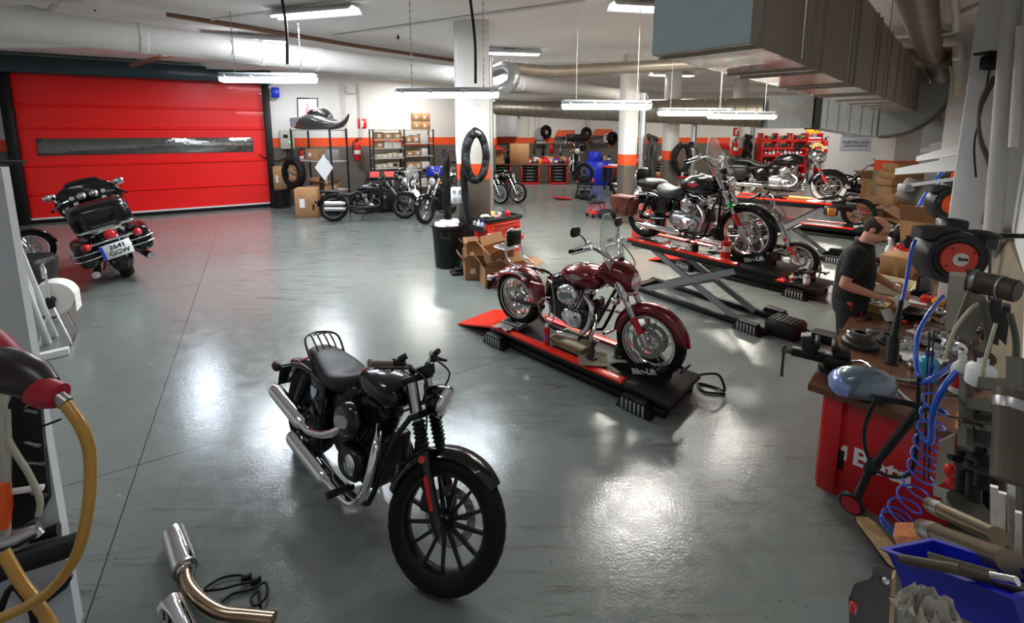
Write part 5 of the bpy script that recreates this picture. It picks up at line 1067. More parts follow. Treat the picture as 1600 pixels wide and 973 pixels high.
for z, hs in ((.5, .3), (1.1, .3), (1.6, .27), (2.05, .34)):
    x = 1.12; i = 0
    while x < 2.0:
        w_ = rnd(.2, .32)
        if x+w_ > 2.13: break
        box1(on2(x+w_/2, .22, z), (w_*.95, .36, hs*rnd(.6, 1.0)), dg2, PC[(1, 2, 3, 1)[i % 4]], 'carton on the %s shelf of the right bay, one of its row' % {.5: 'lowest', 1.1: 'second', 1.6: 'third', 2.05: 'top'}[z], SH+', right bay'); x += w_; i += 1
for k, (x, z) in enumerate(((1.62, 2.53), (1.93, 2.53), (1.62, 2.83), (1.93, 2.83))): carton('brown carton on top of the two-bay shelf, %s of the four' % ('lower left', 'lower right', 'upper left', 'upper right')[k], on2(x, .25, z), (.3, .34, .29), dg2, lab=2)
# black bench and red cases behind the long low motorcycle
t = thing('tool_case', 'open black case with red tool inserts behind the long low motorcycle', 'tool case', (-4.0, 13.75, 0), R(15)); mb = MB(); mb.box((0, 0, .5), (1.0, .5, 1.0), .03); o = obj('case_body', mb, TRACE, t); mb = MB(); mb.prism([(-.48, -.2), (.48, -.2), (.48, .2), (-.48, .2)], (0, 0, 1.1), (1, 0, 0), (0, .8, .5), .1, .01); obj('case_lid', mb, TRACE, t)
for x in (-.22, .2): mb = MB(); mb.prism([(-.14, -.15), (.14, -.15), (.14, .15), (-.14, .15)], (x, -.04, 1.16), (1, 0, 0), (0, .8, .5), .02); obj('red_insert', mb, mat('red foam insert', (.5, .05, .04), .7), o)
mb = MB(); mb.box((0, 0, .14), (.5, .36, .28), .03); solo('blue_crate', mb, BLUEPL, 'bright blue crate on the shelf right of the two-bay shelf', 'crate', loc=(-2.55, 14.6, 1.05), rz=.3, W=False)
t = thing('side_table', 'dark steel table right of the two-bay shelf with a blue crate on it', 'table', (-2.5, 14.8, 0), .4); mb = MB(); mb.box((0, 0, 1.02), (1.3, .7, .05), .006); obj('table_top', mb, SATIN, t)
for x in (-.6, .6):
    for y in (-.3, .3): mb = MB(); mb.box((x, y, .5), (.05, .05, 1.0)); obj('leg', mb, SATIN, t)
mb = MB(); mb.box((0, 0, .06), (.7, .5, .12), .02); mb.box((.1, .0, .16), (.5, .45, .07), .02); solo('stacked_panels', mb, mat('dull brown panels', (.12, .1, .08), .5), 'stack of dull panels on the dark steel table', 'panels', loc=(-2.2, 15.0, 1.06), rz=.4, W=False)
rag('white bag lying on the black motorcycle bars left of the first column', (-1.72, 12.35, 1.25), .16, PAPER, .2)
# cart, bin, boxes by the first column
def tool_cart(label, p, rz, red=BENCHRED, dr=7, w_=.72, d=.44, h=.95, lab=True, grp=None, open_=True):
    t = thing('tool_cart', label, 'tool cart', p, R(rz), grp); mb = MB(); mb.box((0, 0, .1+(h-.14)/2), (w_, d, h-.16), .01); b = obj('cart_body', mb, red, t)
    mb = MB(); mb.box((0, 0, h-.04), (w_+.06, d+.05, .03), .01)
    for sx in (-1, 1): mb.box((sx*(w_/2+.02), 0, h-.01), (.025, d+.05, .05), .006); mb.box((0, sx*(d/2+.015), h-.01), (w_+.06, .02, .05), .006)
    obj('top_tray', mb, TRACE, t)
    hs = [.085]*(dr-2)+[.15, .18]; z = h-.09
    for i in range(dr):
        k = hs[i]*(h-.22)/sum(hs); mb = MB(); o_ = .1 if open_ and i == 3 else .0; mb.box((0, -d/2-.012-o_/2, z-k/2), (w_*.92, .024+o_, k*.88), .005); q = obj('drawer', mb, red, t); mb = MB(); mb.box((0, -d/2-.03-o_, z-k*.16), (w_*.86, .014, k*.14), .003); obj('drawer_handle', mb, SATIN, q); z -= k
    for sx in (-1, 1):
        for sy in (-1, 1): mb = MB(); mb.cyl((sx*(w_/2-.08)-.02, sy*(d/2-.06), .05), (sx*(w_/2-.08)+.02, sy*(d/2-.06), .05), .05, n=16); mb.box((sx*(w_/2-.08), sy*(d/2-.06), .09), (.06, .06, .03)); obj('caster', mb, TRACE, t)
    mb = MB(); mb.box((-w_/2-.07, 0, h-.2), (.1, d*.9, .02)); mb.box((-w_/2-.12, 0, h-.16), (.012, d*.9, .1)); obj('bottle_tray', mb, TRACE, t); return t
CR = mat('orange red cart paint', (.68, .03, .01), .35, coat=.3)
CP = V((-.26, 7.95, 0)); tool_cart('orange-red drawer cart standing against the first column', CP, 41, CR)
cf = lambda x, y, z: (CP.x+cos(R(41))*x-sin(R(41))*y, CP.y+sin(R(41))*x+cos(R(41))*y, z)
for i, (x, y) in enumerate(((-.25, .05), (-.1, -.1), (.1, .08))): rag('crumpled rag on top of the drawer cart, %s' % ('beside the bottles', 'at the drawer side', 'in the middle')[i], cf(x, y, .96), .08, [PAPER, mat('pinkish rag', (.45, .2, .2), .9), mat('grey cloth', (.35, .33, .3), .9)][i], .06)
can('red tin on top of the drawer cart, larger one', cf(.22, -.02, .93), .09, .05, REDPL, REDPL, REDPL, 'can', 'tin_can'); can('red tin on top of the drawer cart, smaller one near the edge', cf(.3, .1, .93), .07, .035, REDPL, PAPER, REDPL, 'can', 'tin_can')
bottle('yellow-capped bottle on top of the drawer cart', cf(.0, .14, .93), .12, .035, YELLOW, TRACE)
for i in range(3): bottle('bottle in the side tray of the drawer cart, %s' % ('blue-capped', 'white-capped', 'black-capped')[i], cf(-.43, -.12+.11*i, .77), .17, .034, [mat('pale blue bottle', (.3, .4, .6), .4), WHITEPL, GREYPL][i], [BLUEPL, WHITEPL, TRACE][i])
t = thing('waste_bin', 'black round waste bin full of white paper by the first column', 'waste bin', (-1.18, 8.02, 0)); mb = MB(); mb.lathe([(.22, 0), (.23, .01), (.275, .74), (.3, .75), (.3, .79), (.27, .79), (.25, .72), (.2, .03), (0, .03)], n=28); obj('bin_body', mb, TRACE, t)
mb = MB(); mb.tube([V((-.08, -.285, .72)), V((-.08, -.32, .6)), V((.08, -.32, .6)), V((.08, -.285, .72))], .012, 8); obj('handle', mb, TRACE, t)
mb = MB(); [mb.ell((rnd(-.16, .16), rnd(-.16, .16), .76+rnd(-.02, .05)), (.08, .07, .06), 8, 5, rz=rnd(0, 3), pw=.7) for i in range(16)]; o = obj('paper_waste', mb, PAPER, t); o['kind'] = 'stuff'
carton('open brown box, back left of the heap before the drawer cart', (-.62, 7.42, .0), (.4, .36, .3), 12, 50); carton('tall open box with label standing on the back box of the heap', (-.66, 7.42, .31), (.28, .26, .24), 18, 60, fill=CARDIN)
carton('open box tipped towards us on top of the heap before the drawer cart', (-.22, 7.15, .34), (.4, .34, .26), 25, 35, tilt=(14, -10)); carton('brown box with taped stripes, front of the heap', (-.3, 7.05, 0), (.38, .34, .31), 20, 40, lab=0); carton('brown box at the burgundy motorcycle end of the heap', (.13, 6.82, 0), (.34, .38, .38), 30, 30)
mb = MB(); mb.cyl((-.12, 0, .07), (.12, 0, .07), .07, n=20); solo('paper_roll', mb, PAPER, 'white paper roll on the heap of boxes by the drawer cart', 'paper roll', loc=(-.3, 7.48, .6), rz=.5, W=False)
mb = MB(); mb.box((0, 0, .03), (.3, .2, .05), .01); mb.box((.04, .03, .08), (.22, .16, .04), .01); solo('black_parts', mb, TRACE, 'flat black parts on the floor beside the waste bin', 'parts', loc=(-.92, 7.55, 0), rz=.4, W=False)
# hose hanging on columns
def hoseloop(name, label, c, rz, a, b, r, n=2, tail=None, bracket=True, tilt=0.0):
    """coil of ribbed hose, ellipse a x b hanging in the x-z plane round c, built from rings"""
    t = thing(name, label, 'hose', c, rz, 'ribbed exhaust hoses hung on columns')
    pts = []
    for k in range(n*40+1): f = 2*pi*k/40; pts.append(V((a*(1-.08*(k/40))*sin(f), -.1*k/40+.02*sin(k), b*(1-.05*(k/40))*cos(f))))
    if tail: pts = [V(q) for q in tail[::-1]]+pts
    mb = MB(); pp = spl(pts, 3); m = len(pp); rs = [r*(1.0 if i % 2 else .86) for i in range(m)]; mb.tube(pp, rs, 10); obj('hose', mb, HOSE, t)
    if bracket: mb = MB(); mb.tube([V((-a*.6, -.12, b*.78)), V((0, -.2, b*.98)), V((a*.6, -.12, b*.78))], .035, 8, k=4); obj('hose_hook', mb, ALU, t)
    return t
p = at(742, 244, 8.0); hoseloop('exhaust_hose', 'ribbed black hose coiled on the first column, its tail hanging to the cart', p, R(12), .2, .44, .072, 2, tail=((-.12, .0, .2), (-.2, .02, -.3), (-.16, .02, -.9), (-.1, .0, -1.35), (-.06, -.05, -1.6)))
t = thing('socket_box', 'white socket box on the left face of the first column', 'socket box', at(714, 305, 8.15), R(12)); mb = MB(); mb.box((0, 0, 0), (.22, .1, .3), .02); o = obj('socket_case', mb, WHITEPL, t)
mb = MB(); [mb.cyl((x, -.05, z), (x, -.06, z), .035, n=12) for x in (-.05, .05) for z in (-.07, .07)]; obj('socket', mb, GREYPL, o); mb = MB(); mb.tube([V((0, 0, .15)), V((.0, .02, .5)), V((-.02, .03, .75)), V((-.1, .0, .8)), V((-.2, -.05, .72))], .009, 6, k=4); obj('cable', mb, HOSE, t)
p = at(695, 290, 9.3); hoseloop('exhaust_hose', 'ribbed black hose hanging on the shaded left side of the first column', p, R(60), .1, .7, .06, 1, bracket=False)
t = thing('downpipe', 'spiral steel pipe down the right side of the first column', 'pipe', at(765, 200, 9.3)+V((0, 0, 0)), 0); t.location.z = 0; mb = MB(); mb.cyl((0, 0, .9), (0, 0, CZ-.5), .075, n=14); mb.tube([V((0, 0, .95)), V((0, -.0, .6)), V((.1, -.1, .35)), V((.25, -.2, .2))], .07, 12, k=4); obj('pipe_body', mb, GALV, t); mb = MB(); mb.lathe([(.085, 0), (.085, .1)], (.22, -.18, .23), (.7, -.5, -.5), 12); obj('pipe_end', mb, HOSE, t)
for i, (cx, d, hx, lb) in enumerate(((1002, 11.9, 1012, 'second'), (1082, 14.3, 1062, 'third'), (1173, 17.6, 1164, 'fourth'))):
    p = at(cx, 250, d); t = thing('downpipe', 'spiral steel pipe beside the %s column' % lb, 'pipe', (p.x, p.y, 0)); mb = MB(); mb.cyl((0, 0, 1.2), (0, 0, CZ-1.0), .09, n=14); mb.tube([V((0, 0, 1.25)), V((0, 0, 1.0)), V((-.12, -.1, .8)), V((-.2, -.15, .6))], .085, 12, k=4); obj('pipe_body', mb, GALV, t)
    p = at(hx, (258, 246, 232)[i], d-.3); hoseloop('exhaust_hose', 'ribbed black hose hung beside the %s column' % lb, p, R((50, 12, 40)[i]), (.15, .3, .22)[i], (.75, .42, .5)[i], .07, 2, bracket=False)
# ---------------------------------------------------------------- the long bench on the right
BZ = .79; RB = R(45)
def bench_unit(label, s0, s1, off0=.43, off1=.86, end=False):
    c = WR((s0+s1)/2, (off0+off1)/2); t = thing('bench_cabinet', label, 'cabinet', c, RB); L = s1-s0; D = off1-off0
    mb = MB(); mb.box((0, 0, .4), (L, D, .68), .01); mb.box((0, 0, .04), (L*.96, D*.92, .08)); b = obj('cabinet_body', mb, BENCHRED, t)
    if end:
        mb = MB(); mb.box((-L/2-.012, .02, .42), (.024, D*.98, .7), .004); p = obj('end_panel', mb, BENCHRED, t)
        mb = MB(); mb.box((-L/2-.035, D/2-.05, .42), (.07, .1, .72), .006); obj('corner_post', mb, BENCHRED, t)
        mb = MB(); mb.box((-L/2-.026, D/2-.115, .3), (.012, .035, .14), .004); obj('lock_slot', mb, TRACE, p)
        M3 = t.matrix_basis
        text('end_panel_lettering', 'Beta', .165, PAPER, p, M3 @ V((-L/2-.027, .0, .36)), M3.to_3x3() @ V((0, -1, 0)), V((0, 0, 1)), bold=.004)
        mb = MB(); x = -L/2-.0265
        def tri(pl): mb.prism(pl, (x, .235, .36), (0, -1, 0), (0, 0, 1), .003)
        for pl in ([(-.06, -.05), (.06, -.05), (.06, -.03), (-.06, -.03)], [(-.06, -.03), (-.035, -.03), (-.02, .0), (-.035, .05), (-.06, .05)], [(.06, -.03), (.035, -.03), (.02, .0), (.035, .05), (.06, .05)], [(-.03, -.03), (.03, -.03), (.012, -.005), (-.012, -.005)]): tri(pl)
        obj('end_panel_emblem', mb, PAPER, p)
    for i in range(max(1, int(L/.6))):
        w_ = L/max(1, int(L/.6)); x = -L/2+w_*(i+.5); mb = MB(); mb.box((x, D/2+.01, .42), (w_*.94, .02, .6), .005); d = obj('door', mb, BENCHRED, t); mb = MB(); mb.box((x+w_*.38, D/2+.03, .55), (.015, .02, .16), .004); obj('handle', mb, SATIN, d)
    return t
bench_unit('red bench cabinet with white lettering on its end panel', 3.47, 4.6, .22, end=True)
bench_unit('red bench cabinet behind the mechanic, under the trays', 4.62, 6.4); bench_unit('red bench cabinet at the far end, under the open carton', 6.42, 9.5)
p = WR(6.46, .49); mb = MB(); mb.prism([(-3.1, -.46), (-.55, -.46), (-.55, -.07), (.24, -.07), (.24, -.46), (3.1, -.46), (3.1, .46), (-3.1, .46)], (0, 0, 0), (1, 0, 0), (0, 1, 0), .045); solo('bench_worktop', mb, WOODB, 'long brown wooden worktop of the bench along the right wall', 'worktop', loc=(p.x, p.y, BZ-.022), rz=RB, W=False)
def on(px, py, z=BZ): return gp(px, py, z)
# vise
t = thing('bench_vise', 'black bench vise bolted to the near corner of the brown worktop', 'vise', on(1300, 580), R(146))
mb = MB(); mb.cyl((0, 0, 0), (0, 0, .03), .085, n=20); mb.box((-.02, 0, .08), (.16, .12, .1), .02); mb.box((-.04, 0, .15), (.1, .13, .06), .012); mb.box((.0, 0, .19), (.035, .15, .05), .005); b = obj('vise_body', mb, mat('black vise iron', (.02, .018, .016), .45, .5), t)
mb = MB(); mb.box((.13, 0, .085), (.24, .06, .06), .008); mb.box((.13, 0, .15), (.07, .13, .07), .012); mb.box((.1, 0, .19), (.03, .15, .05), .005); mb.prism([(-.05, -.04), (.04, -.04), (.05, .05), (-.01, .07)], (.15, 0, .17), (1, 0, 0), (0, 0, 1), .1, .01); obj('sliding_jaw', mb, mat('black vise iron', (.02, .018, .016), .45, .5), t)
mb = MB(); mb.cyl((.24, 0, .075), (.31, 0, .075), .018, n=12); mb.cyl((.295, .0, .1), (.295, 0, -.12), .009, n=8); mb.ell((.295, 0, .1), (.014,)*3, 10, 6); mb.ell((.295, 0, -.12), (.014,)*3, 10, 6); obj('vise_handle', mb, DARKST, t)
# clutch drums and parts
def gear(label, p, r, h, name='clutch_drum', m=DARKST):
    t = thing(name, label, 'clutch part', p, 0); mb = MB(); mb.lathe([(r*.98, 0), (r, .01), (r, h*.35), (r*.82, h*.4), (r*.8, h*.7), (r*.66, h*.75), (r*.62, h), (r*.3, h), (r*.28, h*.8), (0, h*.8)], n=40); b = obj('drum_body', mb, m, t)
    mb = MB(); k = 44
    for i in range(k): a = 2*pi*i/k; mb.box((cos(a)*r, sin(a)*r, h*.18), (.014, r*.07, h*.34), .002, rz=a)
    obj('gear_teeth', mb, m, t); mb = MB(); mb.lathe([(r*.55, h*.98), (r*.55, h*1.04), (r*.35, h*1.04), (r*.35, h*.98)], n=28); obj('friction_ring', mb, STEEL, b); return t
gear('larger clutch drum with gear teeth lying on the brown worktop', on(1343, 540), .115, .11); gear('smaller toothed clutch hub beside the larger drum', on(1385, 535), .075, .07)
mb = MB(); mb.lathe([(.0, 0), (.06, 0), (.065, .012), (.05, .02), (0, .024)], n=24); solo('round_cover', mb, CHROME, 'round polished cover lying behind the larger clutch drum', 'cover', loc=on(1338, 522), W=False)
mb = MB(); mb.prism([(-.09, -.02), (.07, -.035), (.1, 0), (.06, .03), (-.08, .03)], (0, 0, .015), (1, 0, 0), (0, 1, 0), .03, .01); solo('long_cover', mb, ALU, 'long grey cover lying behind the smaller clutch hub', 'cover', loc=on(1373, 522), rz=-.3, W=False)
# blue-grey shell with pale nose
t = thing('headlamp_shell', 'scratched blue-grey headlamp shell lying at the near edge of the worktop', 'headlamp shell', on(1345, 622)+V((0, 0, .004)), R(-18), sc=.93); mb = MB()
sloft([(-.17, .085, .05, .05), (-.15, .088, .085, .075), (-.09, .1, .098, .1), (.03, .11, .1, .108), (.13, .105, .085, .095), (.17, .1, .06, .07)], 26, 4, .8, mb); b = obj('shell_body', mb, mat('blue grey lacquer', (.13, .18, .22), .22, .4, var=.35, vs=9, coat=1), t)
mb = MB(); sloft([(-.19, .083, .03, .03), (-.18, .084, .055, .05), (-.15, .086, .088, .078), (-.11, .088, .1, .087)], 26, 4, .8, mb); obj('pale_nose', mb, mat('pale blue lacquer', (.22, .3, .6), .2, .2, coat=1, var=.3, vs=12), t)
mb = MB(); mb.tube([V((-.08, -.085, .12)), V((.0, -.095, .125)), V((.1, -.08, .13))], .004, 6, k=4); mb.box((-.02, .0, .186), (.03, .02, .012), .004); mb.box((.02, -.098, .06), (.03, .01, .02), .003); obj('fittings', mb, TRACE, b)
def barpath(name, label, pts, r, m, cat, k=5): mb = MB(); mb.tube([V(q) for q in pts], r, 10, k=k); return solo(name, mb, m, label, cat)
barpath('chrome_handlebar', 'bent chrome bar lying across the worktop behind the blue-grey shell', (on(1322, 566, .83), on(1350, 566, .9), on(1378, 590, .9), on(1424, 630, .83)), .0135, CHROME, 'handlebar')
barpath('steel_tube', 'straight steel tube lying beside the bent chrome bar', (on(1395, 590, .82), on(1433, 596, .82)), .018, STEEL, 'tube', 1)
barpath('thin_rod', 'thin steel rod lying near the edge behind the round polished cover', (on(1312, 515, .8), on(1372, 516, .8)), .006, STEEL, 'rod', 1)
t = thing('ratchet', 'ratchet with black handle lying before the yellow tray', 'ratchet', on(1348, 500), .3); mb = MB(); mb.cyl((-.11, 0, .012), (.02, 0, .012), .006, n=8); obj('shaft', mb, STEEL, t); mb = MB(); mb.box((.06, 0, .016), (.09, .03, .03), .01); obj('grip', mb, TRACE, t)
tray('bright yellow tray of dirty valve parts on the worktop by the mechanic', on(1363, 480), 40, (.34, .24, .085), YELLOW, fill=STEEL, nf=40)
tray('cream tray of small metal parts behind the yellow tray', on(1397, 455), 40, (.38, .3, .1), CREAM, fill=mat('brownish metal parts', (.3, .2, .14), .4, .7), nf=34)
carton('brown carton on the worktop between cream tray and spray bottles', on(1405, 425), (.4, .3, .22), 38, lab=0)
bottle('white spray bottle with red label behind the brown carton, taller one', on(1387, 412), .3, .045, WHITEPL, WHITEPL, REDPL, spray=True); bottle('white bottle with red label behind the brown carton, shorter one', on(1400, 413), .24, .04, WHITEPL, REDPL, REDPL)
bottle('small white bottle beside the shorter red-labelled one', on(1416, 415), .14, .04, WHITEPL, PAPER, PAPER)
mb = MB(); mb.box((0, 0, .06), (.34, .2, .12), .02); mb.cyl((-.1, -.02, .12), (-.1, -.02, .16), .04, n=14); mb.cyl((.06, 0, .12), (.06, .02, .2), .05, n=14); mb.box((.1, .0, .16), (.1, .1, .1), .02); solo('carburettor', mb, DARKST, 'dark carburettor body lying on the worktop beyond the mechanic', 'carburettor', loc=on(1420, 392), rz=.5, W=False)
mb = MB(); mb.lathe([(.06, -.03), (.12, -.03), (.12, .03), (.06, .03)], (0, 0, .12), (.8, -.6, .1), 24, closed=True); solo('black_ring', mb, TRACE, 'upright black ring at the edge of the worktop beyond the mechanic', 'ring', loc=on(1400, 382), W=False)
t = carton('large open carton with white label on the far worktop', on(1446, 372), (.75, .55, .3), 40, 30, lab=1, fill=PAPER)
for i, (px, py, w_, h, a, lb) in enumerate(((1422, 452, .3, .22, .4, 'beside the cream tray'), (1440, 470, .28, .2, .9, 'right of the cream tray, under the screen'), (1448, 520, .25, .16, .3, 'right of the black hose gun'), (1438, 560, .26, .3, .8, 'under the loose bolts'))):
    mb = MB(); mb.box((0, 0, .003), (w_, h, .006)); solo('paper_sheet', mb, PAPER, 'white paper sheet on the worktop '+lb, 'paper', loc=on(px, py), rz=a, W=False)
mb = MB(); mb.prism([(-.1, 0), (.1, 0), (.08, .09), (-.09, .1)], (0, 0, .0), (1, 0, 0), (0, .5, .8), .004); mb.prism([(-.1, 0), (.1, 0), (.1, .08), (-.1, .07)], (0, 0, .0), (1, 0, 0), (0, -.9, .4), .004); solo('folded_leaflet', mb, PAPER, 'folded white leaflet standing right of the yellow tray', 'leaflet', loc=on(1392, 498), rz=.5, W=False)
for i, (px, py, r, lb) in enumerate(((1413, 506, .018, 'left one'), (1419, 501, .018, 'right one'))): mb = MB(); mb.ell((0, 0, r), (r,)*3, 14, 8); solo('red_ball', mb, REDPL, 'small red ball knob on the worktop, %s of the pair' % lb, 'knob', loc=on(px, py), W=False)
mb = MB(); mb.lathe([(.02, 0), (.085, .0), (.11, .03), (.12, .08), (.1, .08), (.07, .03), (.02, .02)], n=22); solo('black_bowl', mb, TRACE, 'black bowl on the worktop behind the red knobs', 'bowl', loc=on(1425, 498), W=False)
bottle('clear bottle of blue fluid with dark cap on the worktop', on(1447, 592), .2, .06, mat('blue washer fluid', (.05, .42, .65), .1, trans=.4), mat('dark blue cap', (.02, .04, .2), .4))
cl = [('silver', ALU), ('dark', DARKST), ('steel', STEEL)]
def casting(label, p, s, m, rz): # small engine casting: body with boss, flange and stubs
    mb = MB(); mb.box((0, 0, s*.35), (s*1.3, s*.7, s*.6), s*.12); mb.cyl((s*.3, 0, s*.5), (s*.3, 0, s*.95), s*.3, n=14); mb.cyl((-s*.6, 0, s*.35), (-s*1.0, 0, s*.4), s*.2, n=12); mb.box((-s*.2, s*.4, s*.3), (s*.5, s*.25, s*.3), s*.05); mb.cyl((s*.0, -s*.35, s*.3), (0, -s*.55, s*.3), s*.16, n=12)
    return solo('engine_casting', mb, m, label, 'engine part', loc=p, rz=rz, W=False)
for i, (px, py, s, lb) in enumerate(((1412, 545, .1, 'right of the smaller clutch hub'), (1398, 560, .07, 'in front of the clutch hub'), (1440, 540, .09, 'beneath the white paper by the blue hose'), (1462, 555, .1, 'behind the blue bottle'), (1470, 585, .1, 'right of the blue bottle'), (1455, 530, .09, 'beside the folded magazine'), (1480, 540, .1, 'against the grey panels'), (1432, 500, .07, 'beside the black bowl'), (1425, 575, .07, 'left of the blue bottle'), (1462, 492, .08, 'under the small screen'))):
    casting('%s engine casting on the worktop %s' % (cl[i % 3][0], lb), on(px, py), s, cl[i % 3][1], i*1.3)
mb = MB(); mb.box((0, 0, .012), (.26, .2, .022), .003); solo('magazine', mb, ORB, 'dark printed magazine on the worktop by the blue hose', 'magazine', loc=on(1452, 515), rz=.9, W=False)
for i, (px, py, m, lb) in enumerate(((1448, 472, REDPL, 'red'), (1466, 476, AMBER, 'yellow'))): mb = MB(); mb.box((0, 0, .03), (.14, .09, .06), .006); solo('small_packet', mb, m, '%s packet on the worktop below the small screen' % lb, 'packet', loc=on(px, py), rz=.7, W=False)
t = thing('small_screen', 'small dark tilted screen standing on the worktop before the hose reel', 'screen', on(1443, 462, BZ), R(20)); mb = MB(); mb.box((0, 0, .13), (.27, .02, .2), .006); mb.box((0, .05, .01), (.2, .14, .02), .004); b = obj('screen_case', mb, TRACE, t); mb = MB(); mb.box((0, -.011, .135), (.23, .004, .15)); obj('screen_glass', mb, mat('screen glass', (.12, .1, .12), .15, var=.5, vs=6), b)
mb = MB(); mb.box((0, 0, .25), (.22, .18, .5), .006); mb.box((0, -.095, .12), (.16, .01, .1), .003); solo('grey_case', mb, mat('beige grey case', (.36, .34, .3), .5), 'upright beige-grey case at the back of the worktop right of the screen', 'case', loc=WR(5.4, .22, BZ), rz=RB, W=False)
# hose reels
def reel(label, c, R_, face, col, lab=True):
    t = thing('hose_reel', label, 'hose reel', c, face, 'wall hose reels with coloured discs'); s = R_     # local -y is the face
    mb = MB(); mb.lathe([(s*.5, -.085), (s*.93, -.085), (s, -.05), (s, .06), (s*.9, .09), (0, .09)], ax=(0, 1, 0), n=40); mb.prism([(-s*1.08, s*.62), (-s*1.05, s*.98), (-s*.5, s*1.05), (s*.2, s*1.03), (-s*.2, s*.5)], (0, 0, 0), (1, 0, 0), (0, 0, 1), .13, .02); mb.lathe([(s*.62, -.06), (s*.62, -.09), (s*.74, -.1), (s*.78, -.085)], ax=(0, 1, 0), n=40); b = obj('reel_case', mb, mat('black reel plastic', (.014, .014, .015), .4), t)
    mb = MB(); mb.lathe([(s*.58, -.075), (s*.56, -.1), (s*.3, -.108), (0, -.108)][::-1], ax=(0, 1, 0), n=36); d = obj('reel_disc', mb, col, t)
    mb = MB(); mb.lathe([(0, -.111), (s*.24, -.111), (s*.24, -.1)], ax=(0, 1, 0), n=28); q = obj('reel_label', mb, mat('pale label', (.6, .58, .5), .5), d)
    M3 = t.matrix_basis
    if lab: text('reel_lettering', 'Beta', s*.17, TRACE, q, M3 @ V((.01, -.1125, s*.02)), M3.to_3x3() @ V((1, 0, 0)), V((0, 0, 1)), bold=.0006)
    mb = MB()
    for a in range(4): x = a*pi/2+.6; mb.cyl((cos(x)*s*.47, -.1, sin(x)*s*.47), (cos(x)*s*.47, -.106, sin(x)*s*.47), .006, n=8)
    obj('screws', mb, TRACE, d)
    mb = MB(); mb.box((s*.55, .14, s*.3), (.12, .12, .3), .01); mb.box((s*1.0, .14, s*.3), (.35, .05, .08), .01); obj('wall_bracket', mb, SATIN, t); return t
FR = R(-12)
reel('nearest hose reel with red disc on the right wall above the bench', at(1480, 398, 2.75), .168, FR, mat('dull red plastic', (.55, .05, .03), .4))
reel('second hose reel with orange disc, cut by the white pillar', at(1480, 317, 5.2), .2, FR, ORANGE); reel('farthest hose reel with orange disc, high behind the wall arm', at(1492, 272, 8.2), .22, FR, ORANGE, False)
# blue hoses
def hose(label, pts, r, m=BLUEH, name='air_hose', k=6, cat='hose'): mb = MB(); mb.tube([V(p) for p in pts], r, 8, k=k); return solo(name, mb, m, label, cat)
t = thing('hose_gun', 'blue hose with long black grip hanging from the nearest reel', 'hose', at(1425, 385, 2.7)); W_ = lambda L_: [V(p) for p in L_]
mb = MB(); mb.tube(W_((at(1430, 375, 2.75), at(1424, 392, 2.7), at(1416, 440, 2.6), at(1407, 480, 2.5))), .0095, 8, k=5); obj('hose', mb, BLUEH, t, W=True)
mb = MB(); mb.tube(W_((at(1408, 470, 2.5), at(1402, 500, 2.45), at(1396, 528, 2.42))), [.011, .014, .018, .016], 10, k=4); mb.tube(W_((at(1396, 528, 2.42), at(1392, 570, 2.38))), [.028, .034, .036, .03], 12); obj('grip', mb, HOSE, t, W=True)
hose('blue air hose hanging in a bow from the beige case down to the spiral coil', (at(1474, 463, 2.5), at(1455, 485, 2.4), at(1435, 520, 2.3), at(1431, 560, 2.25), at(1437, 590, 2.2), at(1450, 592, 2.2), at(1458, 570, 2.2)), .011)
hose('second blue hose curving up from the coil to the right', (at(1440, 598, 2.15), at(1460, 590, 2.1), at(1490, 570, 2.2)), .012)
hose('third blue hose beside the tool board, running down behind the blue bow', (at(1494, 580, 1.9), at(1470, 612, 1.9), at(1457, 650, 1.92), at(1454, 690, 1.95), at(1437, 685, 1.98)), .012)
c0 = [at(1462, 622, 2.05), at(1456, 660, 2.1), at(1448, 700, 2.15), at(1440, 735, 2.2), at(1425, 775, 2.3), at(1402, 808, 2.4), at(1398, 820, 2.4)]; path = spl(c0, 40); pts = []
for i, q in enumerate(path):
    f = i/len(path); rr_ = .045+.02*f; a = f*2*pi*11
    pts.append(q+V((cos(a)*rr_, sin(a)*rr_*.9, sin(a)*rr_*.25)))
hose('blue spiral air hose hanging in loose coils in front of the red end panel', pts, .0052, k=2)
hose('black cable hanging in a long loop before the red end panel', (at(1372, 618, 2.25), at(1353, 660, 2.3), at(1352, 700, 2.3), at(1370, 735, 2.3), at(1400, 745, 2.3), at(1422, 738, 2.25), at(1432, 700, 2.2), at(1434, 640, 2.2), at(1436, 590, 2.15)), .009, HOSE, 'black_cable')
for i, x in enumerate((1449, 1456)): hose('thin black wire hanging from the beige case, %s one' % ('left', 'right')[i], (at(x+3, 520, 2.3), at(x, 570, 2.2), at(x-2, 640, 2.15), at(x-5, 750, 2.2)), .0035, HOSE, 'wire', cat='wire')
# folding kick scooter leaning on the bench end
t = thing('kick_scooter', 'black kick scooter with wooden deck and red wheel leaning on the red bench end', 'scooter', gp(1338, 790, 0))
wd = [gp(1335, 790, .055), gp(1420, 900, .06)]
mb = MB(); q0 = at(1340, 775, 2.68); mb.tube(W_((q0, at(1358, 735, 2.6), at(1443, 632, 2.25))), .021, 10); mb.tube(W_((at(1358, 735, 2.6), at(1368, 722, 2.57))), .032, 10); obj('stem', mb, SATIN, t, W=True)
mb = MB(); mb.tube(W_((at(1368, 622, 2.3), at(1410, 628, 2.25), at(1468, 642, 2.2))), .015, 10); obj('handlebar', mb, SATIN, t, W=True)
for a, b in ((1362, 1385), (1452, 1475)): mb = MB(); mb.tube(W_((at(a, 621+(a-1362)*.2, 2.29), at(b, 625+(a-1362)*.2, 2.27))), .02, 10); obj('grip', mb, HOSE, t, W=True)
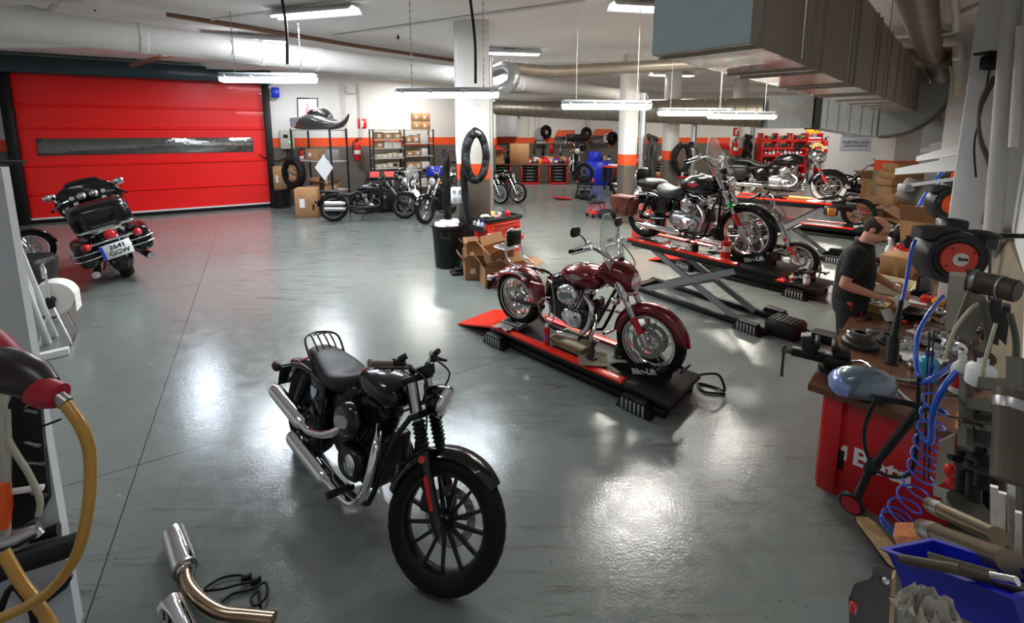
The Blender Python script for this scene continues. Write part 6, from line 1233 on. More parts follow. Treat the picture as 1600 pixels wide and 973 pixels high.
mb = MB(); c = at(1331, 786, 2.72); mb.lathe([(.03, -.02), (.06, -.02), (.07, 0), (.06, .02), (.03, .02)], c, (.75, .5, .0), 24, closed=True); o = obj('front_wheel', mb, TRACE, t, W=True); mb = MB(); mb.lathe([(0, -.024), (.05, -.022), (.05, .022), (0, .024)], c, (.75, .5, 0), 20); obj('wheel_hub', mb, DARKR, o, W=True)
D0, D1 = gp(1343, 806, .1), gp(1412, 893, .1); u = (D1-D0).normalized(); v = V((-u.y, u.x, 0)); Ld = (D1-D0).length
mb = MB(); mb.prism([(0, -.035), (Ld*.15, -.06), (Ld*.9, -.065), (Ld, -.05), (Ld, .05), (Ld*.9, .065), (Ld*.15, .06), (0, .035)], D0, u, v, .018, .004); o = obj('deck', mb, SATIN, t, W=True)
mb = MB(); mb.prism([(.02, -.035), (Ld*.16, -.052), (Ld*.9, -.058), (Ld*.98, -.045), (Ld*.98, .045), (Ld*.9, .058), (Ld*.16, .052), (.02, .035)], D0+V((0, 0, .012)), u, v, .008); obj('wooden_tread', mb, PLYW, t, W=True)
mb = MB(); mb.lathe([(.02, -.018), (.055, -.018), (.06, 0), (.055, .018), (.02, .018)], D1+u*.07-V((0, 0, .04)), v, 22, closed=True); obj('rear_wheel', mb, TRACE, t, W=True)
# grey mudguard with red reflector at the bottom edge
t = thing('loose_mudguard', 'dark grey loose mudguard with red reflector standing near the blue bins', 'mudguard', gp(1365, 985, 0)); mb = MB(); a = at(1368, 985, 1.5)
P_ = [(1327, 990), (1326, 935), (1335, 912), (1358, 904), (1388, 908), (1392, 990)]
fr_ = [at(x, y, 1.55) for x, y in P_]; bk = [q+V((.05, .03, .0)) for q in fr_]; mb.loft([fr_, bk]); b = obj('mudguard_shell', mb, mat('dark grey plastic', (.045, .042, .04), .5), t, W=True)
mb = MB(); P_ = [(1362, 898), (1392, 900), (1400, 935), (1385, 925)]; fr_ = [at(x, y, 1.5) for x, y in P_]; mb.loft([fr_, [q+V((.03, .03, 0)) for q in fr_]]); o = obj('mounting_flap', mb, mat('dark grey plastic', (.045, .042, .04), .5), t, W=True); mb = MB(); mb.lathe([(.012, 0), (.008, .006), (0, .008)], at(1383, 907, 1.495), (-.5, -.8, .2), 12); obj('rivet', mb, CHROME, o, W=True)
mb = MB(); q = at(1333, 949, 1.54); mb.box(q, (.018, .02, .045), .005); obj('reflector', mb, REDLENS, b, W=True)
# ---- tool stand close to the camera: olive frame with hanging parts
OL = mat('olive grey steel', (.085, .08, .055), .45, .4, var=.3)
t = thing('tool_stand', 'olive-grey steel tool stand with rails against the right wall', 'tool stand', WR(1.6, .1), RB)
for p, q, r in ((at(1510, 585, 1.9), at(1506, 800, 1.75), .022), (at(1592, 560, 1.5), at(1592, 990, 1.3), .03), (at(1545, 330, 4.2), at(1542, 480, 3.2), .02)): mb = MB(); mb.tube([p, q], r, 4); obj('upright', mb, OL, t, W=True)
for ya, da, yb, db in ((596, 1.9, 604, 1.5), (630, 1.88, 640, 1.48), (664, 1.85, 676, 1.46), (700, 1.82, 716, 1.44)):
    mb = MB(); a, b = at(1508, ya, da), at(1592, yb, db); k = .024 if ya < 660 else .012; mb.loft([[p+V((0, 0, h))+V((d_, -d_, 0)) for h, d_ in ((-k, -.006), (k, -.006), (k, .006), (-k, .006))] for p in (a, b)]); obj('rail', mb, OL, t, W=True)
mb = MB(); mb.loft([[at(x, y, d) for x, y, d in ((1562, 345, 4.3), (1600, 432, 3.0), (1604, 800, 2.2), (1545, 800, 2.6), (1545, 480, 3.3))], [at(x, y, d)+V((.05, -.05, 0)) for x, y, d in ((1562, 345, 4.3), (1600, 432, 3.0), (1604, 800, 2.2), (1545, 800, 2.6), (1545, 480, 3.3))]]); obj('back_panel', mb, mat('dusty brown board', (.2, .16, .1), .6, var=.3, bump=.3, bs=20), t, W=True)
def cylp(name, label, a, b, r, m, cat, hollow=True, sub=None):
    a = V(a); b = V(b); t = thing(name, label, cat, a); mb = MB(); L_ = (b-a).length
    mb.lathe([(r*.86, .06), (r*.86, 0), (r, 0), (r, L_*.22), (r*.96, L_*.24), (r*.96, L_), (0, L_)] if hollow else [(r, 0), (r, L_)], a, b-a, 24); obj('tube_body', mb, m, t, W=True)
    mb = MB(); mb.lathe([(r*1.04, L_*.1), (r*1.06, L_*.12), (r*1.06, L_*.2), (r*1.04, L_*.22)], a, b-a, 24); obj('clamp_ring', mb, STEEL, t, W=True); return t
cylp('exhaust_can', 'brown dusty exhaust can held sideways on the tool stand', at(1512, 437, 2.05), at(1572, 450, 1.95), .052, IRON, 'exhaust can')
cylp('exhaust_can', 'short brown exhaust can end right of the longer one', at(1560, 448, 1.9), at(1588, 455, 1.85), .05, IRON, 'exhaust can')
cylp('fork_tube', 'upright brown tube on the right edge of the tool stand', at(1580, 612, 1.3), at(1574, 752, 1.22), .036, IRON, 'tube')
cylp('fork_tube', 'long brown steel tube with open shiny end, lower of the two over the blue bin', at(1446, 828, 1.55), at(1580, 880, 1.15), .033, mat('bronze steel', (.2, .155, .1), .3, .8, var=.2), 'tube')
cylp('fork_tube', 'long brown steel tube, upper of the two over the blue bin', at(1456, 790, 1.6), at(1560, 838, 1.3), .026, mat('bronze steel', (.2, .155, .1), .3, .8, var=.2), 'tube')
def plate(name, label, P_, d, m, cat, th=.03, dd=0.0):
    f = [at(x, y, d+dd*i) for i, (x, y) in enumerate(P_)]; mb = MB(); mb.loft([f, [q+V((th*.8, th*.8, 0)) for q in f]]); return solo(name, mb, m, label, cat)
plate('sheet_bracket', 'olive folded sheet bracket below the brown exhaust can', [(1512, 455), (1542, 465), (1520, 535), (1486, 522)], 2.0, mat('olive sheet', (.2, .19, .14), .4, .5, var=.25), 'bracket', .06)
plate('sheet_bracket', 'pale upright sheet left of the olive folded bracket', [(1483, 430), (1510, 432), (1500, 505), (1478, 520), (1476, 500)], 2.3, mat('pale olive sheet', (.3, .28, .23), .5, var=.2), 'bracket', .08)
plate('black_cover', 'black plastic cover behind the olive bracket on the tool stand', [(1548, 470), (1566, 470), (1560, 540), (1532, 530)], 2.1, TRACE, 'cover', .05); plate('black_cover', 'long black cover hanging right on the tool stand', [(1568, 478), (1580, 480), (1572, 540), (1560, 528)], 1.9, TRACE, 'cover', .05)
plate('dark_board', 'dark upright board between the rails of the tool stand', [(1520, 645), (1558, 650), (1556, 700), (1520, 690)], 1.75, TRACE, 'panel', .05); plate('grey_sheet', 'pale cardboard sheet leaning behind the black grips on the stand', [(1467, 690), (1492, 678), (1488, 745), (1460, 762)], 2.0, mat('taupe sheet', (.2, .17, .13), .6), 'sheet', .01); plate('steel_angle', 'pale notched steel angle under the black grips', [(1458, 762), (1490, 772), (1490, 800), (1474, 792), (1472, 778), (1458, 774)], 1.85, mat('pale green steel', (.3, .34, .29), .5), 'bracket', .02)
bottle('whitish squeeze bottle on the tool stand, left one', at(1496, 612, 1.95), .17, .032, mat('greenish bottle', (.5, .56, .46), .4), WHITEPL, REDPL); bottle('white wide bottle with wire on the tool stand', at(1530, 600, 1.8), .11, .045, WHITEPL, WHITEPL)
bottle('small amber bottle hanging at the stand beside the rails', at(1503, 670, 1.9), .1, .022, AMBER, WHITEPL)
for i, (x, y, d) in enumerate(((1502, 700, 1.75), (1518, 715, 1.7), (1532, 695, 1.65))):
    mb = MB(); mb.tube([at(x, y, d), at(x+4, y+34, d), at(x+2, y+66, d)], [.02, .026, .02, .024], 10); mb.tube([at(x-18, y+14, d), at(x+22, y+22, d)], .012, 8); solo('black_grip', mb, HOSE, 'black rubber grip hanging on the stand, %s of three' % ('first', 'second', 'third')[i], 'grip')
mb = MB(); c = at(1514, 797, 1.7); mb.lathe([(0, 0), (.07, 0), (.07, .012), (0, .014)], c, (.1, -.3, 1), 24); solo('round_plate', mb, OL, 'round dull plate under the black grips', 'plate')
for i, (x, y) in enumerate(((1484, 735), (1488, 752))): mb = MB(); mb.ell(at(x, y, 1.85), (.02, .02, .03), 12, 8); solo('red_clip', mb, REDPL, 'small red clip between the black grips, %s one' % ('upper', 'lower')[i], 'clip')
for i, (x, y, l_) in enumerate(((1553, 760, 90), (1566, 770, 110), (1580, 745, 120), (1590, 800, 90))):
    f = [at(x-6, y, 1.35), at(x+7, y+3, 1.33), at(x+5+rnd(-3, 3), y+l_, 1.3), at(x-5, y+l_*.9, 1.32)]; mb = MB(); mb.loft([f, [q+V((.01, .01, 0)) for q in f]]); solo('hanging_packet', mb, mat('pale plastic packet', (.42, .4, .34), .25, var=.4, vs=20), 'pale plastic packet hanging on the right edge, %s of four' % ('first', 'second', 'third', 'fourth')[i], 'packet')
t = thing('swivel_holder', 'black dish-topped holder on the wall right of the nearest reel', 'holder', at(1532, 368, 2.7)); mb = MB(); mb.lathe([(.0, .03), (.05, .028), (.09, .012), (.1, 0), (.06, -.012), (.035, -.02), (.034, -.14), (0, -.15)], n=24); b = obj('dish_and_grip', mb, TRACE, t); mb = MB(); mb.cyl((.05, .0, .0), (.2, -.1, .02), .014, n=8); mb.tube([V((.0, 0, -.14)), V((.02, 0, -.22)), V((.05, .0, -.3))], .01, 8); obj('bracket_arm', mb, SATIN, t)
# blue bins at the bottom edge
def longbin(label, P0, P1, wd, h, m):
    a, b = V(P0), V(P1); L_ = (b-a).length; rz = math.atan2((b-a).y, (b-a).x); c = (a+b)/2; t = tray(label, (c.x, c.y, min(a.z, b.z)), math.degrees(rz), (L_, wd, h), m, 'bin', 'storage_bin', taper=.92); t.rotation_euler[1] = -math.asin(max(-.5, min(.5, (b.z-a.z)/L_))); return t
longbin('blue plastic bin of dark parts at the bottom right corner', at(1452, 880, 1.28), at(1668, 950, 1.0), .17, .1, mat('deep blue plastic', (.004, .01, .32), .35))
for i, (x0, y0, x1, y1, r) in enumerate(((1405, 872, 1500, 890, .018), (1450, 872, 1560, 905, .026), (1500, 888, 1610, 925, .022))): mb = MB(); mb.tube([at(x0, y0, 1.16), at(x1, y1, 1.08)], [r*.6, r, r, r*.7], 8); solo('dark_part', mb, IRON, 'dark brown long part lying in the blue bin, %s' % ('sticking out at its end', 'in the middle', 'at the frame edge')[i], 'part')
mb = MB(); mb.tube([at(1550, 900, 1.08), at(1590, 908, 1.04)], .01, 8); solo('shiny_part', mb, CHROME, 'small shiny rod in the blue bin', 'part')
rag('clear plastic bag at the front of the blue bin', at(1450, 965, 1.06), .06, mat('grey plastic bag', (.3, .27, .22), .15, coat=.6), .09)
plate('printed_box', 'small orange and white printed box below the blue hose coil', [(1395, 838), (1436, 838), (1440, 856), (1404, 856)], 1.75, mat('orange print', (.6, .2, .08), .5, var=.7, vs=60), 'box', .08)
plate('wooden_strip', 'thin pale wooden strip standing left of the blue bin', [(1393, 905), (1398, 900), (1394, 990), (1388, 990)], 1.35, PLYW, 'strip', .03)
# ---------------------------------------------------------------- ducts, pipes, wall arms
def spiral(name, label, pts, rs, m=GALV, ribs=True, n=26, step=.12, cat='duct', grp=None, top=True):
    pts = [V(p) for p in pts]; t = thing(name, label, cat, pts[0], 0, grp); mb = MB(); mb.tube(pts, rs, n); b = obj('duct_body', mb, m, t, W=True)
    if ribs:
        mb = MB(); tot = sum((pts[i+1]-pts[i]).length for i in range(len(pts)-1)); acc = 0
        for i in range(len(pts)-1):
            d = pts[i+1]-pts[i]; L_ = d.length; k = int(L_/step)
            for j in range(k):
                f = (j+.5)/k; g_ = (i+f)/(len(pts)-1)
                if isinstance(rs, list): q = g_*(len(rs)-1); a = min(int(q), len(rs)-2); r = rs[a]+(rs[a+1]-rs[a])*(q-a)
                else: r = rs
                mb.lathe([(r*.99, -.012), (r*1.025, 0), (r*.99, .012)], pts[i]+d*f, d, n)
        obj('duct_ribs', mb, m, t, W=True)
    return t
GB = mat('brown grey duct steel', (.3, .27, .22), .4, .75, var=.15, vs=5)
# big rectangular duct
BX0, BX1 = at(1090, 77, 2.75), at(1458, 191, 22.5); d = (BX1-BX0); dl = V((d.x, d.y, 0)).normalized(); nr = V((dl.y, -dl.x, 0)); w2 = .3
def rect_ring(p, w_, h): return [p-nr*w_, p+nr*w_, p+nr*w_+V((0, 0, h)), p-nr*w_+V((0, 0, h))]
t = thing('rectangular_duct', 'huge rectangular galvanised duct running away along the ceiling', 'duct', BX0)
mb = MB(); mb.loft([rect_ring(BX0, w2, .95), rect_ring(BX0+d*.5, w2, .95), rect_ring(BX1, w2, .95)]); obj('duct_body', mb, mat('dull galvanised duct', (.34, .295, .23), .36, .4, var=.14, vs=4, rvar=.12), t, W=True)
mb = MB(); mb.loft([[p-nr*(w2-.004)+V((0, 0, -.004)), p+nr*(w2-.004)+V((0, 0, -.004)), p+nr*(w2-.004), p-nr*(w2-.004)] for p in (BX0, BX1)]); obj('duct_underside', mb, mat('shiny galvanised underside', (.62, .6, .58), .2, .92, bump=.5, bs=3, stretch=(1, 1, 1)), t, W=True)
L_ = d.length; k = 0; s_ = .12
while s_ < L_-1:
    mb = MB(); p = BX0+d*(s_/L_); mb.loft([rect_ring(p+V((0, 0, -.018)), w2+.018, .985), rect_ring(p+V((0, 0, -.018))+dl*.03, w2+.018, .985)]); o = obj('duct_flange', mb, GALVD, t, W=True); s_ += (1.25, .32)[k % 2] if k < 6 else 1.15; k += 1
    if k > 26: break
mb = MB(); q = BX0-dl*.006; mb.loft([rect_ring(q+V((0, 0, .0)), w2, .95), rect_ring(q+dl*.004, w2, .95)]); obj('end_plate', mb, mat('blue grey end plate', (.34, .42, .42), .5, .35, bump=.2, bs=80, var=.1), t, W=True)
for i, (s_, sd) in enumerate(((.9, 1), (2.6, 1), (5.2, 1), (1.6, -1), (4.0, -1))):
    mb = MB(); p = BX0+d*(s_/L_)+nr*sd*(w2+.05); mb.cyl(p, (p.x, p.y, CZ), .008, n=6); obj('hanger_rod', mb, STEEL, t, W=True)
# long round spiral duct across, transition, flared and curved ends
spiral('spiral_duct', 'fat brown-grey spiral duct spanning behind the hanging lamps', (at(776, 168, 17), at(880, 171.5, 15.2), at(1008, 173.5, 13.8), at(1192, 176, 12.2)), [.27, .3, .345, .4], GB, step=.25)
a = at(1192, 176, 12.2); t = thing('duct_transition', 'shiny square duct piece with flared louvred end at the spiral duct', 'duct', a)
dd = (at(1260, 178, 12.0)-a); dd.z = 0; dd.normalize(); nn = V((-dd.y, dd.x, 0))
def sq(p, w_, h, zz=0): return [p+nn*w_+V((0, 0, -h+zz)), p-nn*w_+V((0, 0, -h+zz)), p-nn*w_+V((0, 0, h+zz)), p+nn*w_+V((0, 0, h+zz))]
mb = MB(); mb.loft([sq(a, .42, .42), sq(a+dd*1.05, .42, .42)]); mb.prism([(0, -.40), (1.03, -.4), (1.03, .4), (0, .4)], a-nn*.421+dd*.01, dd, (0, 0, 1), .01); b = obj('square_section', mb, mat('spangled galvanised', (.42, .47, .49), .32, .5, var=.25, vs=14), t, W=True)
mb = MB(); 
for pl in ([(0, -.42), (.5, 0), (0, .42)], [(1.05, -.42), (.55, 0), (1.05, .42)]): mb.prism(pl, a-nn*.432, dd, (0, 0, 1), .012)
obj('folded_cross', mb, GALV, b, W=True)
mb = MB(); f0 = a+dd*1.12; mb.loft([sq(f0, .36, .36), sq(f0+dd*.12, .44, .45)]); obj('dark_joint', mb, TRACE, t, W=True)
mb = MB(); f1 = f0+dd*.14; mb.loft([sq(f1, .42, .42), sq(f1+dd*1.25, .5, .5, -.14)]); fl = obj('flared_section', mb, mat('bright galvanised', (.62, .68, .71), .3, .45, var=.12, vs=20), t, W=True)
for i in range(5): mb = MB(); p = f1+dd*(.12+.25*i); mb.loft([sq(p, .43+.018*i, .43+.018*i, -.028*i), sq(p+dd*.03, .43+.018*i, .43+.018*i, -.028*i)]); obj('louvre_seam', mb, GALV, fl, W=True)
g0 = f1+dd*1.3; mb = MB(); rr = []
for i in range(11):
    an = (pi/2)*i/10; c = g0+V((0, 0, .5)); p = c+dd*(sin(an)*1.35)+V((0, 0, -.12))
    rr.append([g0+nn*.5+dd*(1.5*sin(an))+V((0, 0, .62-1.28*cos(an))), g0-nn*.5+dd*(1.5*sin(an))+V((0, 0, .62-1.28*cos(an))), g0-nn*.5+dd*(1.5*sin(an))+V((0, 0, .66)), g0+nn*.5+dd*(1.5*sin(an))+V((0, 0, .66))])
mb.loft(rr); cv = obj('curved_end', mb, mat('bright galvanised', (.62, .68, .71), .3, .45, var=.12, vs=20), t, W=True)
mb = MB(); 
for i in range(10):
    q = [r[1] for r in rr]; p0, p1 = q[i], q[i+1]; mb.loft([[p-nn*.01+V((0, 0, -.03)), p-nn*.05+V((0, 0, -.03)), p-nn*.05+V((0, 0, .05)), p-nn*.01+V((0, 0, .05))] for p in (p0, p1)])
obj('curved_rim', mb, GALVD, cv, W=True)
# thick white pipe and companions
PI0, PI1 = at(-40, 30, 5.75), at(1000, 152, 17.5)
spiral('white_pipe', 'thick white pipe running from the left edge to behind the second column', (PI0, PI1), .215, PIPEW, False, 24, cat='pipe')
for i, f in enumerate((.1, .2, .26, .45, .6)): 
    mb = MB(); p = PI0+(PI1-PI0)*f; mb.lathe([(.216, -.05), (.226, -.045), (.226, .045), (.216, .05)], p, PI1-PI0, 24); solo('pipe_coupling', mb, PIPEW, 'white coupling ring on the thick pipe, number %d from its left end' % (i+1), 'pipe ring', 'coupling rings on the thick white pipe')
def pipe(label, pts, r, m=PIPEW, name='ceiling_pipe', k=1, cat='pipe', grp=None): mb = MB(); mb.tube([V(p) for p in pts], r, 12, k=k); return solo(name, mb, m, label, cat, grp)
pipe('white pipe under the thick one at the left edge', (at(-30, 62, 6.3), at(250, 62, 8.0), at(420, 86, 9.5)), .12)
pipe('thin white pipe with elbow above the thick white pipe', (at(20, 4, 6.6), at(70, 20, 6.8), at(90, 6, 6.8), at(95, -20, 6.4)), .06, k=4)
pipe('long thin white pipe along the ceiling from left edge to the first column', (at(100, 8, 8.0), at(430, 52, 10), at(700, 90, 14), at(985, 108, 22)), .06)
pipe('thin brown pipe crossing above the red door', (at(205, 102, 10.8), at(330, 68, 10.0)), .05, mat('brown pipe', (.16, .07, .04), .5))
pipe('dark conduit along the ceiling beside the thick white pipe', (at(260, 22, 7.6), at(560, 72, 10), at(800, 108, 14)), .045, mat('brown pipe', (.16, .07, .04), .5))
pipe('thin conduit above the shelves, sloping to the right', (at(380, 92, 13), at(560, 118, 15), at(700, 131, 17)), .03)
pipe('pale conduit crossing the ceiling left of the big duct', (at(520, 57, 9.3), at(914, 0, 6.8)), .03); pipe('second pale conduit crossing near the second row of lamps', (at(600, 80, 12), at(1010, 62, 10)), .03)
pipe('white straight pipe under the long spiral hose', (at(770, 150, 15), at(1010, 152, 16.5)), .12)
pipe('silver wye and bend dropping from the thick white pipe', (at(770, 112, 10.4), at(792, 104, 9.8), at(803, 112, 9.5), at(800, 130, 9.5), at(784, 140, 9.6)), .13, GALV, k=4)
spiral('spiral_hose', 'long thin spiral steel duct running right from the white pipe bend', (at(800, 106, 9.7), at(860, 112, 10), at(1110, 99, 10.5)), .13, GALVD, step=.14)
spiral('spiral_hose', 'round spiral duct at top right, running away beside the big duct', (at(1415, -80, 4.2), at(1447, 60, 8), at(1468, 118, 12.5), at(1478, 150, 17)), .2, GB, step=.16)
spiral('spiral_hose', 'short spiral duct crossing behind the white elbow pipe at top right', (at(1385, 92, 10), at(1500, 90, 9.6)), .2, GB, step=.16)
pipe('white elbow pipe at top right, dropping beside the round spiral duct', (at(1375, 68, 8.5), at(1475, 66, 8.5), at(1494, 68, 8.5), at(1497, 85, 8.5), at(1499, 150, 8.6)), .085, k=3)
pipe('pale pipe looping at the top right corner above the white elbow', (at(1490, -10, 5), at(1494, 40, 6.5), at(1480, 50, 7.5), at(1380, 60, 9)), .045, k=3); pipe('pale bent pipe running along the top of the right wall', (at(1500, 22, 6), at(1545, 6, 5), at(1572, 22, 5), at(1570, 90, 5.2)), .05, k=4)
# wall pipe bundle on right wall
def wp(s, off, z): return WR(s, off, z)
pipe('vertical grey pipe on the right wall beside the cable bundle', (at(1583, -20, 3.55), at(1562, 230, 3.75), at(1548, 400, 3.85)), .06, mat('grey pipe', (.5, .49, .47), .5)); pipe('second vertical pipe on the right wall, thinner', (at(1596, 40, 3.5), at(1583, 230, 3.6)), .03)
t = thing('cable_bundle', 'bundle of brown cables hanging down the right wall', 'cables', at(1545, 120, 3.9)); 
for i in range(4): mb = MB(); mb.tube(W_((at(1552+2*i, 120, 3.9), at(1532, 160+4*i, 3.9), at(1530+i, 215, 3.9), at(1545+i*2, 262, 3.9), at(1543+i*3, 310, 3.9), at(1534+i*4, 350, 3.9))), .012, 6, k=6); obj('cable', mb, mat('brown cable', (.16, .1, .06), .5), t, W=True)
t = thing('wall_camera', 'small black box with plugs hanging high on the right wall', 'wall box', at(1548, 98, 3.9)); mb = MB(); mb.box((0, 0, 0), (.12, .1, .12), .015); mb.box((0, 0, .08), (.2, .14, .02), .004); obj('box_case', mb, TRACE, t); mb = MB(); mb.tube([V((0, 0, -.06)), V((-.02, 0, -.4)), V((-.04, 0, -.7)), V((.02, 0, -1.0))], .007, 6, k=5); obj('cord', mb, HOSE, t)
t = thing('inspection_lamp', 'black inspection lamp hanging on the right wall', 'lamp', at(1566, 132, 3.75)); mb = MB(); mb.tube([V((0, 0, .12)), V((0, 0, -.14))], [.03, .045, .04], 12); mb.box((-.03, 0, .16), (.2, .03, .03), .008); obj('lamp_case', mb, TRACE, t); mb = MB(); mb.box((-.03, -.03, -.02), (.03, .02, .18), .006); obj('lamp_window', mb, GREYPL, t)
# wall arms
ARM = mat('grey white arm paint', (.52, .54, .55), .45)
def arm(label, a, b, h0, h1, wd=.07):
    """tapering horizontal beam from the wall end a to the tip b"""
    a, b = V(a), V(b); u = (b-a); u.z = 0; u.normalize(); v = V((-u.y, u.x, 0))*wd; mb = MB(); mb.loft([[p-v+V((0, 0, -h)), p+v+V((0, 0, -h)), p+v+V((0, 0, h)), p-v+V((0, 0, h))] for p, h in ((a, h0), (b, h1))])
    return solo('wall_bracket', mb, ARM, label, 'wall bracket', 'tapered arms on the right wall')
arm('nearest tapered grey-white wall arm, above the second hose reel', at(1528, 252, 5.6), at(1405, 268, 6.6), .1, .045); arm('thin flat wall arm under the nearest tapered one', at(1530, 274, 5.2), at(1412, 291, 5.9), .022, .022, .05)
arm('second tapered wall arm, just above the nearest one', at(1510, 232, 8.2), at(1436, 248, 9.0), .11, .05); arm('third tapered wall arm, smaller and higher', at(1507, 224, 10.5), at(1442, 236, 11.5), .12, .05); arm('fourth tapered wall arm, highest and farthest', at(1505, 219, 13), at(1455, 228, 14), .12, .05)
t = thing('hanging_work_box', 'grey box head hung from the tip of the thin wall arm', 'work light', at(1425, 296, 5.9)); mb = MB(); mb.box((0, 0, -.02), (.14, .22, .3), .02, rz=.5, T=Matrix.Rotation(.5, 4, 'Y')); b = obj('box_head', mb, mat('dull grey box', (.12, .11, .1), .5), t); mb = MB(); mb.box((-.13, -.05, .03), (.13, .14, .1), .015); obj('lamp_face', mb, GREYPL, t)
t = thing('ceiling_camera', 'small dark camera on the far pillar under the curved duct', 'camera', at(1408, 192, 12.2)); mb = MB(); mb.box((0, 0, 0), (.3, .2, .1), .02); mb.cyl((0, 0, .04), (0, 0, .35), .04, n=10); obj('camera_body', mb, mat('brown metal', (.16, .09, .05), .5, .4), t)
for i, (px, d_, z0, lb) in enumerate(((447, 6.8, 3.1, 'near the lamp before the red door'), (741, 6.8, 3.0, 'at the lamp before the first column'))):
    a = at(px-6, 0, d_); b_ = at(px+2, (100, 130)[i], d_); mb = MB(); mb.tube([V((a.x, a.y, CZ-.02)), a, (a+b_)/2+V((.03, 0, 0)), b_], .022, 8, k=5); solo('power_cable', mb, HOSE, 'thick black power cable hanging from the ceiling '+lb, 'cable')
# ---------------------------------------------------------------- the mechanic at the bench
def person():
    t = thing('person', 'bald man in black polo shirt standing at the bench, looking down at his hands', 'person', (3.2, 4.06, 0), R(-43), sc=.965)
    def rm(o, vox, it=4, f=.5):
        m = o.modifiers.new('remesh', 'REMESH'); m.mode = 'VOXEL'; m.voxel_size = vox; m.use_smooth_shade = True
        s = o.modifiers.new('smooth', 'SMOOTH'); s.iterations = it; s.factor = f
    HC = V((.135, 0, 1.625)); TH = Matrix.Translation(HC) @ Matrix.Rotation(R(30), 4, 'Y') @ Matrix.Rotation(R(-6), 4, 'Z')
    def rings(mb, secs, pw=.9, n=24): mb.loft([[V((cx+x, cy+y, z)) for x, y in ell2(rx, ry, n, pw)] for z, cx, cy, rx, ry in secs])
    arms = {-1: (V((.03, -.2, 1.41)), V((-.03, -.29, 1.13)), V((.2, -.2, 1.055)), V((.27, -.16, 1.045))), 1: (V((.05, .2, 1.41)), V((.1, .28, 1.14)), V((.31, .12, 1.08)), V((.37, .06, 1.075)))}
    mb = MB()
    rings(mb, ((.8, 0, 0, .1, .15), (.95, 0, 0, .125, .175), (1.08, .015, 0, .13, .165), (1.28, .02, 0, .13, .185), (1.4, .03, 0, .1, .17), (1.45, .05, 0, .06, .08)))
    mb.tube([V((.04, 0, 1.38)), V((.07, 0, 1.48)), V((.105, 0, 1.58))], [.075, .066, .062], 16)
    for y in (-1, 1):
        mb.tube([V((.0, y*.09, .92)), V((.02, y*.1, .5)), V((-.02, y*.1, .07))], [.085, .05, .036], 12)
        s_, e_, w_, h_ = arms[y]; mb.ell(s_, (.062, .062, .062), 14, 8); mb.tube([s_, s_*.5+e_*.5, e_], [.056, .05, .042], 14); mb.tube([e_, e_*.7+w_*.3, w_], [.043, .046, .028], 14); mb.ell(e_, (.042,)*3, 12, 8)
        d = (h_-w_).normalized(); up = V((0, 0, 1)); sd = d.cross(up).normalized()*(-y)          # sd: towards the thumb (inner) side
        pc = w_+d*.055; T = Matrix((d, sd, d.cross(sd))).transposed().to_4x4(); T.translation = pc
        mb.ell((0, 0, 0), (.055, .042, .017), 14, 8, T=T, pw=.8); mb.tube([w_-d*.02, w_+d*.03], [.028, .03], 12)
        nrm = d.cross(sd); nrm = nrm if nrm.z < 0 else -nrm                                     # palm side, down
        for i, (o_, L_) in enumerate(((.032, .07), (.011, .078), (-.011, .072), (-.031, .056))):
            a = pc+d*.045+sd*o_; b = a+d*L_*.42+nrm*.012; c = b+d*L_*.2+nrm*L_*.32; e2 = c-d*L_*.1+nrm*L_*.26; mb.tube([a-d*.02, a, b, c, e2], [.0105, .0105, .0095, .0085, .0075], 8); mb.ell(e2, (.0075,)*3, 8, 6)
        a = pc-d*.02+sd*.035; b = a+d*.03+sd*.028+nrm*.01; c = b+d*.03+nrm*.012-sd*.004; mb.tube([a-sd*.015, a, b, c], [.015, .013, .011, .009], 8); mb.ell(c, (.009,)*3, 8, 6)
    h = MB()
    h.ell((-.012, 0, .03), (.1, .076, .098), 24, 16); h.ell((.02, 0, -.035), (.072, .062, .075), 20, 12); h.ell((.058, 0, -.085), (.03, .033, .026), 14, 10); h.ell((.03, .045, -.055), (.05, .022, .04), 12, 8); h.ell((.03, -.045, -.055), (.05, .022, .04), 12, 8)
    h.ell((.078, 0, .024), (.018, .05, .011), 14, 8); h.tube([V((.085, 0, .018)), V((.1, 0, -.012)), V((.113, 0, -.03))], [.008, .012, .015], 10); h.ell((.1, .012, -.033), (.011, .009, .008), 8, 6); h.ell((.1, -.012, -.033), (.011, .009, .008), 8, 6)
    h.ell((.083, 0, -.056), (.012, .024, .006), 12, 6); h.ell((.081, 0, -.066), (.013, .021, .007), 12, 6)
    for y in (-1, 1): h.ell((-.012, y*.078, -.008), (.02, .008, .032), 12, 8); h.ell((.07, y*.032, .003), (.012, .016, .012), 10, 6)
    h.xf(TH); o_ = len(mb.v); mb.v += h.v; mb.f += [tuple(i+o_ for i in f) for f in h.f]; mb.mi += h.mi
    body = obj('body', mb, SKIN, t); rm(body, .0058, 3, .4)
    e = MB()
    for y in (-1, 1): e.ell((.0765, y*.032, .002), (.008, .011, .006), 10, 6)
    e.xf(TH); obj('eyes', e, mat('eye dark', (.03, .02, .015), .2), body)
    b_ = MB()
    for y in (-1, 1): b_.tube([V((.088, y*.016, .03)), V((.086, y*.034, .036)), V((.07, y*.052, .028))], .004, 6)
    b_.xf(TH); obj('eyebrows', b_, HAIRM, body)
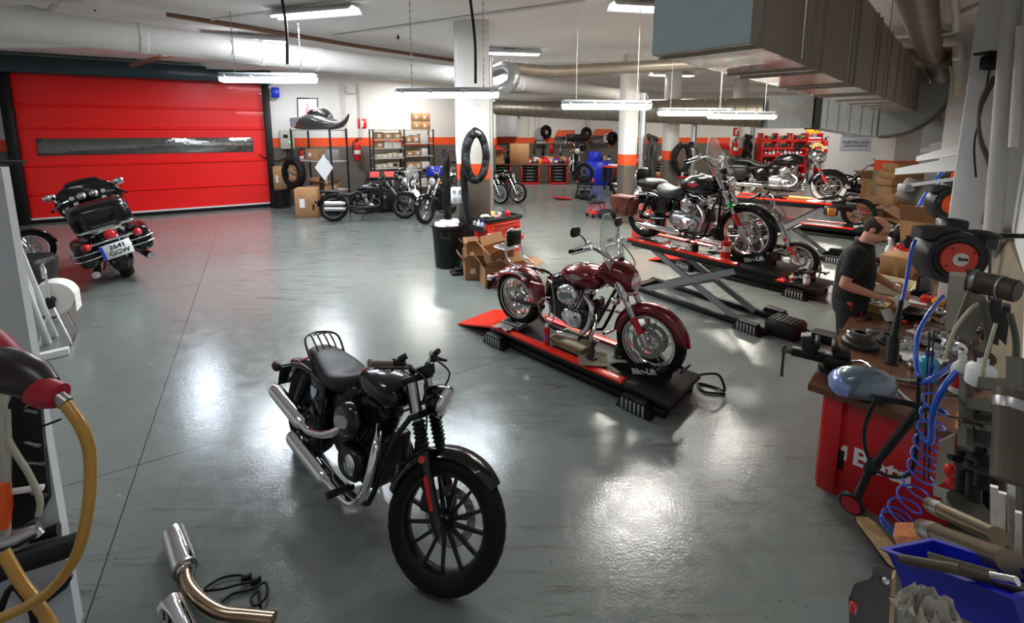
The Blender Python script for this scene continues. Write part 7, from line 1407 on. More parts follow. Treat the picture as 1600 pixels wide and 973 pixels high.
    def patch(f, a0, a1, e0, e1, r, k=1.02, n=26, m=12):
        p = MB(); R0 = []
        for i in range(m+1):
            row = []
            for j in range(n+1):
                a = a0+(a1-a0)*j/n; u = i/m; lo, hi = f(a); el = lo+(hi-lo)*u; row.append(V((r[0][0]+r[1][0]*k*cos(el)*cos(a), r[1][1]*k*cos(el)*sin(a), r[0][2]+r[1][2]*k*sin(el))))
            R0.append(row)
        vs = [v for r_ in R0 for v in r_]; fs = [(i*(n+1)+j, i*(n+1)+j+1, (i+1)*(n+1)+j+1, (i+1)*(n+1)+j) for i in range(m) for j in range(n)]
        p.add(vs, fs); return p.xf(TH)
    hp = patch(lambda a: (R(-48)+R(20)*max(0, -cos(a-pi))*0-R(0)+R(26)*max(0, cos(a)+.55), R(30)+R(14)*(-cos(a))), R(62), R(298), 0, 0, ((-.012, 0, .03), (.1, .076, .098)), 1.035)
    hr = obj('hair', hp, HAIRM, body); sm = hr.modifiers.new('solid', 'SOLIDIFY'); sm.thickness = .006
    sp = patch(lambda a: (R(-62), R(-14)), R(-75), R(75), 0, 0, ((.034, 0, -.04), (.06, .064, .072)), 1.02, 20, 6)
    ob = obj('stubble', sp, mat('stubble skin', (.26, .13, .09), .7, bump=.4, bs=400), body)
    # polo shirt
    mb = MB(); rings(mb, ((.93, .005, 0, .15, .195), (.98, .005, 0, .152, .195), (1.08, .02, 0, .158, .19), (1.2, .022, 0, .158, .2), (1.3, .022, 0, .152, .21), (1.39, .028, 0, .125, .205), (1.44, .038, 0, .095, .15), (1.475, .052, 0, .075, .085)), .88)
    for y in (-1, 1):
        s_, e_, w_, h_ = arms[y]; mb.ell(s_, (.085, .085, .085), 16, 10); q = s_+(e_-s_)*.74; mb.tube([s_-(e_-s_)*.02, s_+(e_-s_)*.4, q], [.085, .078, .074], 16)
    mb.tube([V((.05, 0, 1.46)), V((.066, 0, 1.5))], [.085, .08], 16)
    sh = obj('polo_shirt', mb, CLOTHB, t); rm(sh, .011, 5, .5)
    mb = MB(); pts = [V((.062+.078*cos(a), .075*sin(a), 1.495+.0*cos(a)-.02*max(0, cos(a)))) for a in [R(25)+R(310)*i/20 for i in range(21)]]; mb.loft([[p+V((0, 0, .018)), p*1.0+V((.012*cos(i/20*6), 0, -.012)), p+V((0, 0, -.02))] for i, p in enumerate(pts)]); obj('collar', mb, mat('dark collar', (.02, .02, .022), .8), sh)
    mb = MB(); mb.box((.172, -.09, 1.33), (.004, .055, .016), .001, rz=R(-20)); obj('chest_emblem', mb, mat('red stitching', (.5, .03, .02), .6), sh)
    # trousers
    mb = MB(); rings(mb, ((.8, 0, 0, .13, .18), (.9, 0, 0, .145, .19), (.99, .005, 0, .145, .185)), .85)
    for y in (-1, 1): mb.tube([V((.0, y*.095, .92)), V((.015, y*.105, .7)), V((.02, y*.105, .5)), V((-.005, y*.105, .25)), V((-.015, y*.105, .06))], [.11, .1, .082, .075, .078], 16)
    tr = obj('trousers', mb, mat('dark grey work trousers', (.017, .017, .018), .8, bump=.4, bs=50), t); rm(tr, .013, 4, .5)
    mb = MB(); mb.box((.02, -.19, .9), (.05, .02, .1), .01); obj('red_pocket_flap', mb, mat('red stitching', (.5, .03, .02), .6), tr)
    mb = MB(); mb.box((.11, -.16, .84), (.012, .012, .07), .003); obj('pocket_pen', mb, REDPL, tr)
    for y in (-1, 1):
        mb = MB(); sloft([(-.1, .05, .03, .045, y*.11), (-.06, .055, .042, .055, y*.11), (.03, .055, .046, .055, y*.11), (.12, .04, .05, .04, y*.115), (.17, .032, .035, .028, y*.118)], 16, 3, .75, mb); mb.box((.035, y*.112, .01), (.28, .095, .02), .008); obj('shoe', mb, SATIN, t)
    return t
person()
q = Matrix.Translation((3.2, 4.06, 0)) @ Matrix.Rotation(R(-43), 4, 'Z') @ Matrix.Scale(.965, 4)
mb = MB(); f = [q @ V(p) for p in ((.3, -.14, 1.03), (.36, .03, 1.06), (.44, -.0, .98), (.38, -.16, .95))]; mb.loft([f, [p+V((.001, .001, .003)) for p in f]]); solo('instruction_leaflet', mb, PAPER, 'small pale leaflet held between the hands of the man at the bench', 'leaflet')
# ---------------------------------------------------------------- far workshop
def fbench(label, x0, x1, y, open_=True):
    t = thing('far_bench', label, 'workbench', ((x0+x1)/2, y, 0)); L = x1-x0
    mb = MB(); mb.box((0, .0, .93), (L+.1, .85, .06), .01); obj('bench_top', mb, WOODB, t)
    n = max(1, int(L/1.1)); w_ = L/n
    for i in range(n):
        x = -L/2+w_*i; k = .62
        for sx in (x+.03, x+k*w_): mb = MB(); mb.box((sx, 0, .45), (.06, .75, .9), .006); obj('red_side', mb, BENCHRED, t)
        mb = MB(); mb.box((x+k*w_/2, .3, .45), (k*w_, .04, .88)); mb.box((x+k*w_/2, 0, .06), (k*w_, .72, .08)); obj('back_panel', mb, BENCHRED, t)
        for j in range(5): mb = MB(); mb.box((x+k*w_/2+.01, -.1, .2+j*.15), (k*w_*.82, .5, .11), .006); d = obj('dark_drawer', mb, TRACE, t); mb = MB(); mb.box((x+k*w_/2, -.36, .2+j*.15), (k*w_*.4, .02, .02)); obj('drawer_handle', mb, GREYPL, d)
    return t
fbench('long red far bench with dark drawers at the left end of the back wall', -.9, 3.1, 21.4)
fbench('short red far bench right of the far lift, under the racing sign', 5.2, 8.4, 22.3)
t = thing('blue_cabinet', 'bright blue cabinet behind the far lift', 'cabinet', (4.05, 21.0, 0)); mb = MB(); mb.box((0, 0, .55), (1.1, .8, 1.1), .02); b = obj('cabinet_body', mb, BLUEPL, t); mb = MB(); mb.box((-.2, 0, 1.3), (.5, .7, .5), .03); obj('upper_bin', mb, BLUEPL, t); mb = MB(); mb.box((.3, -.41, .5), (.4, .02, .7)); obj('opening_shade', mb, mat('dark blue', (.004, .008, .06), .5), b)  # a darker blue sheet on the front paints the shade inside an opening
mb = MB(); mb.box((0, 0, .5), (1.6, .8, .06), .01); 
t = thing('white_topped_table', 'table with white sheets and red edge left of the second column', 'table', (4.55, 19.0, 0), .2); mb = MB(); mb.box((0, 0, 1.0), (1.3, .8, .05), .01); obj('table_top', mb, LIFTRED, t); mb = MB(); mb.box((.1, 0, 1.06), (1.0, .6, .06), .02); obj('white_sheet', mb, PAPER, t)
for x in (-.5, .5):
    for y in (-.3, .3): mb = MB(); mb.box((x, y, .5), (.06, .06, 1.0)); obj('leg', mb, TRACE, t)
def fitems(y, z, x0, x1, n, lb, grp):
    for i in range(n):
        x = x0+(x1-x0)*(i+.5)/n; s = rnd(.1, .2); k = i % 5
        if k == 0: box1((x, y, z), (s*1.6, .3, s*1.8), rnd(-20, 20), PC[1+i % 3], 'carton %s' % lb, grp+', cartons')
        elif k == 1: can('tin can %s' % lb, (x, y-.1, z), s*1.6, s*.5, [REDPL, TRACE, BLUEPL][i % 3], PAPER, TRACE, 'can', 'tin_can', grp+', cans')
        elif k == 2: mb = MB(); mb.box((0, 0, s), (s*2, .25, s*2), .04); mb.cyl((0, -.1, s*1.2), (0, -.2, s*1.2), s*.6, n=12); solo('engine_part', mb, [DARKST, ALU, TRACE][i % 3], 'engine part %s' % lb, 'engine part', grp+', engine parts', loc=(x, y, z), rz=rnd(0, 6), W=False)
        elif k == 3: bottle('bottle %s' % lb, (x, y-.1, z), s*2.2, s*.4, [WHITEPL, REDPL, AMBER][i % 3], TRACE, group=grp+', bottles')
        else: mb = MB(); mb.box((0, 0, s*.5), (s*2.4, .3, s), .02); mb.box((0, .1, s*1.2), (s*.8, .06, s), .01); solo('tool_box', mb, [REDPL, TRACE, GREYPL][i % 3], 'small tool box %s' % lb, 'tool box', grp+', tool boxes', loc=(x, y, z), rz=rnd(-.3, .3), W=False)
fitems(21.5, .96, -.8, 3.0, 15, 'in the clutter on the long red far bench', 'clutter on the long far bench'); fitems(22.4, .96, 5.3, 8.3, 11, 'in the clutter on the short red far bench', 'clutter on the short far bench'); fitems(21.0, 1.1, 4.2, 4.6, 2, 'on the bright blue cabinet', 'clutter on the blue cabinet')
carton('big open carton with red stripe on the long red far bench', (.35, 21.3, .96), (.9, .5, .95), 0, 0, lab=0); carton('tall open carton on the far bench just right of the first column', (-.75, 21.3, .96), (.7, .5, .5), 0, 50)
rag('red plastic bag on the carton right of the first column', (-.7, 21.2, 1.5), .3, REDPL, .5)
t = thing('wall_cabinet', 'grey wall cabinet with carton on top, right of the first column', 'wall cabinet', (-.35, 22.95, 2.2)); mb = MB(); mb.box((0, 0, .55), (1.25, .6, 1.1), .02); b = obj('cabinet_case', mb, mat('pale grey case', (.5, .52, .55), .45), t); mb = MB(); mb.box((.3, -.31, .55), (.6, .02, 1.04), .005); obj('cabinet_door', mb, mat('pale grey case', (.5, .52, .55), .45), b)
carton('flat brown carton on top of the grey wall cabinet', (-.2, 22.9, 3.3), (1.3, .5, .36), 0, 40)
def racing(label, x, z):
    t = thing('racing_sign', label, 'sign', (x, YB-.03, z)); mb = MB(); mb.prism([(-.5, -.45), (.4, -.45), (.52, .45), (-.35, .45), (-.48, .2)], (0, 0, 0), (1, 0, 0), (0, 0, 1), .03); b = obj('sign_board', mb, mat('sign orange', (.75, .12, .03), .4), t)
    mb = MB(); mb.prism([(-.52, -.45), (.3, -.45), (.42, .12), (-.5, .12)], (0, -.02, 0), (1, 0, 0), (0, 0, 1), .02); obj('dark_lettering_field', mb, mat('sign dark', (.05, .045, .05), .4), b); mb = MB(); mb.prism(ell2(.17, .24), (.24, -.035, 0), (1, 0, 0), (0, 0, 1), .02); o = obj('number_oval', mb, PAPER, b); text('number', '7', .36, TRACE, o, V((x+.24, YB-.08, z)), (1, 0, 0), (0, 0, 1), bold=.01)
    text('sign_lettering', 'RACE', .26, mat('sign grey', (.3, .28, .28), .4), b, V((x-.16, YB-.065, z-.18)), (1, 0, 0), (0, 0, 1), bold=.008); return t
racing('orange and black sign with number seven behind the far lift, left one', at(882, 217, 23).x, 2.1); racing('orange and black sign with number seven left of the second column', at(941, 215, 23).x, 2.15)
for i, (px, py, lb) in enumerate(((853, 206, 'left of the racing signs'), (916, 209, 'between the racing signs'), (957, 216, 'left of the second column'))):
    p = at(px, py, 22.9); t = thing('tyre_casing', 'black tyre hung on the back wall '+lb, 'tyre', p, 0); mb = MB(); mb.lathe([(.2, -.1), (.3, -.14), (.36, 0), (.3, .14), (.2, .1)], (0, 0, 0), (.75, -.65, 0), 26, closed=True); obj('tyre_ring', mb, RUBBER, t)
p = at(842, 212, 22.9); mb = MB(); mb.box((0, 0, 0), (.45, .25, .5), .04); mb.cyl((0, -.1, -.2), (0, -.1, .4), .1, n=12); mb.box((.1, -.1, -.35), (.5, .2, .15), .03); solo('wall_machine', mb, GREYPL, 'small grey machine fixed to the wall over the long far bench', 'machine', loc=tuple(p), W=False)
for i, px in enumerate((826, 836, 842, 914, 919)): p = at(px, 200, 23); mb = MB(); mb.cyl((0, 0, 2.3), (0, 0, CZ-.2), .03, n=8); solo('wall_conduit', mb, PIPEW, 'thin conduit running up the back wall', 'conduit', 'conduits on the back wall', loc=(p.x, YB-.05, 0), W=False)
p = at(903, 215, 22.6); mb = MB(); mb.box((0, 0, .0), (1.1, .5, .35), .04); mb.box((.05, -.26, -.4), (.6, .05, .5), .02); solo('dark_wall_unit', mb, TRACE, 'dark unit on the wall behind the bike on the far lift', 'wall unit', loc=tuple(p), W=False)
# creeper stool
t = thing('creeper_stool', 'low red rolling stool with black seat on the open floor', 'stool', gp(932, 338), .5); mb = MB(); mb.box((0, 0, .42), (.5, .26, .06), .025); obj('seat', mb, LEATHER, t); mb = MB(); 
for y in (-.1, .1): mb.tube([V((-.2, y, .4)), V((-.1, y, .3)), V((-.25, y, .12)), V((.25, y, .12)), V((.18, y, .3)), V((.22, y, .4))], .022, 8, k=4)
mb.box((0, 0, .12), (.5, .3, .03), .01); obj('frame', mb, LIFTRED, t)
for x in (-.24, .24):
    for y in (-.14, .14): mb = MB(); mb.cyl((x, y-.015, .045), (x, y+.015, .045), .045, n=14); mb.box((x, y, .09), (.03, .03, .05)); obj('caster', mb, TRACE, t)
mb = MB(); mb.ell((0, 0, .14), (.3, .2, .15), 14, 8, pw=.8); mb.box((.2, .1, .1), (.3, .2, .2), .05); solo('black_bag', mb, TRACE, 'black bag on the floor beside the red rolling stool', 'bag', loc=tuple(gp(950, 342)), W=False)
tool_cart('red drawer cart half hidden behind the brown saddlebag', (3.0, 9.6, 0), 35, CR, 6, .6, .45, .95, open_=False)
# tyre stack, jacks, clutter around columns three and four
t = thing('red_trolley', 'red workshop trolley left of the tall windscreen', 'trolley', (6.0, 16.2, 0), .2); mb = MB(); mb.box((0, 0, .35), (1.4, .6, .06), .01); mb.box((0, 0, .85), (1.4, .6, .06), .01); obj('trays', mb, BENCHRED, t)
for x in (-.65, .65):
    for y in (-.25, .25): mb = MB(); mb.box((x, y, .45), (.05, .05, .9)); obj('leg', mb, TRACE, t)
fitems(16.1, .88, 5.4, 6.6, 6, 'on the red trolley beside the third column', 'clutter on the red trolley')
extinguisher('red fire extinguisher on the floor beside the third column', (5.2, 13.3, 0), 0, 1.3)
carton('brown carton leaning behind the second column', (5.15, 16.8, 0), (.9, .4, .95), 10, lab=0); carton('low carton right of the third column, left of two', (4.75, 12.5, 0), (.35, .3, .25), 5, lab=0); carton('low carton right of the third column, right of two', (5.2, 12.6, 0), (.38, .3, .24), -5, lab=0)
t = thing('red_press', 'red workshop press beside the fourth column', 'press', at(1131, 235, 19), 0); t.location.z = 0
mb = MB(); [mb.box((x, 0, .95), (.1, .12, 1.9), .01) for x in (-.4, .4)]; mb.box((0, 0, 1.85), (.95, .3, .28), .02); mb.box((0, 0, .5), (.8, .2, .12), .01); obj('press_frame', mb, BENCHRED, t); mb = MB(); mb.cyl((0, 0, 1.2), (0, 0, 1.75), .08); obj('press_ram', mb, STEEL, t)
mb = MB(); mb.cyl((0, 0, 0), (0, 0, 1.3), .03, n=8); mb.box((0, 0, 1.35), (.2, .1, .25), .02); mb.box((0, 0, .03), (.6, .5, .06), .01); solo('tall_jack', mb, DARKST, 'tall thin jack stand before the back wall left of the red press', 'jack', loc=tuple(at(1111, 240, 19))[:2]+(0,), W=False)
extinguisher('red fire extinguisher hung on the fourth column', at(1148, 243, 17.0), 0, 1.2); extinguisher('red fire extinguisher hung right of the red rack', at(1288, 240, 22.6), 0, 1.5)
sign('fire_sign', 'red fire extinguisher sign on the fourth column', at(1150, 206, 17.1), R(12), .24, .32, FIRE, EXT); sign('fire_sign', 'red fire extinguisher sign right of the red rack', at(1288, 211, 23.1), 0, .36, .5, FIRE, EXT)
# red rack of tools
def redrack():
    x0, x1 = at(1187, 240, 22.5).x, at(1255, 240, 22.5).x; t = thing('tool_rack', 'red rack of parts and spray cans at the right of the back wall', 'tool rack', ((x0+x1)/2, 22.6, 0)); L = x1-x0
    for i in range(4): mb = MB(); mb.box((-L/2+L*i/3, 0, 1.2), (.08, .5, 2.4), .008); obj('upright', mb, BENCHRED, t)
    for z in (.25, .75, 1.25, 1.6, 2.0): mb = MB(); mb.box((0, 0, z), (L, .55, .04)); mb.box((0, -.27, z+.05), (L, .02, .1)); obj('shelf', mb, BENCHRED, t)
    x = x0+.15
    for z, n, cols in ((2.03, 15, (TRACE, REDPL, mat('green can', (.05, .3, .08), .4), TRACE)), (1.63, 9, (DARKST, TRACE, DARKST)), (1.28, 10, (PAPER, REDPL, WHITEPL)), (.78, 9, (TRACE, PAPER, REDPL))):
        for i in range(n): can('can on the %s shelf of the red rack' % {2.03: 'top', 1.63: 'second', 1.28: 'third', .78: 'fourth'}[z], (x0+.12+(x1-x0-.24)*(i+.5)/n, 22.45, z), rnd(.2, .3), .07, cols[i % len(cols)], cols[(i+1) % len(cols)], cols[(i+1) % len(cols)], 'can', 'tin_can', 'cans on the %s shelf of the red rack' % {2.03: 'top', 1.63: 'second', 1.28: 'third', .78: 'fourth'}[z])
redrack()
xa, xb = at(1257, 240, 22.4).x, at(1279, 240, 22.4).x; t = thing('display_stand', 'display stand of white bottles under a yellow header right of the red rack', 'display stand', ((xa+xb)/2, 22.5, 0)); L = xb-xa
mb = MB(); mb.box((0, 0, 2.62), (L, .06, .5), .01); obj('yellow_header', mb, mat('header yellow', (.85, .55, .03), .4), t); mb = MB(); mb.prism([(0, .2), (.08, .06), (.2, .06), (.1, -.03), (.14, -.16), (0, -.08), (-.14, -.16), (-.1, -.03), (-.2, .06), (-.08, .06)], (L*.22, -.04, 2.65), (1, 0, 0), (0, 0, 1), .02); mb.box((-L*.2, -.035, 2.72), (L*.4, .01, .1)); obj('header_print', mb, mat('dark red print', (.25, .01, .03), .5), t)
for z in (.6, 1.1, 1.55, 1.95, 2.3): mb = MB(); mb.box((0, 0, z), (L, .4, .03)); obj('shelf', mb, BENCHRED, t)
for x in (-L/2, L/2): mb = MB(); mb.box((x, 0, 1.2), (.05, .4, 2.4)); obj('side', mb, BENCHRED, t)
for z in (1.11, 1.565, 1.965): 
    for i in range(6): bottle('white bottle on the display stand under the yellow header', (xa+L*(i+.5)/6, 22.4, z), .3, .05, WHITEPL, REDPL, REDPL, group='bottles on the display stand')
mb = MB(); mb.lathe([(.2, -.05), (.3, -.06), (.32, 0), (.3, .06), (.2, .05)], (0, 0, 0), (0, 1, 0), 24, closed=True); solo('yellow_hose_coil', mb, YELLOW, 'yellow hose coil hanging at the right of the bottles stand', 'hose', loc=tuple(at(1277, 233, 21.9)), W=False)
# poster
pp = at(1347, 214, 22.6); t = thing('wall_banner', 'grey banner with skyline emblem and black lettering hanging on the white back wall', 'banner', (pp.x, YB-.125, pp.z)); mb = MB(); mb.box((0, 0, 0), (1.55, .02, 1.35)); b = obj('banner_cloth', mb, mat('banner grey', (.42, .45, .5), .7), t)
P0 = V((pp.x, YB-.14, pp.z)); tr_ = mat('banner black', (.03, .03, .035), .6)
for body, z, s in (('HARLEY-DAVIDSON', .12, .15), ('NUESTRO ADN', -.28, .2), ('NOS HACE ÚNICOS', -.46, .135)): text('banner_lettering', body, s, tr_, b, P0+V((0, 0, z)), (1, 0, 0), (0, 0, 1), bold=.004)
mb = MB()
for i, (x, h) in enumerate(((-.45, .16), (-.33, .3), (-.2, .22), (-.08, .36), (.06, .26), (.18, .34), (.32, .18), (.44, .26))): mb.box((x, -.015, .3+h/2), (.08, .01, h))
mb.box((0, -.015, .29), (1.1, .01, .03)); obj('banner_emblem', mb, mat('banner red', (.5, .02, .1), .6), b); mb = MB(); [mb.box((x, -.014, .12), (.02, .01, .22)) for x in (-.68, .68)]; [mb.box((0, -.014, z), (1.36, .01, .02)) for z in (.01, .23)]; obj('banner_frame', mb, tr_, b)
mb = MB(); mb.box((20.2, YB-.06, CZ/2), (9.6, .06, CZ)); struct('wall_back_panel', mb, WWHITE)
# cardboard heaps at the right back
for i, (px, py, d, s, fl, lb) in enumerate(((1353, 352, 11.6, (.5, .42, .5), 30, 'behind the wheel on the low lift'), (1345, 330, 12.4, (.6, .5, .55), 25, 'open behind the amber lamp'), (1373, 318, 14.5, (.8, .6, .95), 45, 'tall open left of the far pillar'), (1393, 318, 14.3, (.45, .45, .9), 0, 'tall beside the open one'), (1392, 332, 11.2, (.34, .34, .3), 0, 'small at the foot of the far pillar, left'), (1408, 332, 11.1, (.36, .34, .3), 0, 'small at the foot of the far pillar, right'), (1396, 320, 11.3, (.4, .34, .26), 0, 'on the two small ones'), (1430, 326, 11, (.5, .4, .4), 0, 'brownish right of the pillar foot'), (1424, 308, 11.2, (.42, .36, .3), 20, 'open on the brownish one'), (1165, 290, 14, (.7, .5, .8), 0, 'behind the high bars'))):
    p = at(px, py, d); carton('brown carton '+lb, (p.x, p.y, max(0, p.z) if i in (6, 8) else 0), s, rnd(-15, 15), fl, lab=i % 3)
for i in range(3):
    p = at(1408+2*i, 256, 12.3); carton('flat long carton stacked before the far pillar, %s' % ('lowest', 'middle', 'topmost')[i], (p.x, p.y, 1.0+.2*i), (.95-.08*i, .5, .19), 5, lab=0)
p = at(1408, 256, 12.3); carton('upright carton under the flat stack before the far pillar', (p.x, p.y, 0), (.8, .45, .99), 5, lab=0)
for i, (px, py, d, lb) in enumerate(((1315, 262, 14, 'behind the headlamp of the road tourer'), (1372, 345, 10.3, 'near the lone wheel'))):
    t = thing('machine_part', 'tangle of dark machine frame with chrome lever '+lb, 'machine part', at(px, py, d)); t.location.z = .0 if i else .7; mb = MB(); mb.tube([V((-.3, 0, .1)), V((0, .1, .4)), V((.4, 0, .35)), V((.5, -.1, .05))], .03, 8, k=4); mb.box((.1, 0, .12), (.5, .3, .24), .05); obj('part_frame', mb, TRACE, t); mb = MB(); mb.tube([V((.2, -.1, .2)), V((.7, -.2, .75))], .02, 8); mb.cyl((-.1, -.2, .2), (.2, -.25, .3), .05); obj('chrome_lever', mb, CHROME, t)
mb = MB(); mb.box((0, 0, .03), (.5, .1, .05), .02); solo('blue_broom_head', mb, mat('blue bristles', (.01, .16, .4), .7, bump=.6, bs=200), 'blue broom head lying on the floor beyond the mechanic', 'broom', loc=tuple(gp(1408, 341)), rz=-.2, W=False)
hose('black cable snaking on the floor from the lifts to the bench', (gp(1265, 432, .02), gp(1280, 440, .02), gp(1300, 445, .02), gp(1330, 452, .02), gp(1400, 440, .02)), .012, HOSE, 'floor_cable', cat='cable')
hose('black hose looping off the front of the low lift with the silver fork', (gp(1262, 425, .2), gp(1275, 395, .45), gp(1282, 420, .15), gp(1276, 438, .02), gp(1262, 445, .02)), .014, HOSE)
for i, (px, py, lb) in enumerate(((1240, 440, 'amber lamp head'),)): pass
mb = MB(); mb.box((0, 0, 0), (.12, .12, .14), .02); p = at(1318, 299, 9.6); 
t = thing('beacon', 'amber lamp clipped at the front of the rear raised lift', 'lamp', toward((8.0, 9.0), 0, 0)+(0,)); q = toward(pf, -40, .36); t.location = (q[0], q[1], 1.24); mb = MB(); mb.box((0, 0, .06), (.16, .12, .14), .02); o = obj('lamp_case', mb, TRACE, t); mb = MB(); mb.box((-.03, -.06, .06), (.12, .03, .11), .01); obj('amber_lens', mb, AMBER, o)

# more clutter: far benches, right bench, ceiling
fitems(21.75, .96, -.3, 2.9, 12, 'at the back of the long red far bench', 'second row on the long far bench'); fitems(22.6, .96, 5.4, 8.2, 9, 'at the back of the short red far bench', 'second row on the short far bench')
for i in range(7): p = V((-.2+i*.45, YB-.06, 1.45+.12*(i % 2))); mb = MB(); mb.box((0, 0, 0), (.1+.05*(i % 3), .06, .35+.1*(i % 2)), .02); mb.cyl((0, -.02, .15), (0, -.02, .3), .03, n=8); solo('hanging_tool', mb, [TRACE, REDPL, STEEL, DARKST][i % 4], 'tool hanging on the back wall over the long red far bench', 'tool', 'tools on the far wall', loc=p, W=False)
for i in range(34):
    s_, o_ = rnd(3.75, 5.8), rnd(.1, .52); p = WR(s_, o_, BZ); mb = MB(); k = i % 4
    if k == 0: mb.lathe([(.02, 0), (.036, 0), (.036, .02), (.02, .02)], n=16, closed=True)
    elif k == 1: mb.cyl((-.04, 0, .012), (.04, 0, .012), .009, n=8); mb.cyl((.04, 0, .012), (.052, 0, .012), .016, n=6)
    elif k == 2: mb.box((0, 0, .025), (.09, .06, .05), .012); mb.cyl((.02, 0, .05), (.02, 0, .085), .02, n=10)
    else: mb.tube([V((.03*cos(a), .03*sin(a), .012+.005*a/2)) for a in [j*.5 for j in range(26)]], .004, 6)
    solo('metal_part', mb, [STEEL, DARKST, ALU, DARKST][k], ['loose metal ring', 'loose bolt', 'small metal casting', 'loose coil spring'][k]+' in the clutter at the back of the near worktop', 'metal part', ['loose rings', 'loose bolts', 'small castings', 'loose springs'][k]+' on the near worktop', loc=p, rz=rnd(0, 6), W=False)
for i in range(16):
    s_, o_ = rnd(6.8, 9.2), rnd(.12, .8); mb = MB(); h = rnd(.06, .2); mb.box((0, 0, h/2), (rnd(.1, .25), rnd(.08, .18), h), .015); mb.cyl((0, 0, h), (.02, 0, h+.05), .03, n=10); solo('bench_clutter', mb, [DARKST, PAPER, TRACE, REDPL, ALU, CARD][i % 6], ['dark engine part', 'white packet', 'black part', 'red part', 'silver part', 'brown packet'][i % 6]+' in the clutter on the far end of the worktop', 'clutter', ['dark parts', 'white packets', 'black parts', 'red parts', 'silver parts', 'brown packets'][i % 6]+' on the far worktop', loc=WR(s_, o_, BZ), rz=rnd(0, 6), W=False)
hose('blue hose hanging in a curve below the nearest tapered wall arm', (at(1478, 262, 7.2), at(1455, 290, 7.2), at(1440, 312, 7.2), at(1428, 340, 7.1), at(1421, 365, 7.0)), .02); hose('second blue hose beside the curved one below the wall arm', (at(1470, 285, 7.2), at(1448, 306, 7.2), at(1430, 330, 7.1), at(1415, 352, 7.1)), .016)
for i, (x0, y0, d0, x1, y1, d1) in enumerate(((330, 30, 8, 700, -20, 6.2), (150, 68, 10.3, 60, 30, 8.0), (560, 100, 14, 1000, 78, 13), (640, 110, 16, 1010, 100, 16), (880, 118, 17, 1010, 150, 20))): pipe('thin ceiling conduit, %s from the front' % ('first', 'second', 'third', 'fourth', 'fifth')[i], (at(x0, y0, d0), at(x1, y1, d1)), .028, PIPEW)
for i, (x, y, d) in enumerate(((148, 12, 7.4), (622, 58, 9.3), (300, 82, 11.5), (1001, 12, 6.9))):
    p = at(x, y, d); mb = MB(); mb.cyl((0, 0, 0), (0, 0, CZ-p.z if p.z < CZ else .1), .015, n=8); mb.lathe([(.035, -.02), (.045, -.01), (.02, .02)], n=12); mb.cyl((0, 0, -.06), (0, 0, 0), .012, n=8); solo('sprinkler', mb, SATIN, 'dark sprinkler head on the ceiling, %s' % ('at the left edge', 'left of the middle hanging lamp', 'before the red door lamp', 'left of the big duct')[i], 'sprinkler', loc=p, W=False)
# ---------------------------------------------------------------- near left: white partition, tools, yellow hose, exhausts, paper stand
e0 = gp(122, 985, 0); p1 = V((e0.x-1.1, e0.y-.55, 0)); mb = MB(); q0 = at(2, 262, 2.2); sh_ = V((q0.x-e0.x, q0.y-e0.y, q0.z)); mb.loft([[V((e0.x, e0.y, 0))+k, V((e0.x-.04, e0.y+.07, 0))+k, V((p1.x-.04, p1.y+.07, 0))+k, V((p1.x, p1.y, 0))+k] for k in (V((0, 0, 0)), sh_)])
solo('white_partition', mb, mat('white melamine', (.5, .52, .54), .45, var=.06), 'tall white partition board at the left edge of the picture', 'partition')
pn = (p1-e0).cross(sh_).normalized(); pn = pn if pn.dot(V((0, 0, H))-e0) > 0 else -pn
def K(px, py, off=.05):
    r = ray(px, py); o = V((0, 0, H)); return o+r*((e0+pn*off-o).dot(pn)/r.dot(pn))
def ks(px, py, d): return (K(px, py)-V((0, 0, H))).length/(ray(px, py).length*d)      # how much wider than at distance d
def tubeK(mb, pts, d, r, n=10, k=0, off=.05):
    f = ks(*pts[-1], d); mb.tube([K(x, y, off) for x, y in pts], [q*f for q in r] if isinstance(r, list) else r*f, n, k=k)
def plateK(P_, off, th):
    f = [K(x, y, off) for x, y in P_]; mb = MB(); mb.loft([f, [q-pn*th for q in f]]); return mb
solo('tool_strip', plateK([(28, 590), (58, 582), (76, 780), (62, 806), (18, 830), (10, 640)], .03, .03), TRACE, 'black rubber tool strip fixed to the white partition', 'tool strip')
t = thing('air_gun', 'dark red and black air gun grip with the yellow hose, cut by the left edge', 'air gun', at(40, 590, 1.0)); mb = MB(); mb.tube([at(-30, 572, 1.0), at(20, 580, 1.0), at(50, 592, 1.0), at(72, 607, 1.0)], [.05, .046, .04, .028], 14); obj('grip', mb, mat('black grip', (.02, .012, .016), .3), t, W=True); mb = MB(); mb.tube([at(58, 608, .99), at(76, 616, .99), at(93, 618, .99)], [.03, .031, .026], 14); obj('red_collar', mb, DARKR, t, W=True); mb = MB(); mb.tube([at(-30, 545, 1.02), at(15, 572, 1.02)], [.05, .035], 12); obj('red_body', mb, DARKR, t, W=True); mb = MB(); mb.tube([at(90, 620, .99), at(103, 630, .99)], .014, 12); obj('steel_ferrule', mb, STEEL, t, W=True)
mb = MB(); mb.tube([at(x, y, d) for x, y, d in ((102, 630, .99), (128, 668, .99), (141, 715, 1.0), (138, 790, 1.0), (122, 860, 1.0), (90, 910, 1.0), (50, 942, 1.0), (-20, 975, 1.0))], .0115, 12, k=6); solo('yellow_hose', mb, YHOSE, 'translucent yellow air hose bowing out from the air gun at the left edge', 'hose')
mb = MB(); mb.tube([at(x, y, 1.02) for x, y in ((5, 862), (30, 905), (60, 945), (85, 985))], .0115, 12, k=5); solo('yellow_hose', mb, YHOSE, 'second strand of yellow hose at the bottom left corner', 'hose')
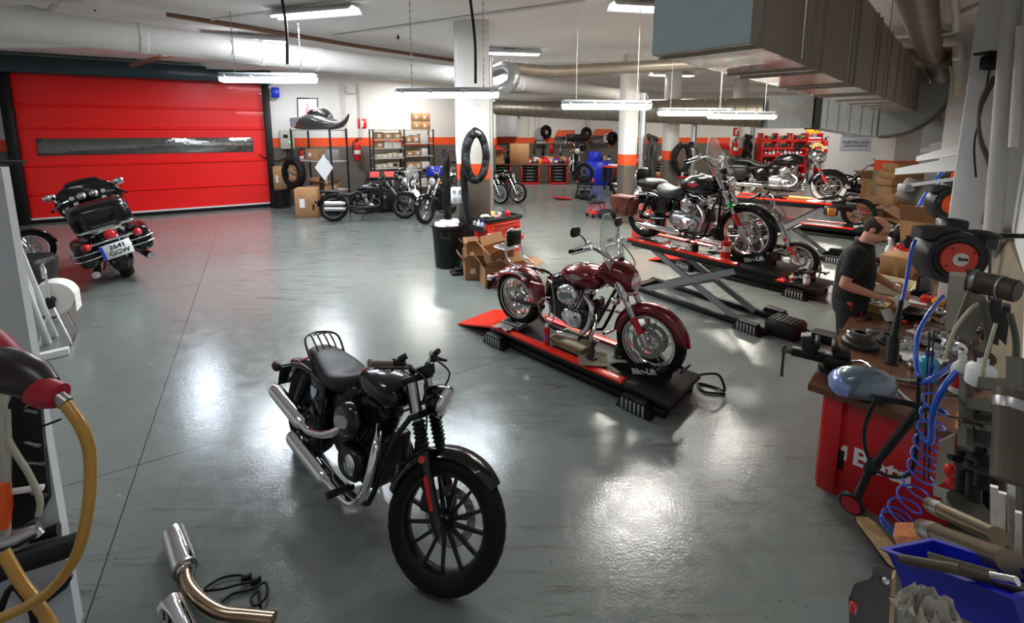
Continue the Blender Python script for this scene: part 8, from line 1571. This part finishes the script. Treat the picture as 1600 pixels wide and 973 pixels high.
for i, (pts, r) in enumerate((([(8, 600), (4, 680), (12, 760), (10, 850)], .008), ([(0, 660), (20, 700), (45, 740), (62, 780), (60, 805)], .007), ([(12, 640), (14, 720), (6, 800)], .006))): mb = MB(); tubeK(mb, pts, 1.15, r, 10, 5, .09); solo('clear_tube', mb, mat('milky tube', (.4, .38, .3), .2, coat=.6), 'milky hose hanging before the black tool strip, %s of three' % ('leftmost', 'the curved one', 'the thin one')[i], 'tube')
for i, (x0, y0, x1, y1) in enumerate(((34, 640, 92, 600), (34, 678, 95, 655), (38, 640, 58, 645), (38, 690, 62, 697), (42, 722, 68, 725), (48, 770, 72, 774))): mb = MB(); mb.tube([K(x0, y0, .02), K(x1, y1, .07)], .008 if i > 1 else .006, 8); solo('screwdriver_shaft', mb, STEEL if i != 1 else SATIN, 'tool shaft stuck through the black tool strip, %s from the top' % ('first', 'second, black', 'third', 'fourth', 'fifth', 'lowest')[i], 'tool')
mb = MB(); tubeK(mb, [(-10, 772), (68, 761)], 1.3, .009, off=.07); solo('white_rod', mb, WHITEPL, 'white rod sticking out level across the black tool strip', 'rod')
t = thing('pliers', 'orange-handled tool at the left edge under the white rod', 'pliers', at(6, 790, 1.2)); mb = MB(); tubeK(mb, [(4, 755), (6, 790), (4, 825)], 1.2, [.014, .018, .014], off=.1); obj('handle', mb, ORANGE, t, W=True)
mb = MB(); tubeK(mb, [(-5, 850), (30, 838), (60, 825)], 1.2, [.02, .026, .018], off=.07); tubeK(mb, [(55, 828), (62, 836)], 1.2, .012, off=.07); solo('silver_tool', mb, ALU, 'silver rounded tool head below the black tool strip', 'tool')
mb = MB(); tubeK(mb, [(48, 842), (92, 826)], 1.3, [.012, .018], 8, off=.04); solo('knife', mb, TRACE, 'black flat handle pointing right beside the silver tool head', 'tool')
mb = MB(); tubeK(mb, [(-20, 900), (30, 878), (128, 846)], 1.15, .026, 16, off=.12); solo('black_tube', mb, TRACE, 'thick black tube pointing right at the lower left', 'tube')
mb = MB(); tubeK(mb, [(62, 938), (100, 912), (112, 898)], 1.25, [.018, .014, .005], off=.05); solo('black_nozzle', mb, TRACE, 'thin black nozzle under the thick black tube', 'nozzle')
mb = MB(); tubeK(mb, [(0, 955), (20, 915), (48, 950), (55, 985)], 1.25, .008, 8, 4); solo('black_wire', mb, HOSE, 'black wire loop at the bottom left corner', 'wire')
mb = MB(); mb.tube([at(-10, 253, 2.5), at(38, 254, 2.5)], .013, 10); solo('black_rod', mb, SATIN, 'short black rod poking in from the left edge before the red door', 'rod')
# white tubes and paper roll stand
for i, (a, b, r) in enumerate((((3, 300, 4.3), (58, 540, 3.9), .055), ((12, 330, 4.4), (66, 538, 4.0), .04), ((20, 400, 4.4), (76, 536, 4.1), .03), ((34, 395, 4.5), (88, 526, 4.2), .022))): mb = MB(); mb.cyl(gp(b[0], b[1], .0), at(a[0], a[1], a[2]), r, n=14); solo('white_tube', mb, WHITEPL, 'long white tube leaning at the left edge behind the paper stand, %s' % ('thickest', 'second', 'third', 'thinnest')[i], 'tube')
sp_ = gp(92, 532, 0); t = thing('paper_roll_stand', 'chrome tripod stand holding a big white paper roll', 'paper roll stand', sp_, R(32), sc=.84); mb = MB(); c = V((0, 0, .62)); S_ = 1.0
mb.tube([c+V((0, -.08, -.02)), V((-.16, -.18, .01))], .014, 10); mb.tube([c+V((0, -.08, -.02)), V((.2, -.28, .01))], .014, 10); mb.tube([c+V((0, .2, -.02)), V((-.3, .3, .01))], .014, 10); mb.tube([c+V((0, .2, -.02)), V((.16, .2, .01))], .014, 10); mb.tube([V((.16, .2, .015)), V((.2, -.28, .015))], .014, 10)
mb.tube([c+V((0, -.1, 0)), c+V((0, -.12, .3)), c+V((0, -.12, .42)), c+V((-.06, .02, .5)), c+V((-.12, .2, .45)), c+V((-.12, .22, .25))], .015, 10, k=5); obj('stand_frame', mb, CHROME, t)
mb = MB(); mb.cyl(c+V((0, -.09, 0)), c+V((0, -.05, 0)), .05, n=16); mb.box(c+V((0, -.1, -.03)), (.08, .05, .16), .01); obj('black_hub', mb, TRACE, t)
mb = MB(); mb.lathe([(.04, -.05), (.235, -.05), (.24, -.04), (.24, .2), (.235, .21), (.04, .21)], c, (0, 1, 0), 40, closed=True); r_ = obj('paper_roll', mb, mat('paper roll', (.7, .68, .63), .8), t); mb = MB(); mb.loft([[c+V((.235, y, z)) for y in (-.05, .2)]+[c+V((.24, y, z)) for y in (.2, -.05)] for z in (.05, -.12, -.22)]); obj('loose_end', mb, mat('paper roll', (.7, .68, .63), .8), r_)
t = thing('rubbish_sack', 'black rubbish sack in a dark bin behind the white tubes', 'bin', gp(50, 500, 0)); mb = MB(); mb.lathe([(.26, 0), (.3, .5), (.33, .78), (.3, .84), (.2, .8), (0, .78)], n=20); obj('sack_body', mb, mat('black sack', (.012, .012, .013), .3, bump=.8, bs=12), t)
mb = MB(); a, b = gp(42, 562, .04), gp(108, 547, .04); u_ = (b-a).normalized(); mb.loft([[p+V((-u_.y, u_.x, 0))*w_+V((0, 0, h)) for w_, h in ((-.04, -.035), (.04, -.035), (.04, .035), (-.04, .035))] for p in (a, b)]); solo('white_profile', mb, WHITEPL, 'white plastic profile lying on the floor under the paper stand', 'profile')
# exhausts on the floor
def exh(label, pts_m, r, pts_p, rp):
    t = thing('loose_exhaust', label, 'exhaust', pts_m[0]); a, b = V(pts_m[0]), V(pts_m[1]); L_ = (b-a).length; mb = MB(); mb.lathe([(r*.82, .06), (r*.86, 0), (r*.98, .005), (r, .03), (r, L_-.06), (r*.75, L_)], a, b-a, 26); obj('muffler', mb, CHROME, t, W=True); mb = MB(); mb.tube([V(p) for p in pts_p], rp, 16, k=6); obj('header_pipe', mb, mat('heat stained chrome', (.42, .3, .2), .2, 1, var=.4, vs=7), t, W=True)
    mb = MB(); mb.lathe([(r*1.02, 0), (r*1.05, .008), (r*1.02, .018)], a+(b-a)*.9, b-a, 24); obj('clamp_ring', mb, STEEL, t, W=True); return t
exh('chrome exhaust with stained header pipe lying on the floor at the bottom', (gp(270, 832, .06), gp(291, 893, .06)), .057, (gp(290, 888, .06), gp(293, 912, .06), gp(312, 936, .06), gp(345, 957, .06), (gp(385, 962, .06)), gp(428, 966, .06)), .03)
exh('second chrome exhaust beside it, cut by the bottom edge', (gp(265, 945, .06), gp(290, 1010, .06)), .062, (gp(288, 1005, .06), gp(300, 1030, .06), gp(320, 1050, .06)), .03)
for i, pts in enumerate((((318, 920), (345, 903), (372, 898), (385, 902)), ((318, 922), (345, 920), (372, 913), (400, 907)), ((342, 945), (362, 928), (385, 922), (402, 917)), ((402, 915), (415, 910), (417, 930), (400, 946), (392, 935), (404, 922)), ((405, 925), (407, 950)))):
    mb = MB(); mb.tube([gp(x, y, .014+.012*(i % 2)) for x, y in pts], .0065, 8, k=6); 
    if i in (0, 1): mb.box(gp(pts[-1][0], pts[-1][1], .02), (.05, .03, .03), .006, rz=.4)
    solo('sensor_wire', mb, HOSE, 'black wire lying right of the chrome exhaust, %s' % ('top strand with plug', 'middle strand with plug', 'lower strand', 'looped strand', 'short straight strand')[i], 'wire')

# more parts hanging on the near tool stand
for i, (pts, d, r, m, lb) in enumerate((([(1545, 470), (1520, 480), (1492, 515), (1476, 560)], 1.95, .007, mat('pale cable', (.4, .36, .26), .5), 'pale cable arching left from the exhaust can'), ([(1556, 505), (1540, 560), (1536, 590), (1552, 600)], 1.75, .006, mat('pale cable', (.4, .36, .26), .5), 'pale cable looping under the black cover'), ([(1578, 490), (1588, 540), (1580, 600)], 1.5, .009, OL, 'olive bent bar at the right edge by the exhaust can'), ([(1524, 545), (1528, 575), (1518, 600)], 1.8, .012, DARKST, 'dark rod hanging left of the white wide bottle'), ([(1560, 610), (1566, 650), (1560, 690)], 1.55, .01, IRON, 'brown rod behind the upright brown tube'), ([(1500, 655), (1560, 668)], 1.7, .012, IRON, 'brown bar lying along the middle rail of the stand'), ([(1468, 615), (1500, 620), (1530, 628)], 1.9, .008, STEEL, 'thin steel rod lying on the upper rail of the stand'), ([(1478, 650), (1520, 657)], 1.88, .007, STEEL, 'thin steel rod lying on the middle rail of the stand'), ([(1508, 726), (1548, 742), (1556, 762)], 1.6, .012, HOSE, 'black bent hose right of the black grips'), ([(1535, 470), (1545, 520), (1538, 560)], 1.9, .014, OL, 'olive lever beside the folded sheet bracket'))):
    mb = MB(); mb.tube([at(x, y, d) for x, y in pts], r, 8, k=4); solo('hanging_part', mb, m, lb, 'part')
for i, (x, y, d, r, lb) in enumerate(((1497, 545, 1.95, .03, 'polished round cap beside the pale upright sheet'), (1568, 630, 1.5, .016, 'round bolt head on the top rail'), (1540, 560, 1.8, .03, 'dull round collar above the white wide bottle'))):
    mb = MB(); mb.lathe([(r*.5, -.012), (r, -.012), (r, .01), (r*.6, .016), (0, .016)], at(x, y, d), (-.6, -.7, .2), 20); solo('round_part', mb, [CHROME, STEEL, IRON][i], lb, 'part')
